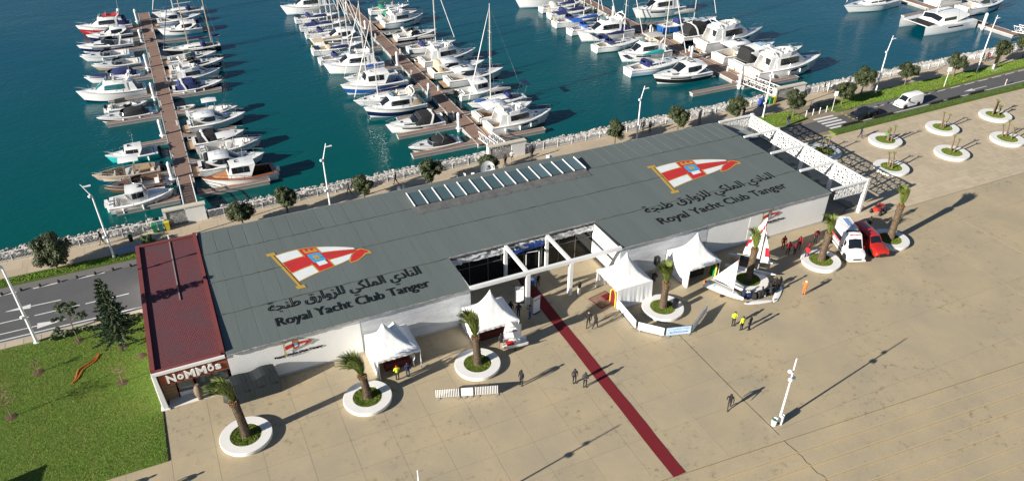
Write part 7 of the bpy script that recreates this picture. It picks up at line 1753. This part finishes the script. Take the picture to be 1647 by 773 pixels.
vehicle('black_car', 'black car waiting on the road beside the crossing', 'car', 98.3, 20.35, R(182), BP,
    [(2.2, .66, .58, .34, .70), (2.0, .82, .78, .3, .86), (.9, .88, .85, .3, .96), (-2.1, .88, .84, .3, 1.0), (-2.25, .8, .76, .36, .9)],
    [(1.05, .78, .66, .90, .96), (.25, .80, .62, .94, 1.42), (-1.0, .80, .62, .94, 1.44), (-1.95, .78, .62, .96, 1.08), (-2.0, .78, .6, .96, 1.02)], (1.4, -1.35), .88, {'screen': (.08, .92), 'side': [(1.0, 1.95)], 'rear': (2.1, 2.9)}, .32)
VAN = vehicle('white_van', 'white delivery van on the right hand road', 'van', 107.6, 20.75, R(182), WP,
    [(2.5, .78, .7, .35, .78), (2.3, .93, .88, .32, .98), (1.6, .97, .94, .32, 1.15), (-2.5, .97, .95, .32, 1.18)],
    [(1.75, .85, .75, 1.1, 1.18), (1.0, .93, .78, 1.14, 1.95), (.5, .95, .82, 1.14, 2.1), (-2.35, .95, .82, 1.14, 2.1), (-2.48, .95, .82, 1.14, 1.95)], (1.65, -1.5), .97, {'screen': (.08, .92), 'side': [(.7, 1.5)]}, .34)
VAN[0].scale = (.88, .88, .88)
# low black barrier blocks along the road edge
for i, (x0, x1) in enumerate(((92.9, 96.3), (99.0, 103.0), (110.8, 113.6), (114.6, 117.4), (119.6, 122.8))):
    t = thing('road_barrier', 'low black barrier block at the road edge, %s from the crossing' % ['first', 'second', 'third', 'fourth', 'fifth'][i], 'barrier', ((x0+x1)/2, rn((x0+x1)/2) + .05, 0.0), .021, 'black barrier blocks along the road'); b = MB(); n_ = int((x1-x0)/.5)
    for k in range(n_): child('block', MB().loft([[((-(x1-x0)/2 + (k + u)*(x1-x0)/n_), y_, z) for y_, z in ((-.2, 0), (.2, 0), (.12, .42), (-.12, .42))] for u in (.03, .97)]).mesh('block', RUBBER, False), t)
t = thing('quad_bike', 'red quad bike parked beside the lattice pergola', 'quad bike', (79.0, -1.0, 0), R(20))
MB().loft([[(x, y_*w_, z + dz) for y_, z in ((-1, 0), (-.6, .22), (.6, .22), (1, 0), (.6, -.15), (-.6, -.15))] for x, w_, dz in ((-.95, .3, .62), (-.6, .48, .68), (-.1, .25, .72), (.35, .3, .78), (.7, .5, .7), (.98, .3, .55))]).build('body', REDP, t); MB().loft([[(x, y_, z + dz) for y_, z in ((-.2, 0), (.2, 0), (.15, .12), (-.15, .12))] for x, dz in ((-.7, .86), (-.2, .84), (.1, .86))]).build('saddle', RUBBER, t); MB().tube([(.3, -.42, 1.12), (.42, -.1, 1.05), (.42, .1, 1.05), (.3, .42, 1.12)], .02, 5).build('handlebar', DARKM, t)
for x in (-.65, .65):
    for s in (-1, 1): MB().lathe([(.1, -.12), (.27, -.12), (.28, 0), (.27, .12), (.1, .12)], 14, (x, s*.5, .28), M=None).build('wheel', RUBBER, t) if False else MB().tube([(x, s*.42, .28), (x, s*.64, .28)], .28, 14).build('wheel', RUBBER, t)
def bicycle(x, y, rz, label, fr=DARKM):
    t = thing('bicycle', label, 'bicycle', (x, y, 0), rz)
    for s in (-.52, .52): MB().tube([(s + .33*math.cos(q*math.pi/9), 0, .34 + .33*math.sin(q*math.pi/9)) for q in range(18)], .022, 4, closed=True).build('wheel', RUBBER, t)
    MB().tube([(-.52, 0, .34), (-.1, 0, .32), (.38, 0, .82), (-.2, 0, .78), (-.1, 0, .32)], .02, 5).tube([(.52, 0, .34), (.36, 0, .95)], .02, 5).tube([(-.52, 0, .34), (-.2, 0, .78)], .016, 5).build('frame', fr, t); MB().tube([(.3, -.28, 1.0), (.37, 0, .97), (.3, .28, 1.0)], .018, 4).build('handlebar', DARKM, t); MB().box((-.22, 0, .9), (.26, .14, .06), top=.7).build('saddle', RUBBER, t)
bicycle(94.6, 25.6, R(60), 'dark bicycle standing by the crossing tree'); bicycle(96.2, 25.1, R(20), 'dark bicycle leaning in the shade of the crossing tree'); bicycle(93.6, 26.2, R(40), 'dark bicycle nearest the promenade by the crossing tree')
# ------------------------------------------------------------------ people
SKIN = mat('skin', (.36, .20, .13), .6); SHOE = mat('dark_shoe', (.02, .018, .016), .6); HAIR = mat('dark_hair', (.012, .009, .008), .7)
def joints(pose):
    J = dict(pel=(0, 0, .94), spi=(0, .01, 1.13), che=(0, .0, 1.34), nec=(0, .0, 1.49), hea=(0, -.015, 1.57), top=(0, -.02, 1.66))
    for s, k in ((-1, 'l'), (1, 'r')):
        J[k+'sh'] = (s*.19, 0, 1.42); J[k+'el'] = (s*.26, .03, 1.15); J[k+'wr'] = (s*.25, -.08, .92); J[k+'ha'] = (s*.245, -.11, .84)
        J[k+'hi'] = (s*.095, 0, .90); J[k+'kn'] = (s*.11, -.02, .49); J[k+'an'] = (s*.11, .02, .09); J[k+'to'] = (s*.13, -.15, .035)
    if pose == 'walk':
        J['lkn'] = (-.10, -.17, .52); J['lan'] = (-.10, -.26, .10); J['lto'] = (-.10, -.44, .05); J['rkn'] = (.10, .08, .50); J['ran'] = (.11, .34, .15); J['rto'] = (.11, .22, .04)
        J['lel'] = (-.27, .12, 1.17); J['lwr'] = (-.27, .10, .93); J['lha'] = (-.27, .06, .86); J['rel'] = (.27, -.08, 1.16); J['rwr'] = (.24, -.28, 1.0); J['rha'] = (.23, -.35, .98)
    if pose == 'photo':
        for s, k in ((-1, 'l'), (1, 'r')): J[k+'el'] = (s*.27, -.16, 1.22); J[k+'wr'] = (s*.10, -.30, 1.46); J[k+'ha'] = (s*.06, -.31, 1.54)
    if pose == 'fold':
        for s, k in ((-1, 'l'), (1, 'r')): J[k+'el'] = (s*.28, -.02, 1.14); J[k+'wr'] = (s*.05, -.22, 1.17); J[k+'ha'] = (-s*.06, -.23, 1.18)
    if pose == 'crouch':
        J = {k: (x, y, z - .38 if k not in ('lan', 'ran', 'lto', 'rto') else z) for k, (x, y, z) in J.items()}
        for s, k in ((-1, 'l'), (1, 'r')): J[k+'kn'] = (s*.16, -.36, .48); J[k+'hi'] = (s*.10, .06, .52); J[k+'el'] = (s*.25, -.18, .80); J[k+'wr'] = (s*.14, -.42, .74); J[k+'ha'] = (s*.12, -.48, .72)
        J['pel'] = (0, .08, .55)
        for k in ('spi', 'che', 'nec', 'hea', 'top'): J[k] = (0, J[k][1] - (J[k][2] - .55)*.3, J[k][2])
    return J
RAD = dict(pel=.14, spi=.135, che=.165, nec=.06, hea=.095, top=.085, sh=.075, el=.052, wr=.038, ha=.042, hi=.095, kn=.066, an=.046, to=.04)
BONES = [('pel', 'spi', 1), ('spi', 'che', 1), ('che', 'nec', 1), ('nec', 'hea', 0), ('hea', 'top', 0)]
for k in 'lr': BONES += [('che', k+'sh', 1), (k+'sh', k+'el', 1), (k+'el', k+'wr', 1), (k+'wr', k+'ha', 0), ('pel', k+'hi', 2), (k+'hi', k+'kn', 2), (k+'kn', k+'an', 2), (k+'an', k+'to', 3)]
def body_mesh(pose):
    J = joints(pose); keys = list(J); me = bpy.data.meshes.new('pose_' + pose)
    me.from_pydata([J[k] for k in keys], [(keys.index(a_), keys.index(b_)) for a_, b_, _ in BONES], [])
    o = bpy.data.objects.new('pose_' + pose, me); COL.objects.link(o)
    md = o.modifiers.new('skin', 'SKIN'); sv = me.skin_vertices[0].data
    for i, k in enumerate(keys):
        q = RAD[k] if k in RAD else RAD[k[1:]]
        sv[i].radius = (q*1.12, q*.78) if k in ('spi', 'che', 'pel') else (q, q); sv[i].use_root = (k == 'pel')
    sb = o.modifiers.new('sub', 'SUBSURF'); sb.levels = 1; sb.render_levels = 1
    dg = bpy.context.evaluated_depsgraph_get(); out = bpy.data.meshes.new_from_object(o.evaluated_get(dg)); bpy.data.objects.remove(o)
    # fingers and thumb, rooted in the palms
    bm = bmesh.new(); bm.from_mesh(out)
    for s, k in ((-1, 'l'), (1, 'r')):
        h = Vector(J[k+'ha']); d = (h - Vector(J[k+'wr'])).normalized(); side = d.cross(Vector((1, 0, 0))).normalized() if abs(d.x) < .9 else Vector((0, 1, 0)); pal = d.cross(side).normalized()
        for f in range(5):
            if f < 4: b0 = h + side*(f - 1.5)*.018 + d*.02; ln = (.062, .072, .068, .052)[f]; dd = d
            else: b0 = h + side*-.035 - d*.01; ln = .05; dd = (d*.6 - side*.8).normalized()
            mb_ = MB().tube([b0, b0 + dd*ln*.55 + pal*.006, b0 + dd*ln*.9 + pal*.022], [.0085, .008, .006], 5)
            vs = [bm.verts.new(v) for v in mb_.v]
            for fc in mb_.f: bm.faces.new([vs[i] for i in fc])
    # nose and ears
    hd = Vector(J['hea']).lerp(Vector(J['top']), .35)
    for p, q in ((hd + Vector((0, -.095, -.005)), (.014, .02, .022)), (hd + Vector((-.092, .01, 0)), (.012, .02, .03)), (hd + Vector((.092, .01, 0)), (.012, .02, .03))):
        mb_ = MB().ball(tuple(p), q, 6, 5); vs = [bm.verts.new(v) for v in mb_.v]
        for fc in mb_.f: bm.faces.new([vs[i] for i in fc])
    bm.to_mesh(out); bm.free()
    segs_ = [(Vector(J[a_]), Vector(J[b_]), reg, RAD[a_] if a_ in RAD else RAD[a_[1:]]) for a_, b_, reg in BONES]
    idx = []
    for p in out.polygons:
        c = p.center; best = (9, 0)
        for a_, b_, reg, q in segs_:
            ab = b_ - a_; u = max(0, min(1, (c - a_).dot(ab)/ab.length_squared)); dist = (c - (a_ + ab*u)).length - q*.9
            if dist < best[0]: best = (dist, reg)
        idx.append(best[1])
    out.materials.clear()
    for _ in range(4): out.materials.append(None)
    out.polygons.foreach_set('material_index', idx); out.polygons.foreach_set('use_smooth', [True]*len(idx)); out.update()
    hr = MB(); hc = Vector(J['hea']).lerp(Vector(J['top']), .42); rings = []
    for i in range(6):
        a_ = math.pi*.52*i/5; rings.append([(hc.x + .108*math.sin(a_)*math.cos(q*math.pi/6), hc.y + .02 + .112*math.sin(a_)*math.sin(q*math.pi/6), hc.z + .02 + .118*math.cos(a_) - (.05 if math.sin(q*math.pi/6) > .2 else 0)*(i/5)) for q in range(12)])
    hr.loft(rings[1:]); hm = hr.mesh('hair', HAIR)
    eyes = MB(); 
    for s in (-1, 1): eyes.ball((hc.x + s*.035, hc.y - .098, hc.z - .012), (.012, .008, .008), 6, 4)
    eyes.box((hc.x, hc.y - .094, hc.z - .062), (.045, .012, .008)); em = eyes.mesh('face', mat('face_features', (.06, .03, .025), .6))
    return out, hm, em
POSES = {p: body_mesh(p) for p in ('stand', 'walk', 'photo', 'fold', 'crouch')}
CL = dict(black=(.010, .010, .012), navy=(.012, .02, .06), dark=(.03, .03, .034), grey=(.16, .16, .17), white=(.7, .7, .68), red=(.45, .012, .015), wine=(.16, .01, .02), orange=(.55, .17, .03), yellow=(.62, .72, .03), jeans=(.06, .10, .20), blue=(.04, .09, .24), green=(.05, .32, .06), beige=(.40, .33, .24), khaki=(.13, .11, .08), skin=(.36, .20, .13))
def cloth(c): return mat('cloth_' + c, CL[c], .85, bump=.3, bscale=12)
prng = random.Random(31)
def person(x, y, face, pose, top, leg, label, group=None, hair=HAIR, s=None, z=0.0):
    t = thing('person', label, 'person', (x, y, z), R(face + 90), group); t.scale = (s or prng.uniform(.97, 1.03),)*3
    me = POSES[pose][0].copy()
    for i, m in enumerate((SKIN, cloth(top), cloth(leg), SHOE)): me.materials[i] = m
    b = child('body', me, t); h = POSES[pose][1]
    if hair is not HAIR: h = h.copy(); h.materials[0] = hair
    child('hair', h, b); child('face', POSES[pose][2], b); return t
REDCAP, WCAP = cloth('red'), cloth('white')
G1 = 'people walking on the open plaza'; G2 = 'people in red at the plaza'; G3 = 'people on the promenade'; G4 = 'people at the entrance'
person(28.15, -9.9, 200, 'stand', 'black', 'black', 'man in dark jacket standing beside the short white barriers', G1, s=1.03)
person(32.45, -11.6, 255, 'stand', 'dark', 'black', 'man in dark vest with pale sleeves left of the carpet', G1)
person(33.05, -12.4, 240, 'fold', 'dark', 'black', 'person in dark coat at the carpet edge beside a vest wearer', G1)
person(42.65, -19.8, 230, 'walk', 'black', 'dark', 'lone person in black walking near the plaza post', G1)
person(59.55, -10.0, 60, 'photo', 'orange', 'orange', 'person in orange overalls alone on the right of the plaza', G1, WCAP)
person(50.25, -11.9, 90, 'stand', 'yellow', 'black', 'steward in yellow vest with back to the camera', G1); person(50.0, -11.0, 250, 'fold', 'yellow', 'black', 'steward in yellow vest facing the camera', G1); person(50.9, -12.2, 110, 'stand', 'black', 'black', 'person in black beside two yellow vested stewards', G1)
person(37.4, -5.3, 230, 'walk', 'black', 'black', 'bald man in black suit walking right of the carpet', G1, SKIN); person(37.85, -5.85, 20, 'walk', 'black', 'black', 'person in black striding behind the bald man', G1)
person(39.0, -.6, 100, 'photo', 'black', 'white', 'person in black jacket and pale trousers taking a photograph', G4)
person(35.2, 2.2, 250, 'stand', 'blue', 'jeans', 'person in blue grey jacket on the carpet at the entrance', G4); person(35.9, 2.4, 240, 'walk', 'black', 'dark', 'person in dark clothes on the carpet carrying a paper', G4); person(34.2, 2.7, 300, 'stand', 'black', 'black', 'person in black in the shade of the entrance column', G4)
person(32.0, -1.2, 80, 'stand', 'navy', 'navy', 'person in navy jacket beside the lettered stand', G4); person(32.9, -1.9, 120, 'photo', 'grey', 'blue', 'person in grey blue bending over equipment near the carpet', G4); person(31.4, -.7, 60, 'stand', 'black', 'black', 'person in black behind the navy jacket', G4)
person(18.65, -4.75, 90, 'fold', 'yellow', 'black', 'steward in yellow vest at the leftmost tent', G4, REDCAP); person(19.6, -4.8, 80, 'stand', 'navy', 'navy', 'person in navy at the opening of the leftmost tent', G4); person(20.5, -3.6, 200, 'stand', 'white', 'grey', 'person in white inside the leftmost tent', G4)
person(28.65, -4.6, 100, 'stand', 'dark', 'black', 'person in dark jacket at the opening of the second tent', G4); person(27.8, -1.9, 270, 'stand', 'black', 'black', 'person in black behind the table of the second tent', G4); person(29.6, -1.8, 260, 'fold', 'wine', 'black', 'person in wine red behind the table of the second tent', G4)
person(63.4, -2.5, 240, 'stand', 'red', 'red', 'person in red tracksuit closest to the wall emblem', G2); person(63.0, -3.7, 60, 'fold', 'red', 'black', 'person in red with back turned, front left of the red group', G2); person(63.8, -3.9, 90, 'stand', 'wine', 'dark', 'person in wine red and black in the middle of the red group', G2); person(64.9, -3.3, 200, 'stand', 'red', 'black', 'person in red jacket and black trousers at the rear right of the red group', G2); person(64.2, -5.2, 30, 'walk', 'red', 'navy', 'person in red jacket and navy trousers striding beside a palm planter', G2); person(65.0, -4.6, 120, 'fold', 'red', 'dark', 'person in red jacket close to the palm planter rim', G2)
person(67.55, -3.0, 250, 'stand', 'wine', 'black', 'person in red and white beside the rear of the ambulance', G2, WCAP); person(75.0, -3.4, 200, 'stand', 'black', 'black', 'officer in black behind the red pickup', G1); person(79.6, -3.1, 200, 'stand', 'black', 'black', 'person in black behind the rightmost palm', G1)
for x, y, f, p_, a_, b_, lab in ((65.4, 30.1, 90, 'stand', 'khaki', 'grey', 'person in khaki at the railing behind the roof'), (66.15, 29.7, 80, 'stand', 'dark', 'grey', 'person in grey at the railing beside the khaki jacket'), (66.95, 29.2, 200, 'fold', 'black', 'black', 'person in black facing the two at the railing'), (23.6, 29.5, 190, 'walk', 'black', 'black', 'person in black walking beside a promenade tree'), (24.2, 29.9, 190, 'walk', 'dark', 'black', 'companion of the walker in black on the promenade'), (29.6, 29.5, 170, 'walk', 'black', 'black', 'lone walker in black left of the skylight tree'),
    (44.1, 28.4, 200, 'stand', 'black', 'black', 'person in black before the middle gate wall'), (45.3, 28.9, 250, 'photo', 'white', 'beige', 'person in white before the middle gate wall'), (48.1, 28.7, 90, 'stand', 'black', 'black', 'person in black at the railing right of the middle gate'), (86.1, 22.6, 260, 'stand', 'black', 'jeans', 'person in black top and jeans on the road by the pergola'), (99.9, 30.1, 120, 'stand', 'black', 'beige', 'person in black at the railing right of the right gate'), (100.6, 29.9, 100, 'stand', 'white', 'white', 'person in white at the railing right of the right gate'), (104.9, 30.0, 90, 'stand', 'grey', 'jeans', 'person in grey at the railing behind the tall round tree'),
    (92.4, 15.1, 330, 'walk', 'navy', 'dark', 'child in navy beside the planter near the hedge'), (95.4, 13.2, 200, 'crouch', 'green', 'dark', 'person in green crouching in the planter near the hedge'), (87.5, 29.9, 90, 'stand', 'blue', 'blue', 'person in blue by the blue bin at the right gate'), (82.3, 27.8, 200, 'fold', 'navy', 'navy', 'person in navy by the lamp behind the pergola'), (83.0, 29.4, 100, 'stand', 'dark', 'black', 'person in dark clothes at the railing behind the pergola'), (134.6, 29.4, 180, 'walk', 'black', 'black', 'person in black on the promenade near the totem'), (135.4, 29.0, 200, 'walk', 'wine', 'black', 'person in dark red on the promenade near the totem'), (142.6, 29.8, 200, 'walk', 'grey', 'dark', 'person in grey at the far right of the promenade'), (-4.1, 29.8, 180, 'walk', 'black', 'khaki', 'person leaning at the railing beside the large left tree')):
    person(x, y, f, p_, a_, b_, lab, G3)
for i, (x, y, f, c) in enumerate(((57.75, -8.35, 100, 'black'), (57.95, -7.75, 200, 'black'), (53.6, -8.0, 60, 'navy'), (55.4, -8.75, 90, 'black'), (56.4, -8.75, 80, 'dark'))): person(x, y, f, 'crouch' if i else 'stand', c, c, ['person in black standing at the gear beside the racing dinghy', 'person crouching in black right of the gear pile', 'person crouching in navy left of the gear pile', 'person crouching in black before the gear pile', 'person crouching in dark grey before the gear pile'][i], 'sailors at the gear pile')
person(-5.9, -7.9, 200, 'walk', 'black', 'black', 'walker at the lower left edge, mostly seen by the shadow', G1); person(-2.4, -9.1, 190, 'walk', 'dark', 'black', 'second walker at the lower left edge, mostly seen by the shadow', G1)
# long white boards and lidded cases at the same gear pile
for i, (x, y, rz) in enumerate(((54.6, -9.15, -15), (57.2, -8.9, 35))):
    t = thing('white_board', 'white sailing board lying before the gear pile, %s one' % ('left', 'right')[i], 'board', (x, y, .05), R(rz)); MB().loft([[(u*1.5, .3*k*y_, z) for y_, z in ((-1, .05), (0, 0), (1, .05), (0, .1))] for u, k in ((-1, .2), (-.8, .8), (0, 1), (.8, .7), (1, .1))]).build('deck', GEL, t); MB().box((-1.2, 0, .16), (.25, .03, .14)).build('fin', CANN, t, smooth=False)
